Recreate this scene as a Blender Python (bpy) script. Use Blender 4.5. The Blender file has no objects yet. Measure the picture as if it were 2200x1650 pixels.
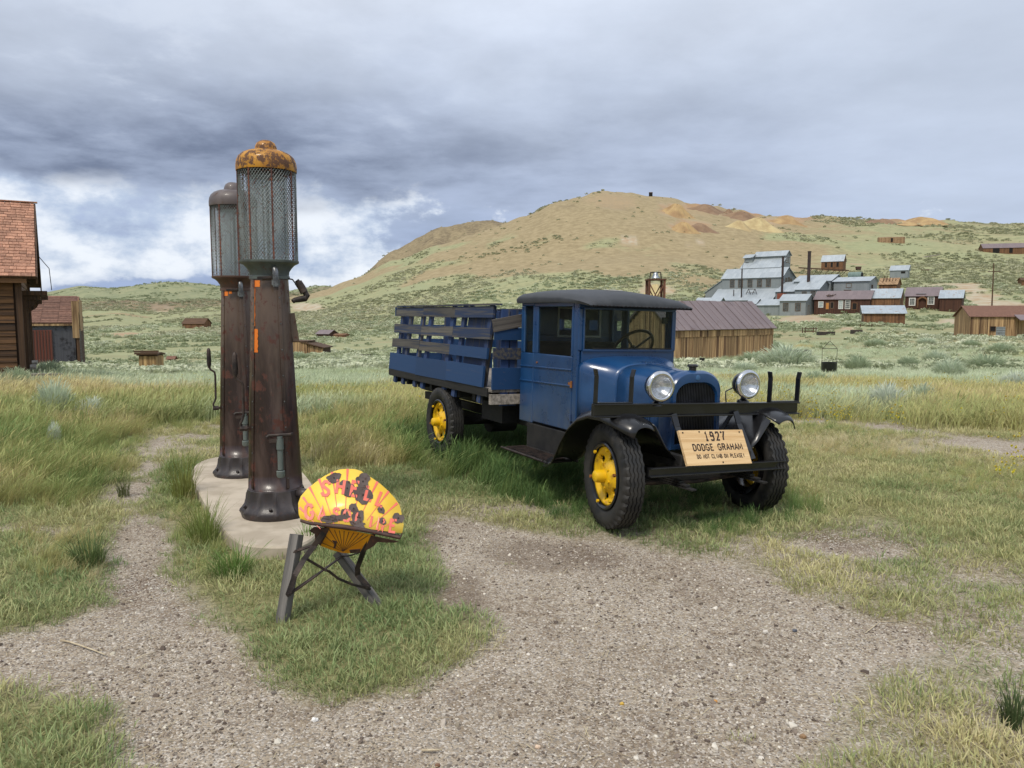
import bpy, bmesh, math, random
import numpy as np
from mathutils import Vector, Matrix, Euler
R = math.radians
sc = bpy.context.scene
COL = sc.collection

# ---------------------------------------------------------------- camera
CAM_H, FOC, PITCH = 1.7, 1650.0, math.atan(155 / 1650.0)
cam = bpy.data.cameras.new('camera')
cam.sensor_width = 36.0
cam.lens = 36.0 * FOC / 2200.0
cam.clip_start, cam.clip_end = 0.05, 12000.0
camo = bpy.data.objects.new('camera', cam)
COL.objects.link(camo)
camo.location = (0, 0, CAM_H)
camo.rotation_euler = (R(90) - PITCH, 0, 0)
sc.camera = camo

# ---------------------------------------------------------------- light
SUN_EL, SUN_AZ = R(56), R(205)         # azimuth clockwise from +Y: behind the camera, to its left
world = bpy.data.worlds.new('World')
sc.world = world
world.use_nodes = True
sun = bpy.data.lights.new('sun', 'SUN')
sun.energy, sun.angle, sun.color = 1.5, R(14), (1.0, 0.93, 0.82)
suno = bpy.data.objects.new('sun', sun)
COL.objects.link(suno)
sd = Vector((math.sin(SUN_AZ) * math.cos(SUN_EL), math.cos(SUN_AZ) * math.cos(SUN_EL), math.sin(SUN_EL)))
suno.rotation_euler = sd.to_track_quat('Z', 'Y').to_euler()
vs = sc.view_settings
vs.view_transform = 'Standard'
vs.look = 'None'
vs.exposure = 0.78
vs.gamma = 1.0
vs.use_curve_mapping = False

def lin(r, g, b):
    def f(c):
        c /= 255.0
        return c / 12.92 if c <= 0.04045 else ((c + 0.055) / 1.055) ** 2.4
    return (f(r), f(g), f(b), 1.0)

class NT:
    """small node-tree builder"""
    def __init__(s, nt):
        s.nt = nt
    def n(s, typ, **kw):
        nd = s.nt.nodes.new(typ)
        for k, v in kw.items():
            setattr(nd, k, v)
        return nd
    def l(s, a, b):
        s.nt.links.new(a, b)
    def val(s, sock, v):
        if isinstance(v, bpy.types.NodeSocket):
            s.l(v, sock)
        else:
            sock.default_value = v
    def math(s, op, a, b=0.0, c=0.0, clamp=False):
        m = s.n('ShaderNodeMath', operation=op, use_clamp=clamp)
        s.val(m.inputs[0], a); s.val(m.inputs[1], b); s.val(m.inputs[2], c)
        return m.outputs[0]
    def vmath(s, op, a, b=(0, 0, 0)):
        m = s.n('ShaderNodeVectorMath', operation=op)
        s.val(m.inputs[0], a); s.val(m.inputs[1], b)
        return m.outputs[0]
    def ss(s, x, a, b, lo=0.0, hi=1.0):
        m = s.n('ShaderNodeMapRange', interpolation_type='SMOOTHSTEP')
        s.val(m.inputs[0], x); s.val(m.inputs[1], a); s.val(m.inputs[2], b)
        s.val(m.inputs[3], lo); s.val(m.inputs[4], hi)
        return m.outputs[0]
    def noise(s, vec, scale, detail=4, rough=0.55, dist=0.0):
        t = s.n('ShaderNodeTexNoise')
        if vec is not None:
            s.l(vec, t.inputs['Vector'])
        s.val(t.inputs['Scale'], scale)
        t.inputs['Detail'].default_value = detail
        t.inputs['Roughness'].default_value = rough
        t.inputs['Distortion'].default_value = dist
        return t.outputs[0]
    def mix(s, f, a, b, blend='MIX'):
        m = s.n('ShaderNodeMix', data_type='RGBA', blend_type=blend)
        s.val(m.inputs[0], f); s.val(m.inputs[6], a); s.val(m.inputs[7], b)
        return m.outputs[2]
    def attr(s, name, typ='GEOMETRY'):
        return s.n('ShaderNodeAttribute', attribute_name=name, attribute_type=typ)

# ---------------------------------------------------------------- sky
def build_sky():
    w = NT(world.node_tree)
    world.node_tree.nodes.clear()
    out = w.n('ShaderNodeOutputWorld')
    tc = w.n('ShaderNodeTexCoord')
    d = w.vmath('NORMALIZE', tc.outputs['Generated'])
    sep = w.n('ShaderNodeSeparateXYZ'); w.l(d, sep.inputs[0])
    x, y, z = sep.outputs
    el = w.math('ARCSINE', z)
    az = w.math('ARCTAN2', x, y)
    # cloud-deck coordinates (foreshortened toward the horizon)
    zz = w.math('ADD', w.math('MAXIMUM', z, 0.0), 0.13)
    px = w.math('DIVIDE', x, zz); py = w.math('DIVIDE', y, zz)
    cb = w.n('ShaderNodeCombineXYZ'); w.l(px, cb.inputs[0]); w.l(py, cb.inputs[1])
    P = cb.outputs[0]
    nbig = w.noise(P, 0.75, 8, 0.58, 0.15)
    nmid = w.noise(P, 1.9, 9, 0.60, 0.1)
    ca = w.n('ShaderNodeCombineXYZ'); w.l(w.math('MULTIPLY', az, 1.0), ca.inputs[0]); w.l(w.math('MULTIPLY', el, 1.7), ca.inputs[1])
    A = ca.outputs[0]
    npuff = w.noise(A, 8.5, 10, 0.60, 0.0)
    nwarp = w.noise(A, 4.0, 5, 0.5)
    elw = w.math('ADD', el, w.math('MULTIPLY', w.math('SUBTRACT', nwarp, 0.5), 0.13))
    # general overcast: slate near the horizon, paler overhead
    ramp = w.n('ShaderNodeValToRGB'); w.l(w.math('DIVIDE', elw, 1.57), ramp.inputs[0])
    cr = ramp.color_ramp
    stops = [(0.0, (138, 157, 194)), (0.035, (150, 166, 198)), (0.085, (163, 175, 200)), (0.12, (170, 181, 203)),
             (0.17, (182, 192, 210)), (0.24, (206, 214, 228)), (0.45, (220, 226, 236)), (1.0, (224, 229, 238))]
    while len(cr.elements) < len(stops):
        cr.elements.new(0.5)
    for e, (p, c) in zip(cr.elements, stops):
        e.position = p; e.color = lin(*c)
    col = ramp.outputs[0]
    # soft mottling of the deck
    mot = w.ss(nbig, 0.32, 0.68, 0.86, 1.10)
    mot2 = w.ss(nmid, 0.30, 0.70, 0.92, 1.06)
    mm = w.math('MULTIPLY', mot, mot2)
    cm = w.n('ShaderNodeCombineXYZ')
    for i in range(3):
        w.l(mm, cm.inputs[i])
    col = w.mix(1.0, col, cm.outputs[0], 'MULTIPLY')
    # thinner, paler deck toward the right
    col = w.mix(w.ss(w.math('ADD', az, w.math('MULTIPLY', w.math('SUBTRACT', nbig, 0.5), 0.8)), -0.05, 0.6, 0.0, 0.5), col, lin(196, 206, 222))
    # bright cumulus bank low on the left, broken further right
    low = w.math('MULTIPLY', w.ss(elw, 0.015, 0.055), w.ss(elw, 0.130, 0.19, 1.0, 0.0))
    azl = w.ss(az, -0.26, 0.10, 1.0, 0.0)
    thr = w.math('SUBTRACT', 0.72, w.math('MULTIPLY', w.math('MULTIPLY', low, w.math('ADD', w.math('MULTIPLY', azl, 0.75), 0.25)), 0.33))
    puff = w.ss(w.math('SUBTRACT', npuff, thr), -0.035, 0.07)
    puff = w.math('MULTIPLY', puff, low)
    pc = w.mix(w.ss(npuff, 0.42, 0.60), lin(176, 190, 212), lin(228, 233, 240))
    col = w.mix(w.math('MULTIPLY', puff, 0.93), col, pc)
    # heavy dark rain cloud on the left above the bank
    band = w.math('MULTIPLY', w.ss(elw, 0.125, 0.16), w.ss(elw, 0.175, 0.30, 1.0, 0.0))
    azd = w.ss(w.math('ADD', az, w.math('MULTIPLY', w.math('SUBTRACT', nbig, 0.5), 0.7)), -0.42, 0.30, 1.0, 0.0)
    dk = w.math('MULTIPLY', w.math('MULTIPLY', band, azd), w.ss(nmid, 0.15, 0.65, 1.0, 0.72))
    dcol = w.mix(w.ss(nmid, 0.36, 0.64), lin(92, 102, 126), lin(132, 143, 166))
    col = w.mix(w.math('MULTIPLY', dk, 0.97), col, dcol)
    # wisps of lighter vapour high on the left
    wis = w.math('MULTIPLY', w.ss(nmid, 0.52, 0.66), w.math('MULTIPLY', w.ss(el, 0.17, 0.25), w.ss(az, 0.15, -0.4)))
    col = w.mix(w.math('MULTIPLY', wis, 0.55), col, lin(203, 211, 224))
    sky = w.n('ShaderNodeTexSky', sky_type='NISHITA')
    sky.sun_disc = False
    sky.sun_elevation = SUN_EL
    sky.sun_rotation = SUN_AZ
    bs = w.n('ShaderNodeBackground'); w.l(sky.outputs[0], bs.inputs[0]); bs.inputs[1].default_value = 0.08
    bc = w.n('ShaderNodeBackground'); w.l(col, bc.inputs[0]); bc.inputs[1].default_value = SKY_GAIN
    mx = w.n('ShaderNodeMixShader'); mx.inputs[0].default_value = 0.94
    w.l(bs.outputs[0], mx.inputs[1]); w.l(bc.outputs[0], mx.inputs[2])
    w.l(mx.outputs[0], out.inputs[0])
SKY_GAIN = 0.70
build_sky()

# ---------------------------------------------------------------- survey helpers (photo pixel + distance -> place)
CP, SP = math.cos(PITCH), math.sin(PITCH)
def ray(px, py):
    u = (px - 1100) / FOC; v = (825 - py) / FOC
    return Vector((u, CP + v * SP, -SP + v * CP))
def at(px, py, D):
    """point seen at (px,py) whose depth (world Y) is D"""
    r = ray(px, py)
    return Vector((0, 0, CAM_H)) + r * (D / r.y)
def gpt(px, py, z=0.0):
    r = ray(px, py)
    return Vector((0, 0, CAM_H)) + r * ((z - CAM_H) / r.z)

# ---------------------------------------------------------------- numpy noise
def _hash(ix, iy, seed):
    h = (ix.astype(np.int64) * 374761393 + iy.astype(np.int64) * 668265263 + seed * 982451653) & 0xFFFFFFFF
    h = ((h ^ (h >> 13)) * 1274126177) & 0xFFFFFFFF
    h = h ^ (h >> 16)
    return (h & 0xFFFFFF) / float(0xFFFFFF)
def vnoise(x, y, seed=0):
    x = np.asarray(x, float); y = np.asarray(y, float)
    ix = np.floor(x); iy = np.floor(y); fx_ = x - ix; fy_ = y - iy
    fx_ = fx_ * fx_ * (3 - 2 * fx_); fy_ = fy_ * fy_ * (3 - 2 * fy_)
    a = _hash(ix, iy, seed); b = _hash(ix + 1, iy, seed); c = _hash(ix, iy + 1, seed); d = _hash(ix + 1, iy + 1, seed)
    return (a * (1 - fx_) + b * fx_) * (1 - fy_) + (c * (1 - fx_) + d * fx_) * fy_
def fbm(x, y, seed=0, oct=4):
    s = 0; a = 0.5; t = 0
    for i in range(oct):
        s = s + a * vnoise(x * 2 ** i + 17.3 * i, y * 2 ** i - 9.1 * i, seed + i); t += a; a *= 0.5
    return s / t
def sstep(x, a, b):
    t = np.clip((np.asarray(x, float) - a) / (b - a), 0, 1)
    return t * t * (3 - 2 * t)

# ---------------------------------------------------------------- mesh helpers
class MB:
    """collects shapes; build() links them as one mesh object"""
    def __init__(s):
        s.v = []; s.f = []
    def add(s, vs_, fs, M=None):
        o = len(s.v)
        s.v += [tuple(M @ Vector(p)) if M is not None else tuple(p) for p in vs_]
        s.f += [tuple(i + o for i in f) for f in fs]
        return s
    def box(s, x0, x1, y0, y1, z0, z1, M=None):
        return s.add([(x0, y0, z0), (x1, y0, z0), (x1, y1, z0), (x0, y1, z0), (x0, y0, z1), (x1, y0, z1), (x1, y1, z1), (x0, y1, z1)],
                     [(3, 2, 1, 0), (4, 5, 6, 7), (0, 1, 5, 4), (1, 2, 6, 5), (2, 3, 7, 6), (3, 0, 4, 7)], M)
    def cyl(s, p0, p1, r0, r1=None, n=12, cap=True):
        p0 = Vector(p0); p1 = Vector(p1); r1 = r0 if r1 is None else r1
        q = (p1 - p0).to_track_quat('Z', 'Y')
        vs_ = []
        for p, r in ((p0, r0), (p1, r1)):
            for i in range(n):
                a = 2 * math.pi * i / n
                vs_.append(p + q @ Vector((r * math.cos(a), r * math.sin(a), 0)))
        fs = [(i, (i + 1) % n, n + (i + 1) % n, n + i) for i in range(n)]
        if cap:
            fs += [tuple(range(n - 1, -1, -1)), tuple(range(n, 2 * n))]
        return s.add(vs_, fs)
    def tube(s, pts, r, n=8):
        pts = [Vector(p) for p in pts]
        rs = r if isinstance(r, (list, tuple)) else [r] * len(pts)
        vs_ = []; up = Vector((0.13, 0.21, 1)).normalized()
        for i, p in enumerate(pts):
            t = (pts[min(i + 1, len(pts) - 1)] - pts[max(i - 1, 0)]).normalized()
            a = t.cross(up)
            if a.length < 0.1:
                a = t.cross(Vector((1, 0.1, 0)))
            a.normalize(); b = t.cross(a); up = -b if up.dot(-b) > 0 else b
            a = t.cross(up).normalized(); b = up
            for k in range(n):
                an = 2 * math.pi * k / n
                vs_.append(p + (a * math.cos(an) + b * math.sin(an)) * rs[i])
        fs = []
        for i in range(len(pts) - 1):
            for k in range(n):
                fs.append((i * n + k, i * n + (k + 1) % n, (i + 1) * n + (k + 1) % n, (i + 1) * n + k))
        fs += [tuple(range(n - 1, -1, -1)), tuple(range((len(pts) - 1) * n, len(pts) * n))]
        return s.add(vs_, fs)
    def bar(s, p0, p1, w, t, side=(0, 0, 1)):
        """flat bar of width w (along side) and thickness t"""
        p0 = Vector(p0); p1 = Vector(p1); d = (p1 - p0).normalized(); sd_ = Vector(side)
        sd_ = (sd_ - d * sd_.dot(d)).normalized(); n_ = d.cross(sd_)
        vs_ = []
        for p in (p0, p1):
            for a, b in ((-1, -1), (1, -1), (1, 1), (-1, 1)):
                vs_.append(p + sd_ * (a * w / 2) + n_ * (b * t / 2))
        return s.add(vs_, [(3, 2, 1, 0), (4, 5, 6, 7), (0, 1, 5, 4), (1, 2, 6, 5), (2, 3, 7, 6), (3, 0, 4, 7)])
    def lathe(s, prof, n=32, M=None, fn=None):
        """prof: (r, z); optional fn(r,z,ang)->(r,z)"""
        vs_ = []
        for r, z in prof:
            for i in range(n):
                a = 2 * math.pi * i / n
                rr, z2 = fn(r, z, a) if fn else (r, z)
                vs_.append((rr * math.cos(a), rr * math.sin(a), z2))
        fs = []
        for j in range(len(prof) - 1):
            for i in range(n):
                fs.append((j * n + i, j * n + (i + 1) % n, (j + 1) * n + (i + 1) % n, (j + 1) * n + i))
        return s.add(vs_, fs, M)
    def prism(s, poly, y0, y1, M=None):
        """poly in (x,z), extruded along y"""
        n = len(poly)
        vs_ = [(p[0], y0, p[1]) for p in poly] + [(p[0], y1, p[1]) for p in poly]
        fs = [(i, (i + 1) % n, n + (i + 1) % n, n + i) for i in range(n)]
        fs += [tuple(range(n - 1, -1, -1)), tuple(range(n, 2 * n))]
        return s.add(vs_, fs, M)
    def loft(s, secs, closed=False, caps=False):
        n = len(secs[0]); vs_ = [p for q in secs for p in q]; fs = []
        m = n if closed else n - 1
        for j in range(len(secs) - 1):
            for i in range(m):
                fs.append((j * n + i, j * n + (i + 1) % n, (j + 1) * n + (i + 1) % n, (j + 1) * n + i))
        if caps:
            fs += [tuple(range(n - 1, -1, -1)), tuple(range((len(secs) - 1) * n, len(secs) * n))]
        return s.add(vs_, fs)
    def mesh(s, name):
        me = bpy.data.meshes.new(name)
        me.from_pydata([tuple(p) for p in s.v], [], s.f)
        me.update()
        return me
    def build(s, name, mat=None, parent=None, bevel=0.0, smooth=False, seg=2, solid=0.0, fixn=True):
        me = s.mesh(name)
        if fixn:
            bm = bmesh.new(); bm.from_mesh(me)
            bmesh.ops.recalc_face_normals(bm, faces=bm.faces)
            bm.to_mesh(me); bm.free()
        o = link(name, me, mat, parent)
        if smooth:
            for p in me.polygons:
                p.use_smooth = True
            if smooth != 'all':
                try:
                    me.set_sharp_from_angle(angle=R(38 if smooth is True else smooth))
                except Exception:
                    pass
        if solid:
            m = o.modifiers.new('solid', 'SOLIDIFY'); m.thickness = solid; m.offset = 0
        if bevel:
            m = o.modifiers.new('bevel', 'BEVEL'); m.width = bevel; m.segments = seg; m.limit_method = 'ANGLE'; m.angle_limit = R(40)
            m.harden_normals = False
        return o
def link(name, me, mat=None, parent=None):
    o = bpy.data.objects.new(name, me)
    if mat is not None and me is not None and not me.materials:
        me.materials.append(mat)
    COL.objects.link(o)
    if parent is not None:
        o.parent = parent
    return o
def thing(name, label, cat, loc=(0, 0, 0), mat=None, group=None):
    o = bpy.data.objects.new(name, None)
    o.empty_display_size = 0.2
    COL.objects.link(o)
    if mat is not None:
        o.matrix_world = mat
    else:
        o.location = loc
    o['label'] = label; o['category'] = cat
    if group:
        o['group'] = group
    return o
def tag(o, label, cat=None, group=None, kind=None):
    o['label'] = label
    if cat:
        o['category'] = cat
    if group:
        o['group'] = group
    if kind:
        o['kind'] = kind
    return o
def frame(org, ex, ez=(0, 0, 1)):
    ex = Vector(ex).normalized(); ez = Vector(ez).normalized()
    ey = ez.cross(ex).normalized(); ez = ex.cross(ey)
    return Matrix(((ex.x, ey.x, ez.x, org[0]), (ex.y, ey.y, ez.y, org[1]), (ex.z, ey.z, ez.z, org[2]), (0, 0, 0, 1)))
UNIT = MB().box(-.5, .5, -.5, .5, -.5, .5).mesh('plank')
def unit_mesh(mat, name='plank', cache={}):
    k = (mat.name, name)
    if k not in cache:
        me = UNIT.copy(); me.name = name; me.materials.append(mat); cache[k] = me
    return cache[k]
def piece(name, mat, parent, c, size, rot=(0, 0, 0)):
    """one plank/shingle/slat: shared unit mesh scaled into place (local to parent)"""
    o = bpy.data.objects.new(name, unit_mesh(mat, name))
    COL.objects.link(o)
    o.parent = parent; o.location = c; o.scale = size; o.rotation_euler = rot
    return o

# ---------------------------------------------------------------- materials
def new_mat(name):
    m = bpy.data.materials.new(name); m.use_nodes = True
    nt = m.node_tree; nt.nodes.clear()
    w = NT(nt); out = w.n('ShaderNodeOutputMaterial'); b = w.n('ShaderNodeBsdfPrincipled')
    w.l(b.outputs[0], out.inputs[0])
    return m, w, b
def bump(w, b, h, strength, dist=0.01):
    n_ = w.n('ShaderNodeBump'); n_.inputs['Strength'].default_value = strength; n_.inputs['Distance'].default_value = dist
    w.l(h, n_.inputs['Height']); w.l(n_.outputs[0], b.inputs['Normal'])
def coords(w, kind='Object', scale=(1, 1, 1), rand=False):
    tc = w.n('ShaderNodeTexCoord'); mp = w.n('ShaderNodeMapping')
    mp.inputs['Scale'].default_value = scale
    v = tc.outputs[kind]
    if kind == 'World':
        v = w.n('ShaderNodeNewGeometry').outputs['Position']
    w.l(v, mp.inputs[0])
    if rand:
        oi = w.n('ShaderNodeObjectInfo')
        c = w.n('ShaderNodeCombineXYZ'); r_ = w.math('MULTIPLY', oi.outputs['Random'], 57.0)
        for i in range(3):
            w.l(r_, c.inputs[i])
        w.l(c.outputs[0], mp.inputs['Location'])
    return mp.outputs[0]
def simple(name, c1, c2=None, rough=0.5, metal=0.0, scale=6.0, bumps=0.0, coat=0.0, rv=0.12, thr=(0.35, 0.65), detail=6):
    m, w, b = new_mat(name)
    v = coords(w)
    n_ = w.noise(v, scale, detail, 0.6)
    if c2 is not None:
        w.l(w.mix(w.ss(n_, *thr), c1, c2), b.inputs['Base Color'])
    else:
        b.inputs['Base Color'].default_value = c1
    w.l(w.math('ADD', rough - rv / 2, w.math('MULTIPLY', n_, rv)), b.inputs['Roughness'])
    b.inputs['Metallic'].default_value = metal
    b.inputs['Coat Weight'].default_value = coat
    b.inputs['Coat Roughness'].default_value = 0.15
    if bumps:
        bump(w, b, w.noise(v, scale * 6, 4), bumps, 0.004)
    return m
def wood(name, c_lo, c_hi, grain_axis=0, rough=0.85, var=0.5, paint=None, wear=0.5, gs=1.0, dark=None):
    """weathered boards: grain along one WORLD-metre axis of the part's parent, brightness differs from board to board"""
    m, w, b = new_mat(name)
    tc = w.n('ShaderNodeTexCoord'); oi = w.n('ShaderNodeObjectInfo')
    geo = w.n('ShaderNodeNewGeometry')
    # position in metres, moved by the board's own random number
    tr = w.n('ShaderNodeVectorTransform', vector_type='VECTOR', convert_from='OBJECT', convert_to='WORLD')
    w.l(tc.outputs['Object'], tr.inputs[0])
    ax = {0: (1, 0, 0), 1: (0, 1, 0), 2: (0, 0, 1)}[grain_axis]
    # object-space position scaled to metres: length of each object axis in world
    sc_ = []
    for i in range(3):
        e = [0, 0, 0]; e[i] = 1
        t2 = w.n('ShaderNodeVectorTransform', vector_type='VECTOR', convert_from='OBJECT', convert_to='WORLD')
        t2.inputs[0].default_value = e
        ln = w.n('ShaderNodeVectorMath', operation='LENGTH'); w.l(t2.outputs[0], ln.inputs[0]); sc_.append(ln.outputs['Value'])
    cs = w.n('ShaderNodeCombineXYZ')
    for i in range(3):
        w.l(w.math('MULTIPLY', sc_[i], (0.9 if i == grain_axis else 26.0) * gs), cs.inputs[i])
    pos = w.vmath('MULTIPLY', tc.outputs['Object'], cs.outputs[0])
    rv_ = w.n('ShaderNodeCombineXYZ')
    for i, k in enumerate((91.0, 57.0, 33.0)):
        w.l(w.math('MULTIPLY', oi.outputs['Random'], k), rv_.inputs[i])
    pos = w.vmath('ADD', pos, rv_.outputs[0])
    g = w.noise(pos, 1.0, 5, 0.65, 0.3)
    blot = w.noise(w.vmath('ADD', w.vmath('MULTIPLY', tc.outputs['Object'], w.vmath('MULTIPLY', cs.outputs[0], (.12, .12, .12))), rv_.outputs[0]), 1.0, 4, 0.6)
    col = w.mix(w.ss(g, 0.32, 0.68), c_lo, c_hi)
    if dark is not None:
        col = w.mix(w.ss(blot, 0.5, 0.68), col, dark)
    if paint is not None:
        f = w.ss(w.math('ADD', w.math('MULTIPLY', g, 0.6), w.math('MULTIPLY', blot, 0.4)), 1.0 - wear - 0.06, 1.0 - wear + 0.06)
        col = w.mix(f, paint, col)
    v1 = w.math('ADD', 1.0 - var / 2, w.math('MULTIPLY', oi.outputs['Random'], var))
    hsv = w.n('ShaderNodeHueSaturation'); w.l(col, hsv.inputs['Color']); w.l(v1, hsv.inputs['Value'])
    w.l(hsv.outputs[0], b.inputs['Base Color'])
    b.inputs['Roughness'].default_value = rough
    bump(w, b, g, 0.35, 0.004)
    return m
# ================================================================ terrain
# survey columns: photo column -> [(distance, 'z' height)] or [(distance, photo row)] (rows > 300 are rows)
TAB = {
 -700: [(12, 0.0), (20, -.15), (40, -1.0), (60, -2.2), (120, -4.5), (300, 705), (600, 680), (1200, 645), (1700, 634), (2600, 650)],
 -100: [(12, 0.0), (20, -.15), (40, -1.1), (60, -2.6), (120, -5), (300, 705), (600, 680), (1200, 642), (1700, 630), (2600, 650)],
 100: [(12, 0.0), (20, -.15), (40, -1.1), (60, -2.6), (110, -4.6), (200, 724), (350, 700), (700, 668), (1200, 642), (1650, 629), (2600, 650)],
 180: [(12, 0.0), (20, -.2), (40, -1.15), (60, -2.7), (110, -4.6), (200, 724), (350, 698), (700, 665), (1200, 637), (1600, 616), (2600, 650)],
 250: [(12, 0.0), (20, -.3), (40, -1.3), (60, -2.7), (110, -4.7), (200, 723), (300, 702), (700, 662), (1200, 640), (1600, 623), (2600, 650)],
 330: [(12, 0.0), (20, -.35), (40, -1.4), (60, -2.75), (110, -4.7), (200, 722), (260, 704), (420, 690), (700, 668), (1150, 640), (1600, 620), (2600, 650)],
 430: [(12, 0.0), (20, -.35), (40, -1.4), (60, -2.6), (110, -4.6), (200, 723), (260, 704), (420, 684), (700, 660), (1150, 640), (1650, 619), (2600, 650)],
 560: [(12, 0.0), (20, -.35), (40, -1.3), (80, -2.9), (200, 727), (270, 706), (420, 678), (650, 652), (900, 648), (1700, 623), (2600, 650)],
 640: [(12, 0.0), (20, -.35), (40, -1.3), (80, -2.85), (200, 727), (270, 706), (420, 672), (560, 640), (760, 655), (1700, 625), (2600, 650)],
 700: [(12, 0.0), (20, -.35), (40, -1.3), (80, -2.7), (200, 724), (270, 702), (420, 660), (560, 624), (700, 650), (1700, 628), (2600, 650)],
 760: [(12, 0.0), (20, -.35), (45, -1.4), (80, -2.6), (200, 720), (270, 698), (420, 644), (560, 600), (700, 625), (900, 604), (1200, 660)],
 850: [(12, 0.0), (20, -.35), (45, -1.4), (80, -2.4), (200, 716), (270, 690), (420, 618), (565, 561), (700, 590), (900, 537), (1200, 640)],
 950: [(12, 0.0), (20, -.35), (45, -1.4), (80, -2.3), (200, 712), (270, 680), (400, 605), (570, 523), (690, 560), (900, 487), (1200, 620)],
 1050: [(12, 0.0), (20, -.35), (45, -1.4), (80, -2.2), (200, 708), (270, 672), (400, 590), (580, 491), (690, 530), (900, 478), (1200, 620)],
 1120: [(12, 0.0), (20, -.35), (45, -1.4), (80, -2.1), (200, 704), (270, 664), (400, 575), (590, 466), (700, 500), (900, 492), (1200, 600)],
 1200: [(12, 0.0), (20, -.35), (45, -1.4), (80, -2.0), (200, 700), (270, 655), (400, 560), (600, 428), (760, 500), (1200, 600)],
 1290: [(12, 0.0), (20, -.35), (45, -1.45), (80, -1.9), (200, 695), (270, 645), (400, 548), (620, 409), (760, 470), (1200, 600)],
 1400: [(12, 0.0), (20, -.35), (45, -1.45), (80, -1.7), (200, 690), (270, 640), (400, 545), (630, 419), (760, 470), (1200, 600)],
 1480: [(12, 0.0), (20, -.35), (45, -1.45), (80, -1.5), (200, 686), (270, 638), (400, 548), (640, 437), (760, 470), (1200, 600)],
 1560: [(12, 0.0), (20, -.35), (45, -1.45), (80, -1.3), (130, -.9), (195, 680), (240, 650), (300, 618), (400, 552), (640, 450), (760, 490), (1200, 600)],
 1650: [(12, 0.0), (20, -.35), (50, -1.5), (80, -1.2), (130, -.8), (195, 678), (240, 645), (300, 610), (400, 560), (650, 465), (800, 500), (1200, 600)],
 1740: [(12, 0.0), (20, -.35), (50, -1.45), (80, -1.0), (130, -.6), (185, 678), (215, 660), (250, 628), (300, 603), (400, 560), (680, 470), (800, 500), (1200, 600)],
 1850: [(12, 0.0), (20, -.35), (50, -1.4), (75, -.9), (130, -.45), (170, 682), (190, 666), (230, 642), (300, 606), (400, 565), (700, 472), (800, 500), (1200, 600)],
 1990: [(12, 0.0), (20, -.35), (50, -1.35), (75, -.8), (130, -.45), (170, 680), (190, 664), (230, 645), (300, 603), (400, 562), (720, 474), (850, 500), (1200, 600)],
 2060: [(12, 0.0), (20, -.35), (50, -1.3), (75, -.7), (130, -.4), (170, 680), (190, 664), (230, 642), (300, 600), (400, 562), (730, 480), (850, 500), (1200, 600)],
 2200: [(12, 0.0), (20, -.35), (50, -1.2), (75, -.66), (130, -.3), (190, 668), (230, 640), (300, 600), (400, 562), (750, 481), (850, 500), (1200, 600)],
 2700: [(12, 0.0), (20, -.3), (50, -1.0), (75, -.5), (130, -.1), (190, 668), (230, 640), (300, 605), (400, 570), (750, 490), (900, 510), (1200, 600)],
}
_RG = np.concatenate([np.arange(0, 20, .5), np.geomspace(20, 4000, 400)])
def _column(px, knots):
    t = (px - 1100) / FOC; k = math.sqrt(1 + t * t)
    rs, zs = [0.0], [0.0]
    for D, v in knots:
        z = at(px, v, D).z if v > 300 else v
        rs.append(D * k); zs.append(z)
    rs.append(4000.0); zs.append(zs[-1] * 0.6)
    # smooth interpolation in log distance
    lr = np.log(np.array(rs) + 6.0)
    g = np.log(_RG + 6.0)
    z = np.interp(g, lr, zs)
    ker = np.ones(9) / 9.0
    zp = np.pad(z, 4, mode='edge')
    sm = np.convolve(zp, ker, mode='valid')
    return np.where(_RG < 9, 0.0, 0.5 * z + 0.5 * sm)
_PX = sorted(TAB)
_AZ = np.array([math.atan((p - 1100) / FOC) for p in _PX])
_Z = np.array([_column(p, TAB[p]) for p in _PX])
_flat = np.interp(np.log(_RG + 6), np.log(np.array([0, 12, 60, 200, 600, 1500, 4000]) + 6.0), [0, 0, -.6, -1, 15, 60, 40])
_AZ = np.concatenate([[-math.pi, -1.2], _AZ, [1.2, math.pi]])
_Z = np.vstack([_flat, _flat, _Z, _flat, _flat])
def smooth_height(X, Y):
    X = np.asarray(X, float); Y = np.asarray(Y, float)
    az = np.arctan2(X, Y); r = np.hypot(X, Y)
    j = np.clip(np.searchsorted(_AZ, az) - 1, 0, len(_AZ) - 2)
    f = (az - _AZ[j]) / (_AZ[j + 1] - _AZ[j]); f = f * f * (3 - 2 * f) * 0.6 + f * 0.4
    ri = np.interp(r, _RG, np.arange(len(_RG)))
    i = np.clip(ri.astype(int), 0, len(_RG) - 2); fr = ri - i
    za = _Z[j, i] * (1 - fr) + _Z[j, i + 1] * fr
    zb = _Z[j + 1, i] * (1 - fr) + _Z[j + 1, i + 1] * fr
    return za * (1 - f) + zb * f
def height(X, Y):
    X = np.asarray(X, float); Y = np.asarray(Y, float)
    r = np.hypot(X, Y)
    z = smooth_height(X, Y)
    z = z + (fbm(X / 1.7, Y / 1.7, 3, 3) - .5) * .05 * sstep(r, 2, 9)
    z = z + (fbm(X / 9, Y / 9, 5, 3) - .5) * .35 * sstep(r, 18, 60)
    z = z + (fbm(X / 40, Y / 40, 7, 4) - .5) * 3.2 * sstep(r, 230, 420)
    z = z + (fbm(X / 210, Y / 210, 9, 4) - .5) * 44 * sstep(r, 620, 1200)
    hm = sstep(r, 520, 640) * sstep(r, 1000, 900)
    z = z + np.abs(fbm(X / 22, Y / 22, 13, 4) - .5) * 9 * hm
    return z
def hz(x, y):
    return float(height(np.array([x]), np.array([y]))[0])

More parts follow.
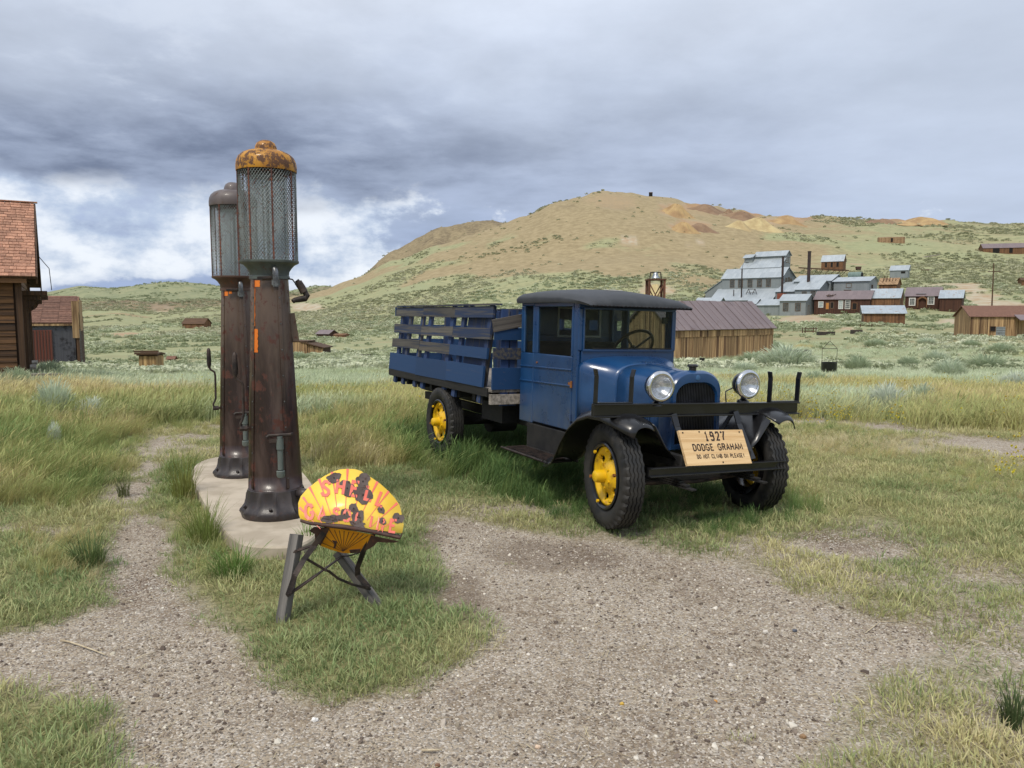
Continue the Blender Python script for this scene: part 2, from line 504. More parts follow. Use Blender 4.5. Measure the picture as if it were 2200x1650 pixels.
def hit(px, py, lo=3.0, hi=1200.0):
    """distance (world Y) at which the line of sight through a photo pixel meets the ground"""
    r = ray(px, py); D = np.geomspace(lo, hi, 1500)
    X = r.x / r.y * D; Z = CAM_H + r.z / r.y * D
    k = np.nonzero(height(X, D) >= Z)[0]
    return float(D[k[0]]) if len(k) else None

# --- where the ground is bare gravel and where the grass stands tall (traced on the flat forecourt)
def gpoly(pts):
    return np.array([(gpt(x, y).x, gpt(x, y).y) for x, y in pts])
GRAVEL = [gpoly(p) for p in (
    [(300, 962), (345, 975), (345, 1010), (318, 1060), (345, 1130), (365, 1230), (470, 1318), (560, 1385), (600, 1420), (600, 1468), (660, 1498),
     (860, 1468), (980, 1400), (1025, 1340), (920, 1290), (925, 1220), (880, 1150), (905, 1100), (1000, 1105), (1150, 1140), (1280, 1148), (1400, 1158),
     (1480, 1188), (1590, 1200), (1720, 1255), (1850, 1305), (2020, 1335), (2060, 1400), (1900, 1432), (1850, 1500), (1870, 1560), (1800, 1660),
     (1900, 2500), (100, 2500), (215, 1660), (190, 1600), (200, 1530), (60, 1482), (-300, 1470), (-400, 1380), (0, 1352), (120, 1328), (205, 1290),
     (235, 1200), (230, 1110), (250, 1040), (285, 1000)],
    [(1660, 1168), (1740, 1158), (1900, 1170), (2000, 1190), (1990, 1212), (1860, 1205), (1720, 1188)],
    [(1950, 1215), (2050, 1210), (2150, 1240), (2190, 1265), (2080, 1262)],
    [(1670, 892), (1800, 894), (2000, 925), (2200, 945), (2500, 965), (2500, 1010), (2200, 985), (2070, 967), (1980, 930), (1800, 907), (1670, 906)],
    [(330, 945), (352, 905), (342, 870), (365, 868), (375, 905), (350, 965), (305, 985)],
    [(-200, 1118), (0, 1122), (150, 1128), (140, 1145), (0, 1150), (-200, 1150)],
    [(560, 790), (840, 803), (900, 806), (900, 814), (840, 812), (560, 797)],
)]
SPARSE = [gpoly(p) for p in (
    [(1850, 1300), (2300, 1240), (2700, 1300), (2700, 1700), (1800, 1700), (1860, 1500), (2060, 1400)],
    [(900, 1060), (1240, 1090), (1300, 1150), (1000, 1110), (890, 1100)],
    [(1480, 1160), (1700, 1150), (2050, 1200), (2250, 1280), (2000, 1310), (1700, 1240)],
    [(300, 940), (450, 905), (470, 960), (410, 1000), (340, 1000)],
)]
TALL = [gpoly(p) for p in (
    [(-500, 770), (320, 800), (345, 880), (320, 935), (285, 990), (240, 1065), (100, 1098), (-500, 1110)],
    [(350, 1010), (375, 975), (402, 990), (412, 1060), (440, 1130), (480, 1180), (470, 1215), (420, 1210), (380, 1150), (356, 1080)],
    [(890, 940), (1100, 900), (1240, 1000), (1300, 1070), (1480, 1050), (1700, 1065), (1755, 1105), (1560, 1150), (1400, 1125), (1200, 1110), (1000, 1030), (905, 972)],
    [(1690, 912), (1850, 918), (1990, 945), (2060, 970), (1950, 988), (1690, 978)],
    [(2000, 1010), (2200, 992), (2500, 1010), (2500, 1090), (2120, 1070), (1990, 1050)],
    [(60, 1140), (235, 1140), (235, 1225), (120, 1245)],
    [(640, 960), (720, 930), (890, 950), (900, 1000), (700, 1010)],
)]
def poly_sd(X, Y, P):
    """signed distance to polygon, positive inside"""
    X = np.asarray(X, float); Y = np.asarray(Y, float)
    best = np.full(X.shape, 1e9); inside = np.zeros(X.shape, bool)
    n = len(P)
    for i in range(n):
        ax, ay = P[i]; bx, by = P[(i + 1) % n]
        dx, dy = bx - ax, by - ay
        t = np.clip(((X - ax) * dx + (Y - ay) * dy) / (dx * dx + dy * dy + 1e-12), 0, 1)
        best = np.minimum(best, np.hypot(X - ax - t * dx, Y - ay - t * dy))
        c = ((ay > Y) != (by > Y)) & (X < (bx - ax) * (Y - ay) / (by - ay + 1e-12) + ax)
        inside ^= c
    return np.where(inside, best, -best)
def soft(X, Y, polys, a=-.12, b=.15, wob=.35):
    wv = (fbm(X / .55, Y / .55, 21, 4) - .5) * wob * np.clip(np.hypot(X, Y) / 6, .6, 3)
    m = np.zeros(np.shape(X))
    for P in polys:
        lo = P.min(0) - 2; hi = P.max(0) + 2
        sel = (X > lo[0]) & (X < hi[0]) & (Y > lo[1]) & (Y < hi[1])
        if sel.any():
            q = np.zeros(np.shape(X)); q[sel] = sstep(poly_sd(X[sel], Y[sel], P) + wv[sel], a, b)
            m = np.maximum(m, q)
    return m
def gravel_mask(X, Y):
    m = soft(X, Y, GRAVEL)
    # behind and beside the camera the forecourt goes on
    r = np.hypot(X, Y)
    return np.maximum(m, sstep(Y, 2.4, 1.8) * sstep(np.abs(X), 4.0, 2.5))
def sparse_mask(X, Y):
    return soft(X, Y, SPARSE, -.3, .4, .8)
def tall_mask(X, Y):
    r = np.hypot(X, Y)
    m = soft(X, Y, TALL, -.25, .3, .5)
    return np.maximum(m, sstep(Y + (fbm(X / 1.5, Y / 1.5, 31, 3) - .5) * 2, 10.6, 12.6))

def dry_of(X, Y, Z):
    """0 green sage, 1 straw-coloured bare slope"""
    d = sstep(Z + (fbm(X / 60, Y / 60, 41, 5) - .5) * 140, 6, 50)
    return d * (1 - .6 * sstep(X / np.maximum(Y, 1), .30, .48))
def bare_of(X, Y, Z):
    r = np.hypot(X, Y)
    bare = np.zeros(len(X)); orange = np.zeros(len(X))
    depth = Y * CP - (Z - CAM_H) * SP
    ok = (Y > 20) & (np.abs(X) < Y * 1.2)
    U = np.where(ok, 1100 + FOC * X / np.maximum(depth, .1), -9e3)
    V = np.where(ok, 825 - FOC * (Y * SP + (Z - CAM_H) * CP) / np.maximum(depth, .1), -9e3)
    wob = (fbm(X / 12, Y / 12, 47, 4) - .5) * 1.3
    for (cx, cy, rx, ry, o, lo, hi) in (
            (660, 661, 38, 9, .05, 300, 700), (1352, 515, 20, 4, 0, 300, 700), (1410, 622, 40, 14, .3, 150, 420), (345, 662, 28, 9, .35, 400, 1300),
            (1500, 443, 30, 9, 1, 400, 800), (1600, 461, 40, 9, 1, 400, 800), (1530, 455, 60, 10, .7, 400, 800), (1960, 473, 90, 9, .9, 450, 900),
            (1700, 470, 50, 8, .8, 400, 800), (1450, 450, 40, 12, .75, 400, 800), (1480, 485, 45, 10, .75, 400, 800), (1630, 478, 60, 10, .6, 400, 800),
            (1730, 690, 60, 14, .35, 150, 240), (1690, 705, 40, 10, .3, 140, 240), (1840, 562, 26, 8, .7, 200, 420), (1490, 522, 22, 5, .2, 300, 700),
            (270, 720, 30, 6, .6, 120, 420), (2110, 640, 40, 8, .1, 130, 400), (2080, 622, 42, 7, .1, 130, 400), (2050, 612, 60, 4, .1, 130, 400),
            (2150, 655, 60, 11, .1, 110, 400), (2050, 690, 45, 7, .1, 100, 230), (1820, 706, 22, 3, .05, 100, 230), (1320, 430, 60, 16, .6, 400, 800)):
        e = np.hypot((U - cx) / rx, (V - cy) / ry) + wob
        m = sstep(e, 1.15, .7) * ((r > lo) & (r < hi)) * (.45 if (cx, cy) in ((1320, 430), (1530, 455)) else 1)
        orange = np.where(m > bare, o, orange)
        bare = np.maximum(bare, m)
    return bare, orange

def build_ground():
    az = np.concatenate([np.arange(-180, -46, 4), np.arange(-46, 46, .16), np.arange(46, 180, 4)])
    az = np.radians(az)
    rr = np.concatenate([np.arange(.6, 14, .06), 14 * 1.03 ** np.arange(0, 190)])
    A, Rr = np.meshgrid(az, rr)
    X = (Rr * np.sin(A)).ravel(); Y = (Rr * np.cos(A)).ravel()
    Z = height(X, Y)
    na, nr = len(az), len(rr)
    grav = gravel_mask(X, Y)
    spar = np.maximum(sparse_mask(X, Y), .9 * soft(X, Y, GRAVEL, -.95, .15, .9) * sstep(X, -.1, .6))
    tall = tall_mask(X, Y)
    # bare gravel sits a little lower than the turf, the forecourt is gently uneven
    Z = Z - .02 * grav * (np.hypot(X, Y) < 30)
    co = np.column_stack([X, Y, Z])
    co = np.vstack([co, [[0, 0, 0]]])
    idx = np.arange(na * nr).reshape(nr, na)
    a = idx[:-1]; b = idx[1:]
    q = np.stack([a, np.roll(a, -1, 1), np.roll(b, -1, 1), b], -1).reshape(-1, 4)
    c = na * nr
    tri = [(c, idx[0][(i + 1) % na], idx[0][i]) for i in range(na)]
    me = bpy.data.meshes.new('ground')
    me.from_pydata(co.tolist(), [], [tuple(x) for x in q[:, ::-1].tolist()] + tri)
    for p in me.polygons:
        p.use_smooth = True
    # land cover
    r = np.hypot(X, Y)
    dry = dry_of(X, Y, Z)
    dry = np.where(r > 800, dry * .35 + .1, dry)
    ridge = (r > 640) & (r < 1100) & (X < 40) & (X > -420)
    dry = np.where(ridge, .85, dry)
    near = sstep(r, 180, 110)
    dry = dry * (1 - near) + near * (.15 + .3 * sstep(fbm(X / 6, Y / 6, 43, 4), .38, .66))
    bare, orange = bare_of(X, Y, Z)
    rock = np.where(ridge, .55 + .6 * (fbm(X / 35, Y / 35, 51, 4) - .5) + .5 * sstep(np.abs(fbm(X / 14, Y / 14, 53, 3) - .5), .12, .2), 0.0)
    rock = np.maximum(rock, .8 * sstep(fbm(X / 18, Y / 18, 57, 4), .60, .72) * sstep(Z, 60, 95))
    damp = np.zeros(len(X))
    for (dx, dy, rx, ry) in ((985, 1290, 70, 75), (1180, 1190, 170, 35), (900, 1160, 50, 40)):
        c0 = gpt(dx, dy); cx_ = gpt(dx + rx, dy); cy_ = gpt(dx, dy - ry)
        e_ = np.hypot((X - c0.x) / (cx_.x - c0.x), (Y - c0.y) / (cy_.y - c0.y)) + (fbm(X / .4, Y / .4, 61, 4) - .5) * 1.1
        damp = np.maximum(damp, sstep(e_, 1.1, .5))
    for nm, arr in (('damp', damp), ('rock', rock), ('grav', grav), ('spar', spar), ('tall', tall), ('dry', dry), ('bare', bare), ('orange', orange)):
        at_ = me.attributes.new(nm, 'FLOAT', 'POINT')
        at_.data.foreach_set('value', np.append(arr, 0.0).astype(np.float32))
    m, w, bs = new_mat('ground')
    pos = w.n('ShaderNodeNewGeometry').outputs['Position']
    n1 = w.noise(pos, 95.0, 3, 0.7); n2 = w.noise(pos, 22.0, 5, 0.65); n3 = w.noise(pos, 1.3, 5, 0.6); n4 = w.noise(pos, .045, 8, 0.62); n5 = w.noise(pos, .25, 6, .65)
    vo = w.n('ShaderNodeTexVoronoi'); w.l(pos, vo.inputs['Vector']); vo.inputs['Scale'].default_value = 110.0
    vr = w.n('ShaderNodeSeparateColor'); w.l(vo.outputs['Color'], vr.inputs[0])
    # gravel: brown earth with grey and pale chips
    n6 = w.noise(pos, .55, 5, .6)
    earth = w.mix(w.ss(n3, .35, .65), lin(132, 117, 99), lin(162, 148, 129))
    earth = w.mix(w.ss(n2, .4, .7), earth, lin(176, 164, 146))
    earth = w.mix(w.ss(n6, .54, .70), earth, lin(106, 88, 72))
    chip = w.mix(vr.outputs[0], lin(80, 72, 66), lin(212, 204, 192))
    gcol = w.mix(w.math('MULTIPLY', w.ss(vr.outputs[1], .45, .6), w.ss(n3, .25, .6, .45, .85)), earth, chip)
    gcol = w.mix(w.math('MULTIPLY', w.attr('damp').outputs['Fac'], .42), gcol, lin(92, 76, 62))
    # turf litter below the blades
    dryA = w.attr('dry').outputs['Fac']
    turf = w.mix(w.ss(n2, .35, .65), lin(104, 104, 68), lin(146, 140, 100))
    hillg = w.mix(w.ss(n5, .38, .62), lin(136, 138, 104), lin(158, 156, 118))
    hillg = w.mix(w.ss(n4, .42, .62), hillg, lin(146, 150, 114))
    hilld = w.mix(w.ss(n5, .35, .65), lin(140, 126, 96), lin(160, 145, 113))
    dd = w.ss(w.math('ADD', dryA, w.math('MULTIPLY', w.math('SUBTRACT', n4, .5), 1.5)), .25, .75)
    hill = w.mix(dd, hillg, hilld)
    cd0 = w.n('ShaderNodeVectorMath', operation='LENGTH'); w.l(pos, cd0.inputs[0])
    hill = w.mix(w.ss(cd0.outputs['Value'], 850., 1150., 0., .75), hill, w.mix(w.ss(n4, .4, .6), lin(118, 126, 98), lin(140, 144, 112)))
    cd = w.n('ShaderNodeVectorMath', operation='LENGTH'); w.l(pos, cd.inputs[0])
    far = w.ss(cd.outputs['Value'], 16.0, 45.0)
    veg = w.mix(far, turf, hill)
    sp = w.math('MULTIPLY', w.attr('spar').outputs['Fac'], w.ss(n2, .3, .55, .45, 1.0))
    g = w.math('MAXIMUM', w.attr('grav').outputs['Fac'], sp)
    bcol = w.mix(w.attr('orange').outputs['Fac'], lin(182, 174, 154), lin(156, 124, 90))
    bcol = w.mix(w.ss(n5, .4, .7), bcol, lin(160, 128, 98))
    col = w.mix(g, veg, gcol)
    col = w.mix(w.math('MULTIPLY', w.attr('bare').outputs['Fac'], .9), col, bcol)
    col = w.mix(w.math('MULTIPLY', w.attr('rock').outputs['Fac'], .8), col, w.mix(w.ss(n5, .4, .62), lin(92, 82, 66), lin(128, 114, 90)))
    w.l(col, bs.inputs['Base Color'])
    bs.inputs['Roughness'].default_value = 0.95
    bs.inputs['Specular IOR Level'].default_value = 0.2
    hh = w.math('ADD', w.math('MULTIPLY', n1, .5), w.math('ADD', w.math('MULTIPLY', vo.outputs['Distance'], -.7), n2))
    bump(w, bs, hh, .8, .012)
    o = link('ground', me, m)
    o['kind'] = 'structure'
    return o
build_ground()

# spoil heaps of the old mines, cones of loose rock on the hill
def spoil_heap(px, py, D, wpx, hpx, col, label, seed, flat=.25):
    rnd = random.Random(seed)
    D = hit(px, py, 250, 900) or D
    c = at(px, py, D); k = D / FOC
    rw = wpx * k / 2; hh = hpx * k
    # loose rock lying on the slope: the skirt follows the ground, the crown stands up from it
    n = 48; prof = [(1.15, -.03), (1.0, .03), (.8, .24), (.6, .48), (.42, .72), (.28, .9), (flat * .6, .98), (.02, 1.0)]
    mb = MB(); vs_ = []; fs = []
    for q_, zq in prof:
        for i in range(n):
            a = 2 * math.pi * i / n
            k2 = q_ * (1 + .16 * math.sin(3 * a + seed) + .09 * math.sin(7 * a + 2 * seed) + .05 * math.sin(17 * a + q_ * 9))
            vs_.append([c.x + rw * k2 * math.cos(a), c.y + rw * k2 * math.sin(a), zq * (1 + .05 * math.sin(5 * a + seed))])
    V = np.array(vs_); V[:, 2] = height(V[:, 0], V[:, 1]) + V[:, 2] * hh * .85
    for j_ in range(len(prof) - 1):
        for i in range(n):
            fs.append((j_ * n + i, j_ * n + (i + 1) % n, (j_ + 1) * n + (i + 1) % n, (j_ + 1) * n + i))
    mb.add([tuple(v) for v in V], fs)
    o = mb.build('spoil_heap', col, None, smooth='all')
    o['kind'] = 'structure'; o['label'] = label
m_spoil = simple('spoil_rock', lin(174, 148, 104), lin(148, 120, 86), .95, scale=.12, bumps=0)
m_spoil2 = simple('spoil_rock_red', lin(138, 114, 90), lin(120, 96, 76), .95, scale=.15, bumps=0)
m_spoil3 = simple('spoil_rock_pale', lin(186, 170, 126), lin(164, 144, 106), .95, scale=.12, bumps=0)
for a in ((1455, 462, 560, 58, 26, m_spoil, 'tan mine spoil heap on the upper hillside', 1),
          (1470, 497, 520, 56, 22, m_spoil, 'small ochre spoil heap below the ridge', 2),
          (1505, 493, 540, 60, 14, m_spoil2, 'low reddish spoil heap below the ridge', 3),
          (1632, 490, 560, 84, 24, m_spoil3, 'wide pale yellow spoil heap near the ridge', 4),
          (1590, 489, 570, 50, 16, m_spoil3, 'smaller pale yellow spoil heap near the ridge', 5),
          (1520, 452, 640, 64, 14, m_spoil2, 'rusty red spoil heap on the ridge line', 6),
          (1600, 472, 640, 76, 18, m_spoil2, 'long brown spoil heap on the ridge line', 7),
          (1566, 458, 650, 18, 10, m_spoil2, 'little pointed spoil heap on the ridge line', 8),
          (1690, 476, 660, 70, 12, m_spoil, 'flat ochre spoil heap on the ridge line', 9),
          (1985, 482, 700, 110, 17, m_spoil, 'long ochre spoil heap on the far ridge', 10),
          (1900, 480, 700, 60, 10, m_spoil2, 'low brown spoil heap on the far ridge', 11),
          (1408, 634, 300, 46, 26, m_spoil3, 'pale spoil heap behind the bell tower', 12)):
    spoil_heap(*a)
# ================================================================ shared materials
def truck_blue():
    m, w, b = new_mat('blue_paint')
    v = coords(w); n1 = w.noise(v, 2.6, 6, .6); n2 = w.noise(v, 55, 3, .6); n3 = w.noise(coords(w, 'Object', (1, 1, .25)), 9, 6, .65)
    sep = w.n('ShaderNodeSeparateXYZ'); w.l(w.n('ShaderNodeTexCoord').outputs['Object'], sep.inputs[0])
    col = w.mix(w.ss(n1, .32, .68), lin(14, 54, 98), lin(26, 70, 116))
    col = w.mix(w.math('MULTIPLY', w.ss(n3, .56, .78), .22), col, lin(62, 92, 124))           # chalky streaks
    dust = w.math('MULTIPLY', w.ss(sep.outputs[2], 1.05, .62), w.ss(n3, .35, .75, .05, .30))
    col = w.mix(dust, col, lin(112, 106, 94))                                                 # road dust low down
    col = w.mix(w.ss(w.math('ADD', w.math('MULTIPLY', n2, .7), w.math('MULTIPLY', n1, .3)), .66, .70), col, lin(96, 104, 112))   # chips
    w.l(col, b.inputs['Base Color'])
    w.l(w.ss(n1, .3, .7, .24, .42), b.inputs['Roughness'])
    b.inputs['Coat Weight'].default_value = .5; b.inputs['Coat Roughness'].default_value = .16
    bump(w, b, w.noise(v, 3.5, 3), .06, .02)
    return m
m_blue = truck_blue()
m_blue_dull = simple('blue_paint_dull', lin(46, 84, 124), lin(52, 92, 132), .5, scale=5)
m_black = simple('black_enamel', lin(16, 16, 18), lin(26, 26, 28), .3, scale=5, coat=.3, rv=.2)
m_blackmat = simple('black_chassis', lin(18, 18, 19), lin(38, 36, 34), .7, scale=6, bumps=.2)
m_top = simple('black_roof_cloth', lin(40, 42, 45), lin(52, 54, 57), .55, scale=9, bumps=.12, rv=.15)
m_tyre = simple('tyre_rubber', lin(24, 25, 26), lin(48, 46, 43), .68, scale=8, bumps=.1)
m_yellow = simple('yellow_wheel_paint', lin(226, 180, 16), lin(182, 138, 24), .42, scale=16, coat=.15, thr=(.52, .72), bumps=.1)
m_chrome = simple('chrome', (.75, .76, .78, 1), (.62, .63, .65, 1), .14, 1.0, scale=20, rv=.1)
m_iron = simple('old_iron', lin(38, 34, 33), lin(74, 62, 56), .6, .4, scale=14, bumps=.25)
m_brass = simple('orange_primer', lin(150, 96, 40), lin(120, 70, 30), .6, scale=30)
m_dark = simple('dark_interior', lin(22, 20, 20), lin(34, 30, 28), .8, scale=5)
m_letter = simple('black_lettering', lin(38, 26, 24), lin(56, 40, 34), .8, scale=60)
m_white = simple('white_paint', lin(222, 220, 214), lin(205, 203, 196), .6, scale=10)
def glass(name, tint, dirt, rough=.03, tr=.8):
    m, w, b = new_mat(name)
    out = [n_ for n_ in m.node_tree.nodes if n_.type == 'OUTPUT_MATERIAL'][0]
    b.inputs['Base Color'].default_value = dirt
    b.inputs['Roughness'].default_value = .12
    b.inputs['Coat Weight'].default_value = 1.0
    t = w.n('ShaderNodeBsdfTransparent'); t.inputs[0].default_value = tint
    v = coords(w); n_ = w.noise(v, 7, 7, .7); n2 = w.noise(v, 120, 2, .5)
    f = w.math('SUBTRACT', tr, w.math('MULTIPLY', w.math('ADD', w.ss(n_, .35, .75), w.ss(n2, .6, .75)), .06))
    mx = w.n('ShaderNodeMixShader'); w.l(f, mx.inputs[0]); w.l(b.outputs[0], mx.inputs[1]); w.l(t.outputs[0], mx.inputs[2])
    w.l(mx.outputs[0], out.inputs[0])
    return m
m_glass = glass('cab_glass', (.80, .84, .83, 1), lin(58, 62, 60), tr=.90)
m_lens = simple('headlamp_reflector', (.8, .82, .84, 1), (.5, .52, .54, 1), .2, .85, scale=26, rv=.25)
m_plank_new = wood('fresh_sign_wood', lin(196, 160, 112), lin(222, 192, 146), 0, .7, .1, gs=1.4)
m_bwood = wood('blue_painted_board', lin(84, 74, 62), lin(110, 96, 78), 0, .55, .25, paint=lin(24, 58, 98), wear=.36)
m_bworn = wood('worn_blue_board', lin(56, 56, 58), lin(92, 88, 82), 0, .75, .4, paint=lin(34, 50, 80), wear=.52)
m_stake = wood('blue_painted_stake', lin(60, 60, 62), lin(90, 86, 78), 2, .7, .4, paint=lin(36, 58, 98), wear=.45)
m_grey = wood('silver_grey_board', lin(108, 102, 94), lin(160, 152, 142), 0, .9, .4)
m_greyv = wood('silver_grey_post', lin(78, 76, 74), lin(122, 118, 113), 2, .9, .3, gs=1.2)

# ---------------------------------------------------------------- stroke lettering
STR = {
 '1': [[(1, 5), (2, 6), (2, 0)], [(.8, 0), (3.2, 0)]], '9': [[(3.6, 3.2), (.6, 3.2), (.4, 4.4), (.9, 6), (3, 6), (3.6, 5), (3.6, 1), (3, 0), (.8, 0), (.4, .8)]],
 '2': [[(.4, 4.8), (.9, 6), (3.1, 6), (3.6, 4.8), (3.2, 3.4), (.5, .1), (3.7, .1)]], '7': [[(.3, 5.2), (.3, 6), (3.7, 6), (1.9, 2.5), (1.5, 0)]],
 'D': [[(.6, 0), (.6, 6), (2.6, 6), (3.6, 4.8), (3.6, 1.2), (2.6, 0), (.3, 0)]], 'O': [[(1.9, 0), (.8, .5), (.3, 2), (.3, 4), (.8, 5.5), (2, 6), (3.2, 5.5), (3.7, 4), (3.7, 2), (3.2, .5), (2.1, 0)]],
 'G': [[(3.6, 4.7), (3, 5.8), (1.6, 6), (.6, 5), (.3, 3), (.6, 1), (1.6, 0), (3, .2), (3.6, 1.2), (3.6, 2.7), (2.2, 2.7)]],
 'E': [[(3.5, 6), (.6, 6), (.6, 0), (3.6, 0)], [(.6, 3.1), (2.8, 3.1)]], 'R': [[(.6, 0), (.6, 6), (2.8, 6), (3.5, 5.3), (3.5, 3.9), (2.8, 3.2), (.7, 3.2)], [(2.2, 3.1), (3.7, 0)]],
 'A': [[(.2, 0), (2, 6), (3.8, 0)], [(1, 2), (3, 2)]], 'H': [[(.5, 0), (.5, 6)], [(3.5, 0), (3.5, 6)], [(.6, 3.1), (3.4, 3.1)]],
 'M': [[(-.2, 0), (.1, 6), (2, 1.2), (3.9, 6), (4.2, 0)]], 'N': [[(.5, 0), (.5, 6), (3.5, 0), (3.5, 6)]], 'T': [[(.2, 6), (3.8, 6)], [(2, 5.8), (2, 0)]],
 'C': [[(3.6, 4.7), (3, 5.8), (1.6, 6), (.6, 5), (.3, 3), (.6, 1), (1.6, 0), (3, .2), (3.6, 1.3)]], 'L': [[(.6, 6), (.6, 0), (3.6, 0)]],
 'I': [[(2, 0), (2, 6)]], 'B': [[(.6, 3.1), (2.8, 3.1), (3.6, 2.3), (3.6, .8), (2.8, 0), (.6, 0), (.6, 6), (2.6, 6), (3.3, 5.3), (3.3, 3.9), (2.7, 3.2)]],
 'P': [[(.6, 0), (.6, 6), (2.8, 6), (3.6, 5.2), (3.6, 3.8), (2.8, 3), (.7, 3)]],
 'S': [[(3.5, 4.9), (2.9, 5.9), (1.2, 5.9), (.5, 5), (.6, 3.9), (3.3, 2.4), (3.6, 1.2), (2.9, .1), (1.1, .1), (.4, 1.1)]], '!': [[(2, 6), (2, 1.8)], [(2, .7), (2, 0)]],
}
def ribbon(pts, w):
    """flat mitred ribbon, returns verts (2D), faces"""
    n = len(pts); vs_ = []; P = [Vector((p[0], p[1])) for p in pts]
    for i, p in enumerate(P):
        a = (P[i] - P[i - 1]).normalized() if i else (P[1] - P[0]).normalized()
        b = (P[i + 1] - P[i]).normalized() if i < n - 1 else a
        t = (a + b)
        t = t.normalized() if t.length > .2 else a
        nn = Vector((-t.y, t.x)); k = 1.0 / max(.55, nn.dot(Vector((-a.y, a.x))))
        vs_ += [p + nn * (w / 2 * k), p - nn * (w / 2 * k)]
    return vs_, [(2 * i, 2 * i + 1, 2 * i + 3, 2 * i + 2) for i in range(n - 1)]
def lettering(text, h, wd, thick, adv, fn, gap=0.0):
    """list of MB, one per character; fn(x,y,lift)->3D. Letters are centred on x."""
    out = []; tot = sum(adv if c != ' ' else adv * .8 for c in text); x = -tot / 2
    for c in text:
        a = adv if c != ' ' else adv * .8
        if c != ' ':
            mb = MB()
            for k, pl in enumerate(STR[c]):
                q = [(x + a / 2 + (p[0] - 2) / 4 * wd, p[1] / 6 * h) for p in pl]
                segs = [q]
                if gap and len(q) > 3:      # stencil bridge
                    m_ = len(q) // 2
                    pa, pb = Vector(q[m_ - 1]), Vector(q[m_]); d_ = (pb - pa)
                    if d_.length > gap * 2.5:
                        mid = (pa + pb) / 2; d_.normalize()
                        segs = [q[:m_] + [tuple(mid - d_ * gap / 2)], [tuple(mid + d_ * gap / 2)] + q[m_:]]
                for sg in segs:
                    vs_, fs = ribbon(sg, thick)
                    mb.add([fn(v.x, v.y, .0012 + .0004 * k) for v in vs_], fs)
            out.append((c, mb))
        x += a
    return out

# ================================================================ the truck
az_t = R(-27.4); roll_t = R(1.5)
fx_t = Vector((-math.sin(az_t), -math.cos(az_t), 0))
l0 = Vector((-fx_t.y, fx_t.x, 0))
ly_t = l0 * math.cos(roll_t) - Vector((0, 0, 1)) * math.sin(roll_t)
uz_t = fx_t.cross(ly_t)
TM = Matrix(((fx_t.x, ly_t.x, uz_t.x, 1.425), (fx_t.y, ly_t.y, uz_t.y, 6.235), (fx_t.z, ly_t.z, uz_t.z, 0.0), (0, 0, 0, 1)))
truck = thing('stake_bed_truck', 'old blue stake bed truck with yellow wheels and black roof', 'truck', mat=TM)

def make_wheel(x, y, out, steer=0.0, r=.41):
    """out = +1/-1: side the disc faces (along local y)"""
    M = Matrix.Translation((x, y, r)) @ Matrix.Rotation(steer, 4, 'Z') @ Matrix.Rotation(-out * R(90), 4, 'X')   # lathe axis -> outward
    # disc with six oval holes
    na, nr, r0, r1 = 120, 14, .03, .232
    vs_ = []; fs = []
    def dz(q):
        return .045 - .05 * float(sstep(q, .07, .15)) + .03 * float(sstep(q, .185, .225))
    for j in range(nr + 1):
        q = r0 + (r1 - r0) * j / nr
        for i in range(na):
            a = 2 * math.pi * i / na
            vs_.append((q * math.cos(a), q * math.sin(a), dz(q)))
    for j in range(nr):
        q = r0 + (r1 - r0) * (j + .5) / nr
        for i in range(na):
            a = 2 * math.pi * (i + .5) / na
            k = (a + R(12)) % R(60) - R(30)
            if (k * q / .036) ** 2 + ((q - .165) / .033) ** 2 < 1:
                continue
            fs.append((j * na + i, j * na + (i + 1) % na, (j + 1) * na + (i + 1) % na, (j + 1) * na + i))
    d = MB().add(vs_, fs).build('wheel', m_yellow, truck, smooth='all', solid=.016)
    d.matrix_local = M
    # rim
    MB().lathe([(.232, .05), (.25, .062), (.262, .055), (.258, .03), (.235, .02), (.225, -.10), (.262, -.13), (.262, -.14), (.2, -.1), (.2, .0)], 48).build('rim', m_black, d, smooth=True)
    # tyre: beads, bulged sidewalls, zigzag ribs
    prof = [(.245, .05), (.265, .066), (.30, .082), (.335, .090), (.362, .088), (.384, .079)]
    rib = []
    for k in range(5):
        c = .062 - k * .031
        rib += [(.4, c + .0125), (.41, c + .010), (.41, c - .010), (.4, c - .0125)] if k else [(.398, c + .012), (.408, c + .008), (.41, c - .010), (.4, c - .0125)]
    low = [(q, -z) for q, z in prof[::-1]]
    full = prof + rib + low
    nseg = 144
    def fn(q, z, a):
        i = int(round(a / (2 * math.pi) * nseg))
        zig = .004 * (1 if (i // 2) % 2 else -1)
        if q >= .3975:
            edge = abs(z) > .058
            q2 = q - (.012 if edge and (i % 4 == 0) else 0)
            return q2 * r / .41, z + zig
        if q > .38:
            return q - (.014 if i % 4 == 0 else 0), z
        return q, z
    off = Matrix.Translation((0, 0, -.025))
    MB().lathe(full, nseg, off, fn).build('tyre', m_tyre, d, smooth=30)
    MB().lathe([(.0, .135), (.03, .135), (.045, .125), (.05, .10), (.052, .05), (.06, .045), (.062, .02)], 24).build('hub', m_yellow, d, smooth=True)
    for k in range(6):
        a = R(60 * k + 12)
        p = Vector((math.cos(a), math.sin(a), 0))
        MB().cyl(p * .222 + Vector((0, 0, .055)), p * .222 + Vector((0, 0, .072)), .014, n=6).build('lug_nut', m_yellow if k % 3 else m_brass, d)
    for k in range(6):
        a = R(60 * k + 40)
        p = Vector((math.cos(a), math.sin(a), 0))
        MB().cyl(p * .09 + Vector((0, 0, .03)), p * .09 + Vector((0, 0, .055)), .011, n=6).build('bolt', m_yellow, d)
    return d
ST = R(-10)
make_wheel(0, -.76, -1, ST); make_wheel(0, .76, 1, ST)
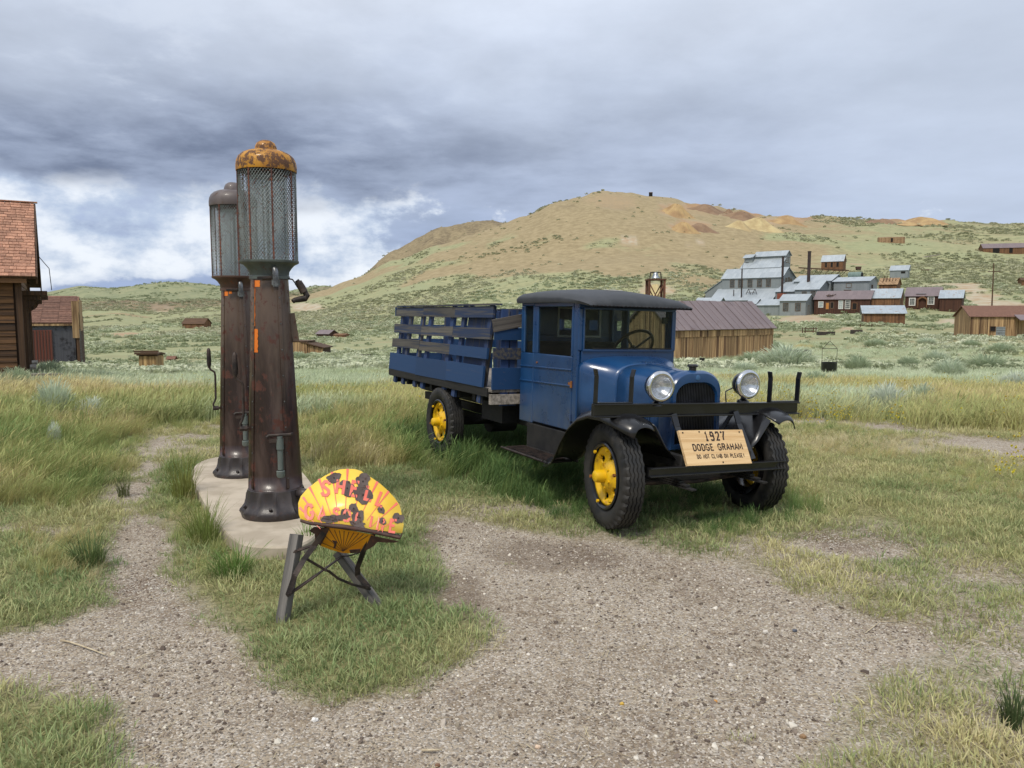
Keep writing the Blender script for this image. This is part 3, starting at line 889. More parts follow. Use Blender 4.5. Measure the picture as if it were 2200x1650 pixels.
make_wheel(-3.42, -.76, -1, 0, .40); make_wheel(-3.42, .76, 1, 0, .40)

# chassis
for s in (-1, 1):
    MB().box(-5.05, .36, s * .33 - .03, s * .33 + .03, .50, .60).build('frame_rail', m_blackmat, truck, bevel=.006)
    # leaf springs
    mb = MB()
    for k in range(5):
        L = .52 - k * .07
        mb.bar((-L, s * .36, .40 + .018 * k - .03), (L, s * .36, .40 + .018 * k - .03), .05, .012, (0, 1, 0))
    mb.build('leaf_spring', m_blackmat, truck)
    mb = MB()
    for k in range(6):
        L = .6 - k * .08
        mb.bar((-3.42 - L, s * .42, .50 - .018 * k), (-3.42 + L, s * .42, .50 - .018 * k), .06, .014, (0, 1, 0))
    mb.build('leaf_spring', m_blackmat, truck)
MB().tube([(0, -.72, .41), (0, -.5, .37), (0, -.35, .33), (0, .35, .33), (0, .5, .37), (0, .72, .41)], .032, 8).build('front_axle', m_blackmat, truck, smooth=True)
MB().tube([(.12, -.62, .36), (.13, 0, .33), (.12, .62, .36)], .014, 6).build('tie_rod', m_iron, truck)
mb = MB().cyl((-3.42, -.7, .40), (-3.42, .7, .40), .05); mb.cyl((-3.42, -.16, .40), (-3.42, .16, .40), .15, n=20)
mb.build('rear_axle', m_blackmat, truck, smooth=True)
MB().cyl((-3.3, 0, .42), (-1.1, 0, .5), .03).build('drive_shaft', m_blackmat, truck)
MB().box(-1.05, -.1, -.24, .24, .40, .72).build('engine_pan', m_blackmat, truck, bevel=.03)
MB().box(.24, .30, -.36, .36, .50, .57).build('front_crossmember', m_blackmat, truck, bevel=.006)

# hood and cowl
def arch(x, a, zb, zs, zt, n=22, p=.62):
    pts = [(x, -a, zb), (x, -a, (zb + zs) / 2)]
    for i in range(n + 1):
        t = math.pi * i / n
        cx = math.cos(t); sx = math.sin(t)
        pts.append((x, -a * math.copysign(abs(cx) ** p, cx), zs + (zt - zs) * abs(sx) ** p))
    return pts + [(x, a, (zb + zs) / 2), (x, a, zb)]
secs = [arch(-.04, .245, .62, .98, 1.195), arch(-.2, .262, .64, 1.0, 1.21), arch(-.4, .29, .66, 1.02, 1.228), arch(-.56, .318, .68, 1.035, 1.24)]
MB().loft(secs).build('hood', m_blue, truck, smooth=True, solid=.006)
secs = [arch(-.564, .318, .70, 1.035, 1.241), arch(-.60, .332, .70, 1.045, 1.246), arch(-.68, .395, .70, 1.08, 1.262), arch(-.76, .47, .70, 1.12, 1.282), arch(-.82, .515, .70, 1.15, 1.297), arch(-.86, .53, .70, 1.16, 1.302)]
MB().loft(secs).build('cowl', m_blue, truck, smooth=True, solid=.006)
MB().bar((-.06, 0, 1.20), (-.56, 0, 1.247), .018, .008, (0, 1, 0)).build('hood_hinge', m_blue, truck)
for s in (-1, 1):
    for k in range(16):
        x = -.16 - k * .022
        a = .252 + (-x - .04) * .14
        MB().bar((x, s * (a + .007), .70), (x - .001, s * (a + .012), .905), .014, .008, (1, 0, 0)).build('louvre', m_blue, truck, bevel=.003)
        MB().cyl((x, s * (a + .006), .918), (x, s * (a + .016), .918), .0045, n=8).build('rivet', m_white, truck)
MB().cyl((-.62, .0, 1.245), (-.62, 0, 1.262), .02).build('cowl_knob', m_blue, truck, smooth=True)

# radiator
def shell(x, a, zb, zt, rad, n=10):
    pts = [(x, -a, zb)]
    for i in range(n + 1):
        t = R(180 - 90 * i / n); pts.append((x, -a + rad + rad * math.cos(t), zt - rad * .8 + rad * .8 * math.sin(t)))
    for i in range(n + 1):
        t = R(90 - 90 * i / n); pts.append((x, a - rad + rad * math.cos(t), zt - rad * .8 + rad * .8 * math.sin(t)))
    return pts + [(x, a, zb)]
secs = [shell(-.05, .262, .585, 1.222, .2), shell(.04, .268, .585, 1.228, .2), shell(.075, .262, .587, 1.222, .195), shell(.097, .245, .60, 1.205, .185), shell(.10, .228, .615, 1.17, .17), shell(.098, .215, .635, 1.135, .15), shell(.075, .205, .64, 1.125, .14)]
MB().loft(secs, closed=True).build('radiator_shell', m_blue, truck, smooth=True)
sg = MB()
core = shell(.06, .21, .63, 1.13, .14)
sg.add(core, [tuple(range(len(core)))])
sg.build('radiator_core', m_dark, truck)
mb = MB()
for k in range(-12, 13):
    y = k * .0165
    zt = 1.128 if abs(y) < .07 else 1.128 - (abs(y) - .07) ** 2 * 5.5
    mb.box(.066, .082, y - .0038, y + .0038, .635, zt)
o = mb.build('grille_bars', simple('grille_black', lin(24, 25, 30), lin(44, 46, 54), .4, .3), truck)
o['kind'] = 'stuff'
MB().lathe([(0, .055), (.035, .055), (.045, .045), (.045, .035), (.03, .03), (.03, 0)], 20, Matrix.Translation((.03, 0, 1.222))).build('radiator_cap', m_black, truck, smooth=True)
MB().lathe([(0, .008), (.018, .008), (.026, .004), (.026, 0)], 20, Matrix.Translation((.094, 0, 1.175)) @ Matrix.Rotation(R(80), 4, 'Y')).build('radiator_badge', m_blue_dull, truck, smooth=True)

# cab, both sides
def cab_side(s):
    y0, y1 = (s * .54, s * .51) if s < 0 else (.51, .54)
    y0, y1 = min(y0, y1), max(y0, y1)
    q = MB()
    q.box(-1.93, -1.665, y0, y1, .60, 1.285); q.box(-1.93, -1.86, y0, y1, 1.285, 1.745); q.box(-1.695, -1.665, y0, y1, 1.285, 1.745); q.box(-1.93, -1.665, y0, y1, 1.745, 1.80)
    q.build('rear_quarter', m_blue, truck, bevel=.008)
    d = MB()
    d.box(-1.66, -.95, y0, y1, .62, 1.288); d.box(-1.66, -1.59, y0, y1, 1.288, 1.735); d.box(-.982, -.95, y0, y1, 1.288, 1.735); d.box(-1.66, -.95, y0, y1, 1.735, 1.79)
    dr = d.build('door', m_blue, truck, bevel=.007)
    yo = s * .543
    for z in (1.16, 1.016):
        MB().bar((-1.655, yo, z - .004), (-.955, yo, z + .008), .016, .012).build('moulding', m_blue, dr, bevel=.004)
        MB().bar((-1.925, yo, z - .008), (-1.67, yo, z - .004), .016, .012).build('moulding', m_blue, truck, bevel=.004)
    MB().box(-1.60, -.972, s * .525 - .003, s * .525 + .003, 1.28, 1.745).build('window', m_glass, dr)
    MB().box(-1.87, -1.685, s * .525 - .003, s * .525 + .003, 1.275, 1.755).build('quarter_window', m_glass, truck)
    for z in (.74, 1.04):
        mb = MB().cyl((-.945, s * .548, z - .03), (-.945, s * .548, z + .03), .011, n=8); mb.bar((-.945, s * .544, z), (-1.0, s * .544, z), .03, .006)
        mb.build('hinge', m_blue if z < 1 else m_brass, dr)
    MB().cyl((-1.585, s * .54, 1.2), (-1.585, s * .55, 1.2), .009, n=10).build('keyhole', m_brass, dr)
    MB().box(-.945, -.865, y0, y1, .70, 1.79).build('front_pillar', m_blue, truck, bevel=.01)
    MB().box(-1.66, -.95, s * .5 - .01, s * .5 + .01, .60, .625).build('sill', m_blackmat, truck)
for s in (-1, 1):
    cab_side(s)
# scuttle, windscreen, back wall, floor, seat
mb = MB(); mb.box(-.885, -.855, -.505, .505, 1.20, 1.345); mb.box(-.885, -.855, -.54, -.495, 1.345, 1.72); mb.box(-.885, -.855, .495, .54, 1.345, 1.72); mb.box(-.885, -.855, -.54, .54, 1.72, 1.79)
mb.build('windscreen_surround', m_blue, truck, bevel=.008)
ws = MB(); ws.box(-.858, -.842, -.50, .50, 1.338, 1.36); ws.box(-.858, -.842, -.50, -.482, 1.36, 1.712); ws.box(-.858, -.842, .482, .50, 1.36, 1.712); ws.box(-.858, -.842, -.50, .50, 1.712, 1.73)
wf = ws.build('windscreen', m_blue, truck, bevel=.004)
MB().box(-.853, -.847, -.485, .485, 1.357, 1.715).build('glass', m_glass, wf)
MB().box(-.845, -.838, -.40, .48, 1.362, 1.372).build('seal', m_blackmat, wf)
mb = MB(); mb.box(-1.93, -1.90, -.51, .51, .60, 1.46); mb.box(-1.93, -1.90, -.51, -.12, 1.46, 1.73); mb.box(-1.93, -1.90, .37, .51, 1.46, 1.73); mb.box(-1.93, -1.90, -.51, .51, 1.73, 1.80)
bw = mb.build('back_wall', m_blue, truck, bevel=.006)
mb = MB(); mb.box(-1.898, -1.888, -.14, .39, 1.44, 1.46); mb.box(-1.898, -1.888, -.14, .39, 1.73, 1.75); mb.box(-1.898, -1.888, -.14, -.12, 1.46, 1.73); mb.box(-1.898, -1.888, .37, .39, 1.46, 1.73)
mb.build('rear_window_frame', m_white, bw)
MB().box(-1.918, -1.912, -.12, .37, 1.46, 1.73).build('rear_window', m_glass, bw)
MB().box(-1.90, -.87, -.51, .51, .60, .63).build('cab_floor', m_dark, truck)
MB().box(-1.88, -1.42, -.50, .50, .95, 1.06).build('seat', m_dark, truck, bevel=.03)
MB().box(-1.89, -1.74, -.50, .50, 1.06, 1.40).build('seat_back', m_dark, truck, bevel=.03)
MB().box(-.93, -.90, -.5, .5, 1.0, 1.30).build('dashboard', m_dark, truck, bevel=.005)
MB().box(-1.90, -.87, -.505, .505, 1.775, 1.785).build('headlining', m_dark, truck)
# steering wheel
sm = Matrix.Translation((-1.17, .28, 1.36)) @ Matrix.Rotation(R(-52), 4, 'Y')
mb = MB(); pts = [sm @ Vector((.215 * math.cos(2 * math.pi * i / 32), .215 * math.sin(2 * math.pi * i / 32), 0)) for i in range(33)]
mb.tube(pts, .014, 8)
for k in range(4):
    a = R(45 + 90 * k); mb.bar(sm @ Vector((0, 0, -.02)), sm @ Vector((.21 * math.cos(a), .21 * math.sin(a), 0)), .02, .01)
mb.cyl(sm @ Vector((0, 0, .01)), sm @ Vector((0, 0, -.05)), .03); mb.cyl(sm @ Vector((0, 0, -.04)), (-.92, .28, .9), .02)
mb.build('steering_wheel', simple('steering_wood', lin(92, 72, 50), lin(70, 54, 38), .4, scale=9), truck, smooth=True)
MB().box(-.90, -.872, .40, .46, 1.60, 1.66).build('wiper_motor', m_black, truck, bevel=.006)

# roof
def roofsec(x, hw, zb, zs, zc, n=20):
    pts = [(x, -hw, zb), (x, -hw - .006, (zb + zs) / 2)]
    for i in range(n + 1):
        f = -1 + 2 * i / n
        e = 1 - abs(f) ** 5
        pts.append((x, f * (hw - .004), zs - .02 + .02 * min(1, e * 4) + (zc - zs) * (1 - f * f)))
    return pts + [(x, hw + .006, (zb + zs) / 2), (x, hw, zb)]
secs = [roofsec(-1.985, .555, 1.785, 1.80, 1.83), roofsec(-1.98, .57, 1.775, 1.84, 1.885), roofsec(-1.94, .578, 1.772, 1.855, 1.908), roofsec(-1.8, .58, 1.77, 1.858, 1.920), roofsec(-1.5, .58, 1.772, 1.856, 1.920), roofsec(-1.15, .578, 1.772, 1.845, 1.904),
        roofsec(-.95, .575, 1.765, 1.826, 1.878), roofsec(-.80, .57, 1.755, 1.805, 1.852), roofsec(-.70, .565, 1.742, 1.778, 1.812), roofsec(-.665, .56, 1.738, 1.762, 1.785), roofsec(-.655, .555, 1.736, 1.748, 1.765)]
MB().loft(secs, closed=True, caps=True).build('roof', m_top, truck, smooth=50)
MB().bar((-1.02, .03, 1.898), (-1.10, -.12, 1.902), .012, .004, (1, 0, 0)).build('roof_scuff', m_white, truck)
mb = MB()
for k in range(26):
    y = -.53 + k * .0424
    mb.cyl((-.652, y, 1.744), (-.645, y, 1.744), .005, n=6)
o = mb.build('roof_tacks', m_iron, truck); o['kind'] = 'stuff'

# fenders, running boards
PATH = [(-.90, .372), (-.80, .385), (-.70, .43), (-.60, .53), (-.52, .64), (-.42, .755), (-.28, .85), (-.12, .896), (.05, .898), (.17, .878), (.26, .855), (.33, .828), (.375, .80)]
for s in (-1, 1):
    secs = []
    for i, (x, z) in enumerate(PATH):
        yi, yo = .585, .905
        if i < 4:
            yo = .84 + .02 * i; yi = .56
        if i >= 9:
            k = (i - 8) / 4; yi += .05 * k * k; yo -= .09 * k * k
        sec = []
        for j in range(13):
            f = j / 12
            e = .034 * math.sin(math.pi * min(1, f * 1.02)) ** .8
            lip = -.045 * max(0, (f - .8) / .2) ** 2
            sec.append((x, s * (yi + (yo - yi) * f), z + e + lip))
        secs.append(sec)
    MB().loft(secs).build('fender', m_black, truck, smooth='all', solid=.008)
    a = [(x, s * .587, z + .002) for x, z in PATH[3:12]]
    b = [(min(x, .30), s * .36, .56) for x, z in PATH[3:12]]
    mid = [((p[0] + q[0]) / 2, (p[1] + q[1]) / 2, (p[2] + q[2]) / 2 - .03) for p, q in zip(a, b)]
    MB().loft([a, mid, b]).build('splash_apron', m_black, truck, smooth='all', solid=.006)
    MB().box(-1.70, -.86, s * .70 - .14, s * .70 + .14, .355, .375).build('running_board', m_blackmat, truck, bevel=.006)
    mb = MB()
    for k in range(20):
        x = -1.66 + k * .04
        mb.box(x, x + .014, s * .72 - .10, s * .72 + .10, .376, .386)
    o = mb.build('tread_ribs', m_iron, truck); o['kind'] = 'stuff'
    MB().tube([(-1.71, s * .845, .372), (-.9, s * .845, .372)], .010, 6).build('edge_bead', m_iron, truck)
    MB().box(-1.72, -.80, s * .55 - .012, s * .55 + .012, .36, .60).build('valance', m_blackmat, truck, bevel=.004)
    MB().bar((-.05, s * .56, .90), (-.05, s * .33, .60), .04, .012, (1, 0, 0)).build('fender_bracket', m_black, truck)

# lumber rack: channel beam, uprights, straps
RM = Matrix.Translation((.17, 0, 0)) @ Matrix.Translation((0, 0, .93)) @ Matrix.Rotation(R(-1.2), 4, 'X')
mb = MB(); mb.box(-.035, .0, -1.04, 1.06, -.045, .035); mb.box(-.035, .03, -1.04, 1.06, .035, .047); mb.box(-.035, .03, -1.04, 1.06, -.057, -.045)
bm_ = mb.build('rack_beam', m_black, truck, bevel=.003); bm_.matrix_local = RM
for y0, y1 in ((-1.03, -.71), (.72, 1.045)):
    q = MB()
    for y, sgn in ((y0, -1), (y1, 1)):
        q.bar((-.0, y, .047), (.0, y, .255), .046, .012, (1, 0, 0)); q.bar((0, y, .25), (0.0, y + sgn * .014, .305), .046, .012, (1, 0, 0))
    q.box(-.023, .023, y0 - .006, y1 + .006, .047, .058)
    o = q.build('rack_bracket', m_black, truck, bevel=.003); o.matrix_local = RM
for y in (-.31, .33):
    q = MB(); q.bar((.19, y, .90), (.215, y + .02, .80), .055, .012, (0, 1, 0)); q.bar((.215, y + .02, .80), (.36, y + .05, .53), .055, .012, (0, 1, 0))
    q.build('rack_strap', m_black, truck, bevel=.003)

# headlights
def headlight(y, toe):
    M = Matrix.Translation((.20, y, 1.118)) @ Matrix.Rotation(toe, 4, 'Z') @ Matrix.Rotation(R(90), 4, 'Y')
    b = MB().lathe([(.0, -.15), (.03, -.147), (.06, -.13), (.09, -.09), (.105, -.04), (.108, -.01)], 36).build('headlight', m_black, truck, smooth='all'); b.matrix_local = M
    MB().lathe([(.108, -.015), (.118, -.012), (.122, .0), (.118, .012), (.108, .022), (.096, .024), (.088, .018), (.086, .008)], 40).build('bezel', m_chrome, b, smooth='all')
    MB().lathe([(.088, .010), (.06, -.03), (.03, -.05), (.012, -.056), (.001, -.057)], 36).build('reflector', m_lens, b, smooth='all')
    MB().lathe([(.0, -.018), (.008, -.02), (.012, -.03), (.012, -.055)], 12).build('bulb', m_white, b, smooth='all')
    ln = MB().lathe([(.088, .012), (.06, .018), (.03, .0215), (.001, .0225)], 36).build('lens', glass('lens_glass', (.95, .96, .97, 1), (.5, .52, .54, 1), tr=.86) if 'lens_glass' not in bpy.data.materials else bpy.data.materials['lens_glass'], b, smooth='all')
    q = MB().lathe([(.05, .0), (.048, .016), (.022, .03), (.016, .05), (.03, .075)], 16, Matrix.Translation((.15, y, .965)))
    q.build('headlight_mount', m_black, truck, smooth='all')
    s = 1 if y > 0 else -1
    MB().tube([(.08, y - s * .03, 1.09), (.05, y - s * .1, 1.05), (.08, y - s * .12, .98), (.12, y - s * .14, .93)], .006, 6).build('wire', m_black, truck)
headlight(-.455, R(-8)); headlight(.445, R(-4))

# bumper
q = MB(); q.box(.36, .385, -.68, .70, .45, .52); q.box(.385, .41, -.68, .70, .51, .52); q.box(.385, .41, -.68, .70, .45, .46)
o = q.build('bumper', m_black, truck, bevel=.003); o.matrix_local = Matrix.Translation((0, 0, .0)) @ Matrix.Translation((0, 0, .48)) @ Matrix.Rotation(R(-1.1), 4, 'X') @ Matrix.Translation((0, 0, -.48))
for s in (-1, 1):
    q = MB(); q.bar((.30, s * .33, .55), (.37, s * .33, .49), .06, .02, (0, 1, 0)); q.build('bumper_bracket', m_blackmat, truck)

# bed
def lean(s, z):
    return s * (.80 - .065 * (z - .9) / .85)
for k in range(10):
    y = -.72 + k * .16
    piece('floor_plank', m_grey, truck, (-3.65, y, .885), (3.22, .152, .03))
for s in (-1, 1):
    piece('bed_sill', m_blackmat, truck, (-3.7, s * .76, .84), (3.16, .07, .055))
    piece('bed_rail', m_blackmat, truck, (-3.7, s * .80, .862), (3.14, .02, .085))
    piece('bed_stringer', m_blackmat, truck, (-3.4, s * .33, .68), (3.3, .08, .12))
for k in range(8):
    piece('cross_sill', m_blackmat, truck, (-5.1 + k * .42, 0, .775), (.07, 1.5, .08))
piece('front_sill', m_grey, truck, (-2.04, -.0, .80), (.05, 1.64, .10))
rb = random.Random(5)
PAN = [(-5.26, -4.22), (-4.21, -3.22), (-3.215, -2.235)]
SL = [(.90, 1.12), (1.205, 1.32), (1.40, 1.515), (1.625, 1.745)]
for s in (-1, 1):
    for pi_, (xa, xb) in enumerate(PAN):
        for si, (za, zb) in enumerate(SL):
            m_ = m_bwood if si == 0 or (pi_ == 2 and si == 1) else m_bworn
            if s > 0:
                m_ = m_bwood
            sh = .13 * (za - .9) / .85
            dzz = -.012 if pi_ == 2 and si == 1 else 0
            y = lean(s, (za + zb) / 2) + s * .004 * pi_
            o = piece('slat', m_, truck, ((xa + xb) / 2 + sh + rb.uniform(-.008, .008), y, (za + zb) / 2 + dzz + rb.uniform(-.006, .006)), (xb - xa - .006, .024, zb - za),
                      (R(s * 4.4), R(rb.uniform(-.5, .5)), R(rb.uniform(-.25, .25))))
        xs = [xa + .16, xb - .14] if pi_ != 0 else [xa + .18, xa + .50, xb - .10]
        for x in xs:
            p0 = Vector((x, lean(s, .74) - s * .032, .735)); p1 = Vector((x + .14, lean(s, 1.72) - s * .032, 1.73 + (.02 if s < 0 else .0)))
            c = (p0 + p1) / 2
            ang = math.atan2(p1.x - p0.x, p1.z - p0.z)
            piece('stake', m_stake, truck, c, (.085, .035, (p1 - p0).length), (R(s * 4.2), ang, 0))
        if pi_ == 2:
            piece('wide_board', m_bwood if s > 0 else m_stake, truck, ((xa + xb) / 2 + .16, lean(s, 1.3) - s * .055, 1.33), (.62, .022, .80), (R(s * 4.2), R(5), 0))
    piece('cap_rail', m_bworn, truck, (-2.62, lean(s, 1.75), 1.757), (1.16, .07, .018), (0, 0, 0))
    piece('cap_rail', m_bworn, truck, (-4.15, lean(s, 1.75), 1.755), (1.86, .06, .016), (0, 0, 0))
# headboard: top plank warped and weathered
for si, (za, zb) in enumerate(SL):
    if si < 3:
        piece('headboard_slat', m_bwood if si != 1 else m_bworn, truck, (-2.03 + .004 * si, 0, (za + zb) / 2), (.024, 1.615 - si * .012, zb - za), (0, 0, 0))
o = piece('headboard_slat', wood('bare_grey_board', lin(48, 46, 46), lin(104, 98, 92), 1, .9, .2), truck, (-2.015, -.40, 1.62), (.03, .84, .125), (R(11), 0, 0))
piece('headboard_slat', m_bworn, truck, (-2.025, .38, 1.68), (.024, .80, .12), (0, 0, 0))
for y in (-.66, -.56, .3, .66):
    piece('headboard_stake', m_stake, truck, (-2.06, y, 1.22), (.035, .085, .98))
# tail gate
for si, (za, zb) in enumerate(SL):
    piece('tail_slat', m_bwood, truck, (-5.25 + .13 * (za - .9), 0, (za + zb) / 2), (.024, 1.52, zb - za))
for y in (-.6, 0, .6):
    piece('tail_stake', m_stake, truck, (-5.18, y, 1.24), (.035, .085, 1.0), (0, R(7), 0))
# chain over the side
mb = MB()
for k in range(9):
    mb.tube([(-3.3 + .02 * math.cos(t), -.73 + .006 * k + .012 * math.sin(t) * (k % 2), 1.20 - .018 * k + .014 * math.sin(t) * ((k + 1) % 2)) for t in [R(45 * j) for j in range(9)]], .004, 5)
mb.build('chain', m_iron, truck)
piece('battery_box', m_blackmat, truck, (-1.3, -.5, .5), (.5, .12, .18))
piece('tool_box', m_blackmat, truck, (-2.5, -.42, .62), (.5, .3, .2))

# ---------------------------------------------------------------- wooden notice on the truck's nose
# corners measured on the truck: lower edge rests on the bumper, upper edge leans on the rack straps
TMi = TM
c00 = TM @ Vector((.405, -.34, .528)); c10 = TM @ Vector((.405, .315, .505)); c01 = TM @ Vector((.26, -.385, .80))
ex = (c10 - c00).normalized(); upv = (c01 - c00); upv = (upv - ex * upv.dot(ex)).normalized()
nrm = ex.cross(upv)
W_, H_ = (c10 - c00).length, .285
SM = Matrix(((ex.x, nrm.x, upv.x, c00.x), (ex.y, nrm.y, upv.y, c00.y), (ex.z, nrm.z, upv.z, c00.z), (0, 0, 0, 1)))
# local: x right, y = away from viewer (nrm points to viewer when negative), z up
face = -1 if (SM.to_3x3() @ Vector((0, -1, 0))).dot(-(c00 - Vector((0, 0, CAM_H)))) > 0 else 1
notice = thing('wooden_sign', 'light wooden notice board with black stencilled lettering resting on the truck bumper', 'sign', mat=SM)
o = piece('board', m_plank_new, notice, (W_ / 2, 0, H_ / 2), (W_, .022, H_))
sh = -.045
def fS(x, y, l):
    return (W_ / 2 + x, face * (.011 + l), y)
for text, h, wd, th, adv, y0, gp, dx in (('1927', .066, .036, .0140, .057, .200, .008, .02), ('DODGE GRAHAM', .050, .034, .0105, .0435, .118, .006, .02), ('DO NOT CLIMB ON PLEASE!', .030, .017, .0064, .0222, .054, 0, .03)):
    for c, mb in lettering(text, h, wd, th, adv, lambda x, y, l, y0=y0, dx=dx: fS(x + dx, y + y0, l), gp):
        mb.build('letter', m_letter, notice, fixn=False)
for x, z in ((.035, H_ - .02), (W_ - .04, H_ - .02), (W_ / 2 + .03, .018), (.2, H_ - .014)):
    MB().cyl((x, face * .008, z), (x, face * .016, z), .006, n=8).build('nail', m_iron, notice)
# ================================================================ pump island and pumps
m_conc = simple('old_concrete', lin(164, 152, 134), lin(188, 176, 158), .92, scale=3.5, bumps=.35)
def rounded(pts, n=4):
    """Catmull-Rom closed curve"""
    out = []; L = len(pts)
    for i in range(L):
        p0, p1, p2, p3 = (Vector(pts[(i + k - 1) % L]) for k in range(4))
        for j in range(n):
            t = j / n
            out.append(.5 * ((2 * p1) + (p2 - p0) * t + (2 * p0 - 5 * p1 + 4 * p2 - p3) * t * t + (3 * p1 - p0 - 3 * p2 + p3) * t ** 3))
    return out
IZ = .09
isl = [(412, 1012), (420, 1042), (445, 1087), (475, 1132), (507, 1160), (540, 1171), (600, 1174), (650, 1168), (685, 1140), (692, 1090), (672, 1040), (640, 1005), (600, 985), (540, 975), (470, 981), (430, 992)]
loop = rounded([(gpt(x, y, IZ).x, gpt(x, y, IZ).y, 0) for x, y in isl])
mb = MB(); n = len(loop)
c = sum((Vector(p) for p in loop), Vector()) / n
vs_ = [(p.x, p.y, -.1) for p in loop] + [(p.x, p.y, IZ - .015) for p in loop] + [tuple(Vector((p.x, p.y, IZ)) * 1.0 + (Vector((c.x, c.y, IZ)) - Vector((p.x, p.y, IZ))).normalized() * .015) for p in loop]
fs = [(k * n + i, k * n + (i + 1) % n, (k + 1) * n + (i + 1) % n, (k + 1) * n + i) for k in range(2) for i in range(n)]
fs.append(tuple(range(2 * n, 3 * n)))
mb.add(vs_, fs)
o = mb.build('pump_island', m_conc, None)
o['kind'] = 'structure'; o['label'] = 'weathered concrete island under the two petrol pumps'

def rusty(name, base, alt, rust, scale=3.0, rough=.42, amount=.5, coat=.25, faded=None):
    m, w, b = new_mat(name)
    v = coords(w, 'Object', (1, 1, .22)); v2 = coords(w, 'Object', (1, 1, 1))
    a = w.noise(v, scale, 6, .6, .3); r_ = w.noise(v2, scale * 2.3, 8, .7); f = w.noise(v, scale * 9, 5, .7)
    col = w.mix(w.ss(a, .42, .58), base, alt)
    if faded is not None:           # sun-bleached paint on the upper part of the column
        zz_ = w.n('ShaderNodeSeparateXYZ'); w.l(w.n('ShaderNodeTexCoord').outputs['Object'], zz_.inputs[0])
        col = w.mix(w.ss(w.math('ADD', zz_.outputs[2], w.math('MULTIPLY', w.math('SUBTRACT', a, .5), 2.2)), .75, 1.5), col, faded)
    rm = w.ss(w.math('ADD', w.math('MULTIPLY', r_, .75), w.math('MULTIPLY', f, .25)), amount, amount + .07)
    col = w.mix(rm, col, rust)
    col = w.mix(w.ss(f, .62, .75), col, lin(96, 78, 66))
    w.l(col, b.inputs['Base Color'])
    w.l(w.math('ADD', rough, w.math('MULTIPLY', rm, .3)), b.inputs['Roughness'])
    b.inputs['Coat Weight'].default_value = coat
    bump(w, b, w.math('ADD', r_, f), .25, .003)
    return m
m_pump = rusty('brown_black_pump_enamel', lin(36, 19, 16), lin(74, 58, 54), lin(78, 40, 28), 4.0, .36, .53, .15, lin(92, 75, 63))
m_foot = rusty('cast_iron_foot', lin(46, 40, 40), lin(70, 64, 64), lin(62, 46, 42), 6, .46, .55, .05)
m_capy = rusty('chipped_yellow_cap', lin(186, 130, 26), lin(164, 110, 30), lin(92, 62, 42), 7.5, .55, .47, .1)
m_capg = rusty('grey_rusty_cap', lin(86, 76, 74), lin(102, 92, 90), lin(80, 62, 54), 4, .5, .56, .1)
m_neck = rusty('grey_green_neck', lin(88, 96, 92), lin(74, 80, 78), lin(90, 54, 38), 4, .5, .58, .1)
m_neckr = rusty('rusty_neck', lin(84, 60, 50), lin(98, 74, 62), lin(140, 76, 40), 4, .6, .58, .1)
m_orange = rusty('orange_paint', lin(226, 122, 30), lin(214, 112, 28), lin(110, 62, 36), 7, .55, .63, .1)
m_guard = rusty('guard_wire', lin(132, 140, 138), lin(112, 118, 118), lin(98, 66, 54), 14, .6, .52, 0)
m_rod = rusty('rusty_rod', lin(96, 60, 50), lin(78, 50, 44), lin(130, 78, 56), 12, .7, .5, 0)
m_galv = rusty('galvanised_pipe', lin(112, 120, 114), lin(92, 100, 96), lin(100, 84, 74), 9, .5, .62, 0)
m_nick = simple('dull_nickel', lin(128, 130, 132), lin(84, 84, 84), .35, .7, scale=22)
m_pglass = glass('pump_glass', (.92, .95, .93, 1), lin(158, 166, 162), tr=.50)

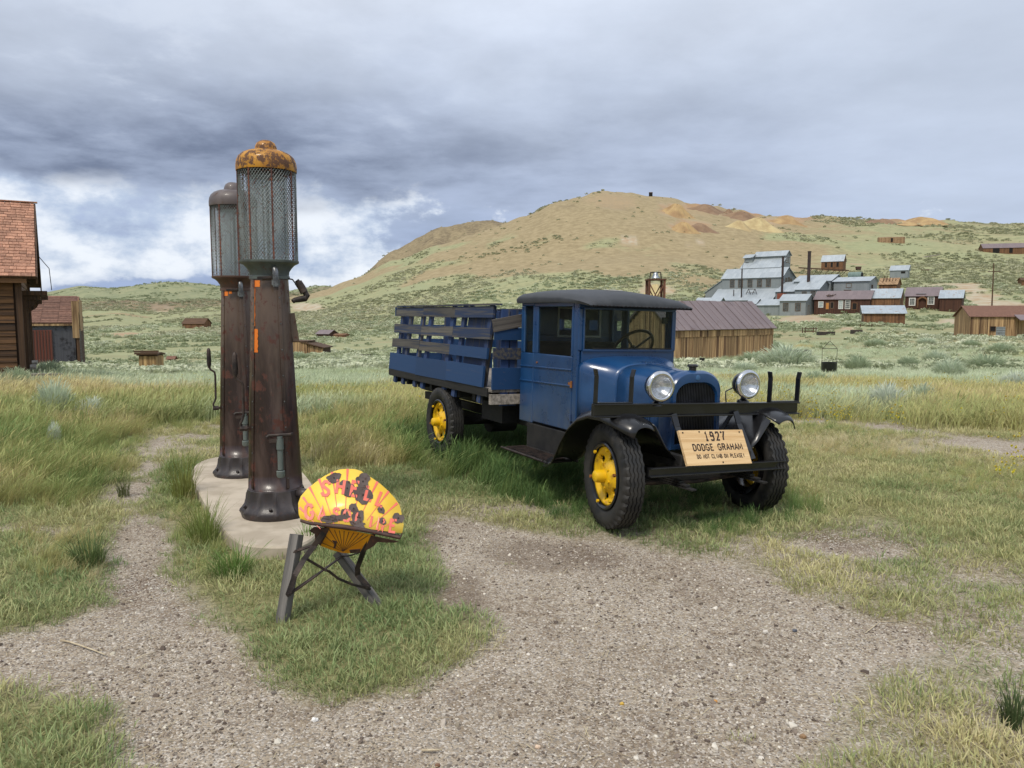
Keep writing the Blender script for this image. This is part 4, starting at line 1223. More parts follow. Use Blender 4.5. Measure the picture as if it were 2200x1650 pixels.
def petrol_pump(X, Y, z0, label, cap, neck, rot, patches):
    t = thing('petrol_pump', label, 'petrol pump', mat=Matrix.Translation((X, Y, z0)) @ Matrix.Rotation(rot, 4, 'Z'), group='old visible petrol pumps on the island')
    def fl(r, z, a):
        k = .5 + .5 * math.cos(a * 12)
        return r + (.014 * k ** 8 if .02 < z < .205 else 0), z
    MB().lathe([(.0, .012), (.25, .012), (.262, .0), (.268, .02), (.268, .045), (.262, .062), (.245, .08), (.228, .105), (.218, .14), (.213, .18), (.213, .215), (.206, .22), (.2, .22)], 96, None, fl).build('foot', m_foot, t, smooth=30)
    for k in range(6):
        a = R(60 * k + 20); p = Vector((math.cos(a) * .242, math.sin(a) * .242, .08))
        MB().cyl(p, p + Vector((math.cos(a) * .016, math.sin(a) * .016, .022)), .013, n=6).build('bolt', m_foot, t)
    body = [(.207, .215), (.208, .23)] + [(.208 - .068 * f, .23 + 1.64 * f) for f in [i / 14 for i in range(15)]]
    bd = MB().lathe(body, 64).build('body', m_pump, t, smooth='all')
    def cone(z):
        return .208 - .068 * (z - .23) / 1.64
    # seams with rivets
    for ad in (-64, 35, 128, 215):
        a = R(ad)
        p0 = Vector((math.cos(a) * (cone(.24) + .003), math.sin(a) * (cone(.24) + .003), .24)); p1 = Vector((math.cos(a) * (cone(1.85) + .003), math.sin(a) * (cone(1.85) + .003), 1.85))
        sm_ = MB().bar(p0, p1, .026, .005, (-math.sin(a), math.cos(a), 0)).build('seam_strip', m_pump, t)
        q = MB()
        for k in range(8):
            z = .32 + k * .2; rr = cone(z) + .005
            q.cyl((math.cos(a) * rr, math.sin(a) * rr, z), (math.cos(a) * (rr + .005), math.sin(a) * (rr + .005), z), .006, n=6)
        q.build('rivets', m_nick, sm_)
    # remnants of orange paint
    for a0, a1, z0_, z1_ in patches:
        q = MB(); secs = []
        nz = 14
        for i in range(nz + 1):
            z = z0_ + (z1_ - z0_) * i / nz
            jig = .018 * math.sin(i * 2.1) + .01 * math.sin(i * 5.3)
            rr = cone(z) + .0025
            secs.append([(rr * math.cos(R(a0 + (a1 - a0) * j / 5) + jig * (1 if j in (0, 5) else 0)), rr * math.sin(R(a0 + (a1 - a0) * j / 5) + jig * (1 if j in (0, 5) else 0)), z) for j in range(6)])
        q.loft(secs).build('paint_patch', m_orange, t, smooth='all')
    MB().lathe([(.138, 1.862), (.152, 1.862), (.152, 1.885), (.146, 1.89), (.150, 1.92), (.17, 1.95), (.192, 1.972), (.220, 1.985), (.224, 1.992), (.224, 2.004), (.21, 2.006), (.05, 2.006)], 64).build('neck', neck, t, smooth=30)
    g = MB().lathe([(.152, 2.006), (.152, 2.66)], 48).build('glass_cylinder', m_pglass, t, smooth='all')
    MB().lathe([(.0, 2.64), (.156, 2.64), (.16, 2.66), (.16, 2.70), (.0, 2.70)], 40).build('top_plate', m_iron, t, smooth=30)
    mk = MB()
    for k in range(10):
        z = 2.05 + k * .06
        mk.box(-.012, .012, -.006, .006, z, z + .004)
    mk.cyl((0, 0, 2.0), (0, 0, 2.64), .012, n=8)
    mk.build('gauge_rod', m_nick, g)
    # diamond guard: two families of helical strands
    nst, nz, rg, za, zb = 58, 20, .216, 2.004, 2.70
    q = MB()
    for d_ in (1, -1):
        for i in range(nst):
            pts = []
            for j in range(nz + 1):
                f = j / nz; a = 2 * math.pi * i / nst + d_ * f * 2.35
                rr = rg + d_ * .0012
                pts.append((rr * math.cos(a), rr * math.sin(a), za + (zb - za) * f))
            q.tube(pts, .0024, 3)
    q.build('wire_guard', m_guard, t)
    for k in range(8):
        a = R(45 * k + 9); MB().bar((.219 * math.cos(a), .219 * math.sin(a), 2.0), (.219 * math.cos(a), .219 * math.sin(a), 2.71), .012, .005, (-math.sin(a), math.cos(a), 0)).build('guard_rod', m_rod, t)
    cp = MB().lathe([(.214, 2.68), (.224, 2.68), (.226, 2.69), (.226, 2.725), (.221, 2.758), (.206, 2.79), (.178, 2.815), (.14, 2.832), (.095, 2.838), (.001, 2.84)], 56).build('cap', cap, t, smooth=50)
    MB().lathe([(.095, 2.836), (.098, 2.842), (.083, 2.848), (.08, 2.87), (.066, 2.898), (.04, 2.915), (.001, 2.92)], 40).build('vent_dome', m_capg if cap is m_capg else m_capy, cp, smooth=50)
    # neck outlet elbow and lever
    o = MB().tube([(.04, -.12, 1.93), (.04, -.20, 1.93), (.04, -.218, 1.925), (.042, -.226, 1.91), (.043, -.228, 1.89), (.043, -.228, 1.80)], .022, 12).build('outlet_elbow', m_nick, t, smooth=True)
    MB().cyl((.043, -.228, 1.85), (.043, -.228, 1.81), .030, n=6).build('coupling', m_nick, o); MB().cyl((.043, -.228, 1.80), (.043, -.228, 1.775), .018, n=10).build('outlet_plug', m_iron, o)
    MB().bar((-.09, -.165, 1.865), (.02, -.175, 1.872), .022, .018).build('lever', m_iron, t, bevel=.003)
    # bracket with stand-pipe low on the front
    pf = Vector((.03, -cone(.62) - .045, 0))
    q = MB(); q.tube([pf + Vector((-.085, .0, .655)), pf + Vector((-.07, 0, .668)), pf + Vector((.09, .01, .668)), pf + Vector((.10, .05, .668))], .013, 8); q.bar(pf + Vector((-.07, 0, .63)), pf + Vector((.03, 0, .63)), .03, .03); q.cyl(pf + Vector((0, .09, .635)), pf + Vector((0, 0, .635)), .02)
    q.build('hose_bracket', m_iron, t, smooth=True)
    pp = MB().cyl(pf + Vector((.01, 0, .66)), pf + Vector((.01, 0, .40)), .021, n=14).build('stand_pipe', m_galv, t, smooth=True)
    MB().cyl(pf + Vector((.01, 0, .64)), pf + Vector((.01, 0, .56)), .028, n=14).build('collar', m_galv, pp, smooth=True)
    MB().lathe([(.026, .06), (.032, .055), (.032, .02), (.024, .005), (.001, 0)], 16, Matrix.Translation(pf + Vector((.01, 0, .335)))).build('pipe_cap', m_galv, pp, smooth=True)
    # stub at the foot
    MB().cyl((.17, -.14, .19), (.245, -.19, .185), .034, n=16, cap=False).build('filler_stub', m_foot, t, smooth=True, solid=.008)
    # crank handle at the left
    q = MB(); q.tube([(-.16, .0, .70), (-.225, -.01, .70), (-.245, -.015, .71), (-.25, -.015, .74), (-.235, -.015, .77), (-.225, -.015, .8), (-.222, -.015, 1.02), (-.228, -.015, 1.06), (-.262, -.015, 1.085), (-.275, -.015, 1.11)], .010, 8)
    q.cyl((-.2, -.01, .70), (-.255, -.015, .70), .022, n=8)
    ck = q.build('crank', m_iron, t, smooth=True)
    MB().lathe([(.010, .0), (.019, .03), (.021, .08), (.019, .17), (.012, .195), (.001, .2)], 12, Matrix.Translation((-.275, -.015, 1.10))).build('grip', m_iron, ck, smooth='all')
    return t
p_near = petrol_pump(-1.89, 6.04, IZ, 'tall rusty brown petrol pump with chipped yellow cap and orange paint streak', m_capy, m_neck, R(17.4),
                     [(-152, -128, 1.30, 1.48), (-152, -138, 1.50, 1.80), (-150, -120, 1.80, 1.85)])
# swing valve on the near pump's right
q = MB(); q.tube([(.13, -.05, 1.87), (.17, -.07, 1.86), (.19, -.075, 1.83), (.215, -.08, 1.825)], .006, 6)
q.tube([(.21, -.08, 1.84), (.235, -.085, 1.80), (.255, -.09, 1.76)], .030, 10)
q.tube([(.255, -.09, 1.77), (.275, -.09, 1.735), (.26, -.095, 1.715), (.22, -.10, 1.708), (.18, -.11, 1.70), (.165, -.115, 1.69)], [.02, .024, .026, .024, .02, .018], 10)
q.cyl((.22, -.08, 1.83), (.20, -.08, 1.855), .02, n=6)
q.build('swing_valve', m_iron, p_near, smooth=True)
MB().bar((.155, -.03, 1.60), (.185, -.03, 1.38), .02, .05, (0, 1, 0)).build('side_flap', m_pump, p_near)
p_far = petrol_pump(-2.70, 7.57, IZ - .02, 'tall rusty petrol pump with grey cap and plain brown neck', m_capg, m_neckr, R(19.5), [(-138, -122, 1.81, 1.86), (-118, -106, 1.83, 1.86)])
p_far.scale = (.985,) * 3

# ================================================================ bent enamel sign on its trestle
gs = thing('gasoline_sign', 'bent yellow shell shaped gasoline sign with bullet holes on a trestle', 'sign', (-1.05, 4.2, 0))
GI = gs.matrix_basis.inverted()
def zc(x, y):
    return (560 + x * .2303, 980 + y * .2303)
def lp(px, py, D):
    return GI @ at(px, py, D)
m_enam = simple('yellow_enamel', lin(240, 196, 58), lin(246, 208, 84), .42, scale=5, coat=.2)
m_enam_shaded = simple('shaded_yellow_enamel', lin(222, 152, 22), lin(206, 132, 20), .45, scale=7)  # same yellow enamel, the downward-facing lower leaf's shade put into the colour
m_red = simple('red_enamel', lin(222, 96, 72), lin(208, 82, 62), .42, scale=12, coat=.2)
m_chip = rusty('bare_rusted_steel', lin(70, 58, 54), lin(84, 72, 68), lin(66, 46, 38), 16, .7, .54, 0)
m_rust = rusty('rust_brown_steel', lin(62, 40, 34), lin(76, 54, 46), lin(92, 60, 48), 9, .65, .54, 0)
# plane of the upper leaf, leaning back
A0 = lp(*zc(385, 600), 4.17); A1 = lp(*zc(1320, 720), 4.19); A2 = lp(*zc(800, 120), 4.40)
uu = (A1 - A0).normalized(); nn_ = uu.cross(A2 - A0).normalized()
if nn_.y > 0:
    nn_ = -nn_
def onpl(px, py, lift=0.0, org=A0, nrm_=None):
    nrm_ = nn_ if nrm_ is None else nrm_
    o_ = GI @ Vector((0, 0, CAM_H)); d_ = ray(px, py)
    tt = (org - o_).dot(nrm_) / d_.dot(nrm_)
    p = o_ + d_ * tt
    # gentle dishing of the plate
    return p + nrm_ * lift
out_z = [(375, 600), (355, 540), (350, 440), (375, 375), (430, 310), (500, 255), (580, 195), (670, 148), (740, 125), (800, 120), (880, 123), (940, 140), (965, 165), (1040, 205), (1120, 262), (1190, 325), (1250, 390), (1295, 455), (1312, 520), (1325, 600), (1335, 640), (1320, 720)]
low = [(375 + (1320 - 375) * f, 600 + 120 * f) for f in (1, .8, .6, .4, .2, 0)]
mb = MB(); pts = [onpl(*zc(*p)) for p in out_z + low[1:-1]]
cc = onpl(*zc(820, 450), .005)
mb.add([cc] + pts, [(0, i + 1, (i + 1) % len(pts) + 1) for i in range(len(pts))])
fc = mb.build('sign_face', m_enam, gs, smooth='all', solid=.004)
def dish(px, py, lift):
    """height of the shallow cone made by the fan of faces above"""
    P2 = onpl(px, py); best = 0
    C2 = onpl(*zc(820, 450))
    for i in range(len(pts)):
        a, b = pts[i] - C2, pts[(i + 1) % len(pts)] - C2; d_ = P2 - C2
        den = a.cross(b).dot(nn_)
        if abs(den) < 1e-9:
            continue
        s_, t_ = d_.cross(b).dot(nn_) / den, a.cross(d_).dot(nn_) / den
        if s_ >= -1e-6 and t_ >= -1e-6:
            best = max(0.0, 1 - s_ - t_); break
    return onpl(px, py, lift + .005 * best + .0035)
# red rays
hub_z = (770, 900)
for tx, ty in ((395, 385), (455, 290), (545, 215), (665, 150), (812, 122), (970, 165), (1090, 240), (1195, 330), (1275, 440), (362, 480), (1322, 560)):
    a = Vector(hub_z); b = Vector((tx, ty)); d_ = (b - a).normalized(); nx = Vector((-d_.y, d_.x))
    # start where the ray leaves the rusty fold
    k0 = .36 if 500 < tx < 1150 else .52
    s0 = a + (b - a) * k0; P_ = []
    for f in (0, .35, .7, 1.0):
        q_ = s0 + (b - s0) * f; wd = 3.0 + 9 * max(0, f - .6) / .4
        P_.append((dish(*zc(*(q_ + nx * wd)), .0006), dish(*zc(*(q_ - nx * wd)), .0006)))
    mb = MB(); vv = [v for pr in P_ for v in pr]
    mb.add(vv, [(0, 1, 3, 2), (2, 3, 5, 4), (4, 5, 7, 6)]).build('red_ray', m_red, fc, fixn=False)
# lettering
def word(chars):
    for ch, cx, cy, h, rot in chars:
        cs, sn = math.cos(R(rot)), math.sin(R(rot))
        def f3(x, y, l):
            x2 = x * cs - y * sn; y2 = x * sn + y * cs
            return dish(*zc(cx + x2, cy - y2), l)
        for c_, mb in lettering(ch, h, h * .62, h * .205, h * .7, lambda x, y, l, h=h, f3=f3: f3(x, y - h / 2, l + .001)):
            mb.build('letter', m_red, fc, fixn=False)
word([('S', 608, 305, 132, -8), ('H', 745, 292, 132, -8), ('E', 880, 310, 132, -10), ('L', 1015, 350, 130, -14), ('L', 1128, 405, 128, -22)])
word([('G', 452, 522, 132, 2), ('A', 575, 540, 118, -2), ('S', 705, 545, 105, -6), ('O', 805, 560, 105, -8), ('L', 915, 585, 105, -10), ('I', 1030, 615, 105, -12), ('N', 1120, 640, 110, -10), ('E', 1235, 655, 112, -8)])
rr_ = random.Random(12)
def blob(cx, cy, rx, ry, lift=.0024, mat=m_chip, n=22, hole=True, rough=.26):
    rx *= 1.12; ry *= 1.12
    ph = [rr_.uniform(0, 6.3) for _ in range(4)]
    P_ = []
    for i in range(n):
        a = 2 * math.pi * i / n
        k = 1 + rough * (.5 * math.sin(2 * a + ph[0]) + .4 * math.sin(3 * a + ph[1]) + .3 * math.sin(5 * a + ph[2]) + .25 * math.sin(8 * a + ph[3]))
        P_.append(dish(*zc(cx + rx * k * math.cos(a), cy + ry * k * math.sin(a)), lift))
    c_ = dish(*zc(cx, cy), lift - .0015 if hole else lift)
    mb = MB().add([c_] + P_, [(0, i + 1, (i + 1) % n + 1) for i in range(n)])
    o_ = mb.build('rust_patch', mat, fc, fixn=False)
    if hole:
        q_ = dish(*zc(cx, cy), lift + .001)
        MB().cyl(q_, q_ + nn_ * .002, .0042, n=10).build('bullet_hole', m_dark, fc)
for a in ((685, 207, 56, 44), (808, 305, 58, 70), (955, 240, 62, 66), (955, 370, 72, 78), (868, 495, 38, 44), (905, 575, 46, 70), (1125, 505, 28, 34), (1138, 612, 28, 30), (1285, 583, 44, 46), (780, 548, 40, 40)):
    blob(*a)
for a in ((690, 585, 95, 34), (640, 590, 60, 26), (910, 640, 60, 34)):
    blob(*a, .0030, m_chip, 30, False, .4)
# rolled rusty fold
fold = [(372, 603), (450, 625), (600, 645), (760, 660), (900, 680), (1040, 705), (1180, 735), (1300, 765), (1322, 725)]
P_ = [lp(*zc(*p), 4.165 + .003 * i) for i, p in enumerate(fold)]
mb = MB(); secs = []
for i, p in enumerate(P_):
    k = .5 + .5 * math.sin(math.pi * min(1, (i + .6) / 8.6))
    h1, h2, d1 = .012 * k, .010 * k, .016 * k
    secs.append([p + Vector((0, .02, h1 * 1.3)), p + Vector((0, -d1 * .6, h1)), p + Vector((0, -d1, 0)), p + Vector((0, -d1 * .5, -h2)), p + Vector((0, .025, -h2 * .8))])
mb.loft(secs, closed=True, caps=True).build('rolled_fold', m_rust, gs, smooth='all')
# lower leaf, bent back under the fold
B0 = lp(*zc(640, 668), 4.175); B1 = lp(*zc(1030, 738), 4.185); B2 = lp(*zc(770, 902), 4.26)
nb = (B1 - B0).cross(B2 - B0).normalized()
nb = -nb if nb.y > 0 else nb
def lowp(x, y, l=0.0):
    return onpl(*zc(x, y), l, B0, nb)
lo_z = [(628, 662), (760, 682), (900, 705), (1030, 732), (1060, 745), (1010, 840), (930, 890), (850, 903), (770, 902), (660, 872), (560, 835), (505, 790), (510, 740), (560, 690)]
lw = MB(); P_ = [lowp(*p) for p in lo_z]; lw.add(P_, [tuple(range(len(P_)))])
lf = lw.build('lower_leaf', m_enam_shaded, gs, solid=.004)
for tx, ty in ((640, 680), (690, 686), (735, 690), (780, 694), (825, 702), (870, 710), (915, 718), (960, 726), (1005, 736), (600, 740), (560, 800)):
    a = Vector(hub_z) + Vector((0, -14)); b = Vector((tx, ty)); d_ = (b - a).normalized(); nx = Vector((-d_.y, d_.x))
    MB().add([lowp(*(a + nx * 1.2), .003), lowp(*(a - nx * 1.2), .003), lowp(*(b - nx * 3.4), .003), lowp(*(b + nx * 3.4), .003)], [(0, 1, 2, 3)]).build('ray_line', m_rust, lf, fixn=False)
for P0 in ([(500, 655), (645, 668), (600, 760), (560, 830), (515, 790), (505, 720), (455, 690)], [(1030, 735), (1290, 790), (1250, 800), (1180, 800), (1090, 795), (1060, 830), (1010, 860), (960, 880), (1000, 800)], [(668, 780), (715, 790), (700, 850), (680, 855), (690, 810)], [(830, 870), (935, 860), (925, 892), (840, 900)]):
    MB().add([lowp(*p, .0045) for p in P0], [tuple(range(len(P0)))]).build('rust_flap', m_rust, lf, solid=.003)
# trestle: two grey posts, iron straps
def post(p0, p1, D0, D1, w0, t0, name='post'):
    a = lp(*zc(*p0), D0); b = lp(*zc(*p1), D1)
    b = b + (b - a).normalized() * .10
    c_ = (a + b) / 2; L = (b - a).length
    q_ = (a - b).to_track_quat('Z', 'Y')
    o_ = piece(name, m_greyv, gs, c_, (w0, t0, L)); o_.rotation_mode = 'QUATERNION'; o_.rotation_quaternion = q_
post((337, 730), (200, 1560), 4.22, 4.09, .058, .05)
post((720, 890), (1095, 1395), 4.42, 4.34, .05, .05)
def strap(pts_, w0=.026, t0=.006):
    mb_ = MB(); P3 = [lp(*zc(x, y), D) for x, y, D in pts_]
    for a, b in zip(P3[:-1], P3[1:]):
        e = (b - a).normalized() * .004
        mb_.bar(a - e, b + e, w0, t0, (1, .25, .35))
    mb_.build('iron_strap', m_iron, gs)
strap([(620, 670, 4.19), (500, 835, 4.18), (400, 970, 4.15), (320, 1110, 4.11), (258, 1290, 4.09)], .03)
strap([(1045, 735, 4.2), (960, 885, 4.24), (903, 1040, 4.29), (905, 1110, 4.31), (1010, 1225, 4.31)], .03)
strap([(310, 890, 4.17), (420, 855, 4.18), (520, 820, 4.19)], .018)
strap([(250, 1300, 4.09), (520, 1110, 4.2), (750, 940, 4.38)], .022)
strap([(740, 935, 4.4), (840, 925, 4.32), (940, 895, 4.24)], .016)
strap([(440, 965, 4.15), (600, 1060, 4.2), (640, 1075, 4.22), (720, 1140, 4.25), (850, 1195, 4.28), (1020, 1240, 4.31)], .014)
for x, y, D in ((262, 1290, 4.075), (610, 1055, 4.19), (330, 885, 4.16), (1000, 1215, 4.3)):
    p = lp(*zc(x, y), D); MB().cyl(p, p + Vector((0, -.014, 0)), .009, n=6).build('bolt', m_iron, gs)
# ================================================================ buildings
def stripes(name, c_lo, c_hi, width, rough=.9, vspan=.9, dark=None, blot=.5):
    """vertical boards or sheets on far walls: each board its own tone, dark joints"""
    m, w, b = new_mat(name)
    tc = w.n('ShaderNodeTexCoord'); sep = w.n('ShaderNodeSeparateXYZ'); w.l(tc.outputs['Object'], sep.inputs[0])
    s_ = w.math('DIVIDE', w.math('ADD', sep.outputs[0], sep.outputs[1]), width)
    fl = w.math('FLOOR', s_); fr = w.math('FRACT', s_)
    wn = w.n('ShaderNodeTexWhiteNoise', noise_dimensions='1D'); w.l(fl, wn.inputs['W'])
    g = w.noise(coords(w, 'Object', (6, 6, .5)), 3, 5, .65)
    f = w.math('ADD', w.math('MULTIPLY', wn.outputs[0], .65), w.math('MULTIPLY', w.ss(g, .3, .7), .35))
    col = w.mix(f, c_lo, c_hi)
    if dark is not None:
        col = w.mix(w.math('MULTIPLY', w.ss(w.noise(coords(w), .6, 5, .6), .5, .7), blot), col, dark)
    joint = w.math('GREATER_THAN', w.math('ABSOLUTE', w.math('SUBTRACT', fr, .5)), .455)
    col = w.mix(w.math('MULTIPLY', joint, .65), col, tuple(c * .35 for c in c_lo[:3]) + (1,))
    w.l(col, b.inputs['Base Color']); b.inputs['Roughness'].default_value = rough
    h = w.math('SUBTRACT', wn.outputs[0], w.math('MULTIPLY', joint, 1.5))
    bump(w, b, h, .5, .03)
    return m
def tin(name, c1, c2, rust=None, amt=.62, rough=.45, metal=.35, pitch=.9):
    m, w, b = new_mat(name)
    tc = w.n('ShaderNodeTexCoord'); sep = w.n('ShaderNodeSeparateXYZ'); w.l(tc.outputs['Object'], sep.inputs[0])
    s_ = w.math('DIVIDE', w.math('ADD', sep.outputs[0], w.math('MULTIPLY', sep.outputs[1], .02)), pitch)
    wn = w.n('ShaderNodeTexWhiteNoise', noise_dimensions='2D')
    cv = w.n('ShaderNodeCombineXYZ'); w.l(w.math('FLOOR', s_), cv.inputs[0]); w.l(w.math('FLOOR', w.math('DIVIDE', w.math('ADD', sep.outputs[2], w.math('MULTIPLY', sep.outputs[1], .7)), 2.4)), cv.inputs[1])
    w.l(cv.outputs[0], wn.inputs['Vector'])
    n_ = w.noise(coords(w, 'Object', (1, 1, .6)), .7, 6, .6)
    col = w.mix(w.math('ADD', w.math('MULTIPLY', wn.outputs[0], .5), w.math('MULTIPLY', n_, .5)), c1, c2)
    fr = w.math('FRACT', s_)
    col = w.mix(w.math('MULTIPLY', w.math('LESS_THAN', fr, .045), .35), col, tuple(c * .5 for c in c1[:3]) + (1,))
    if rust is not None:
        n2 = w.noise(coords(w), 1.3, 7, .7)
        col = w.mix(w.ss(n2, amt, amt + .1), col, rust)
    w.l(col, b.inputs['Base Color']); b.inputs['Roughness'].default_value = rough; b.inputs['Metallic'].default_value = metal
    wv = w.math('SINE', w.math('MULTIPLY', w.math('ADD', sep.outputs[0], sep.outputs[1]), 2 * math.pi / .15))
    bump(w, b, wv, .25, .02)
    return m
m_tinroof = tin('galvanised_roof', lin(156, 165, 171), lin(188, 195, 199), lin(150, 138, 124), .62)
m_tinwall = tin('galvanised_wall', lin(124, 131, 133), lin(146, 152, 153), lin(112, 108, 104), .60, .55, .2)
m_tinold = tin('patchy_tin_roof', lin(150, 160, 168), lin(184, 194, 200), lin(150, 128, 108), .56, .5, .3)
m_redtin = tin('brown_metal_roof', lin(112, 100, 102), lin(132, 118, 118), lin(100, 82, 78), .58, .55, .15)
m_darkboards = stripes('dark_red_brown_boards', lin(56, 34, 26), lin(88, 58, 44), .24)
m_brownboards = stripes('brown_boards', lin(84, 58, 40), lin(142, 104, 72), .26, dark=lin(60, 42, 32))
m_paleboards = stripes('pale_boards', lin(120, 92, 66), lin(180, 150, 116), .3, dark=lin(84, 64, 50))
m_barn = wood('barn_board', lin(116, 88, 60), lin(196, 164, 120), 2, .9, .6, dark=lin(84, 60, 42), gs=.35)
m_trim = wood('dark_trim', lin(62, 46, 34), lin(98, 74, 54), 0, .9, .3, gs=.4)
m_clap = wood('dark_clapboard', lin(52, 36, 24), lin(118, 84, 52), 0, .85, .5, gs=.5, dark=lin(46, 32, 22))
m_clapv = wood('dark_post_wood', lin(48, 34, 24), lin(92, 66, 44), 2, .85, .4, gs=.5)
m_shingle = wood('red_cedar_shingle', lin(134, 94, 76), lin(180, 136, 110), 2, .9, .55, gs=.6)
m_shingle2 = wood('worn_red_shingle', lin(92, 64, 52), lin(122, 90, 74), 2, .9, .4, gs=.3)
m_win = simple('dark_window_glass', lin(54, 60, 62), lin(90, 98, 100), .2, scale=2)
m_winpale = simple('curtained_window', lin(176, 186, 184), lin(140, 152, 152), .4, scale=3)
m_frame = simple('brown_window_frame', lin(112, 92, 72), lin(92, 74, 58), .8, scale=8)
m_hole = simple('dark_opening', lin(18, 15, 13), lin(26, 22, 20), .9)
m_under = simple('weathered_wood_core', lin(60, 46, 36), lin(78, 60, 46), .9, scale=3)
m_doororange = simple('ochre_door', lin(196, 134, 66), lin(176, 116, 56), .8, scale=4)

def window(t, plane, a0, a1, z0, z1, off, glassm=None, framem=None, nx=2, nz=3, name='window', fw=.10):
    """plane 'f': front wall (local y=off, a along x); 'r': right gable (local x=off, a along y)"""
    glassm = glassm or m_win; framem = framem or m_frame
    def bx(mb, u0, u1, w0, w1, d0, d1):
        if plane == 'f':
            mb.box(u0, u1, off - d1, off - d0, w0, w1)
        else:
            mb.box(off + d0, off + d1, u0, u1, w0, w1)
    f = MB()
    bx(f, a0 - fw, a0, z0 - fw, z1 + fw, .0, .06); bx(f, a1, a1 + fw, z0 - fw, z1 + fw, .0, .06); bx(f, a0, a1, z1, z1 + fw, .0, .06); bx(f, a0, a1, z0 - fw, z0, .0, .08)
    wo = f.build(name, framem, t)
    g = MB(); bx(g, a0, a1, z0, z1, .004, .02); g.build('pane', glassm, wo)
    if nx * nz > 1:
        q = MB(); k = min(.045, (a1 - a0) * .06)
        for i in range(1, nx):
            u = a0 + (a1 - a0) * i / nx; bx(q, u - k / 2, u + k / 2, z0, z1, .022, .04)
        for j in range(1, nz):
            u = z0 + (z1 - z0) * j / nz; bx(q, a0, a1, u - k / 2, u + k / 2, .021, .038)
        q.build('muntins', framem, wo)
    return wo

def gabled(name, label, cat, M, L, W, hw, hr, wallm, roofm, ridge=.5, over=.3, planks=0, plankm=None, group=None, base=-1.2, hb=None, sheets=0, th=.06, trim=None, roofname='roof'):
    """front wall on local x axis from the origin, depth W along +y; eaves hw (front) / hb (back), ridge height hr at y = ridge*W"""
    t = thing(name, label, cat, mat=M, group=group)
    hb = hw if hb is None else hb
    yr = W * ridge
    sec = [(0, base), (W, base), (W, hb), (yr, hr), (0, hw)] if 0 < ridge < 1 else ([(0, base), (W, base), (W, hr), (0, hw)] if ridge >= 1 else [(0, base), (W, base), (W, hb), (0, hr)])
    n = len(sec)
    q = MB(); q.add([(0, p[0], p[1]) for p in sec] + [(L, p[0], p[1]) for p in sec], [(i, (i + 1) % n, n + (i + 1) % n, n + i) for i in range(n)] + [tuple(range(n)), tuple(range(n, 2 * n))])
    q.build('wall', wallm, t)
    tp = sec[2:]
    for (ya, za), (yb, zb) in zip(tp[:-1], tp[1:]):
        # slabs: eave end overhangs
        d = Vector((0, yb - ya, zb - za)).normalized(); nn = Vector((0, -d.z, d.y)); nn = nn if nn.z > 0 else -nn
        A = Vector((0, ya, za)); B = Vector((0, yb, zb))
        if ya in (0, W) or (len(tp) == 2):
            A = A - d * over
        if yb in (0, W) or (len(tp) == 2):
            B = B + d * over
        A += nn * .015; B += nn * .015
        if not sheets:
            s = MB(); e = Vector((over, 0, 0)); X1 = Vector((L + over, 0, 0))
            P = [A - e, A + X1, B + X1, B - e]
            s.add([*P, *[p + nn * th for p in P]], [(0, 1, 2, 3), (4, 5, 6, 7), (0, 1, 5, 4), (1, 2, 6, 5), (2, 3, 7, 6), (3, 0, 4, 7)])
            s.build(roofname, roofm, t)
        else:
            ns = int(round((L + 2 * over) / sheets)); wdt = (L + 2 * over) / ns
            rn = random.Random(ns)
            for k in range(ns):
                s = MB(); x0 = -over + k * wdt; x1 = x0 + wdt - .012
                dz_ = nn * rn.uniform(0, .02)
                ex_ = d * rn.uniform(-.04, .06)
                P = [A + Vector((x0, 0, 0)) - ex_, A + Vector((x1, 0, 0)) - ex_, B + Vector((x1, 0, 0)), B + Vector((x0, 0, 0))]
                P = [p + dz_ for p in P]
                s.add([*P, *[p + nn * th for p in P]], [(0, 1, 2, 3), (4, 5, 6, 7), (0, 1, 5, 4), (1, 2, 6, 5), (2, 3, 7, 6), (3, 0, 4, 7)])
                # folded seam along one edge
                s.bar(P[0] + nn * (th + .012), P[3] + nn * (th + .012), .03, .03, (1, 0, 0))
                s.build('roof_sheet', roofm, t)
    if planks:
        rn = random.Random(int(L * 100)); x = 0.0; pm = plankm or wallm
        while x < L - .02:
            wd = min(planks * rn.uniform(.75, 1.3), L - x)
            top = hw - rn.uniform(.02, .06); bot = base + rn.uniform(0, .12)
            piece('plank', pm, t, (x + wd / 2, -.02 - rn.uniform(0, .014), (top + bot) / 2), (wd - rn.uniform(.008, .022), .028, top - bot), (0, R(rn.uniform(-.5, .5)), 0))
            x += wd
        y = 0.0
        while y < W - .02:
            wd = min(planks * rn.uniform(.75, 1.3), W - y); yc = y + wd / 2
            ht = np.interp(yc, [p[0] for p in sorted(tp)], [p[1] for p in sorted(tp)]) - .08
            for xs_, sg in ((L, 1), (0, -1)):
                piece('plank', pm, t, (xs_ + sg * .02, yc, (ht + base) / 2), (.028, wd - .015, ht - base))
            y += wd
    return t
def survey(pxl, pyb, D, pxr, ang, ex=None):
    """frame at the lower-left corner of a front wall and the wall's length to photo column pxr"""
    P0 = at(pxl, pyb, D); e = Vector((math.cos(R(ang)), -math.sin(R(ang)), 0))
    u = (pxr - 1100) / FOC
    L = (u * (P0.y * CP - (P0.z - CAM_H) * SP) - P0.x) / (e.x - u * e.y * CP)
    return frame(P0, e), L, P0, e
def zrow(px, py, D):
    return at(px, py, D).z
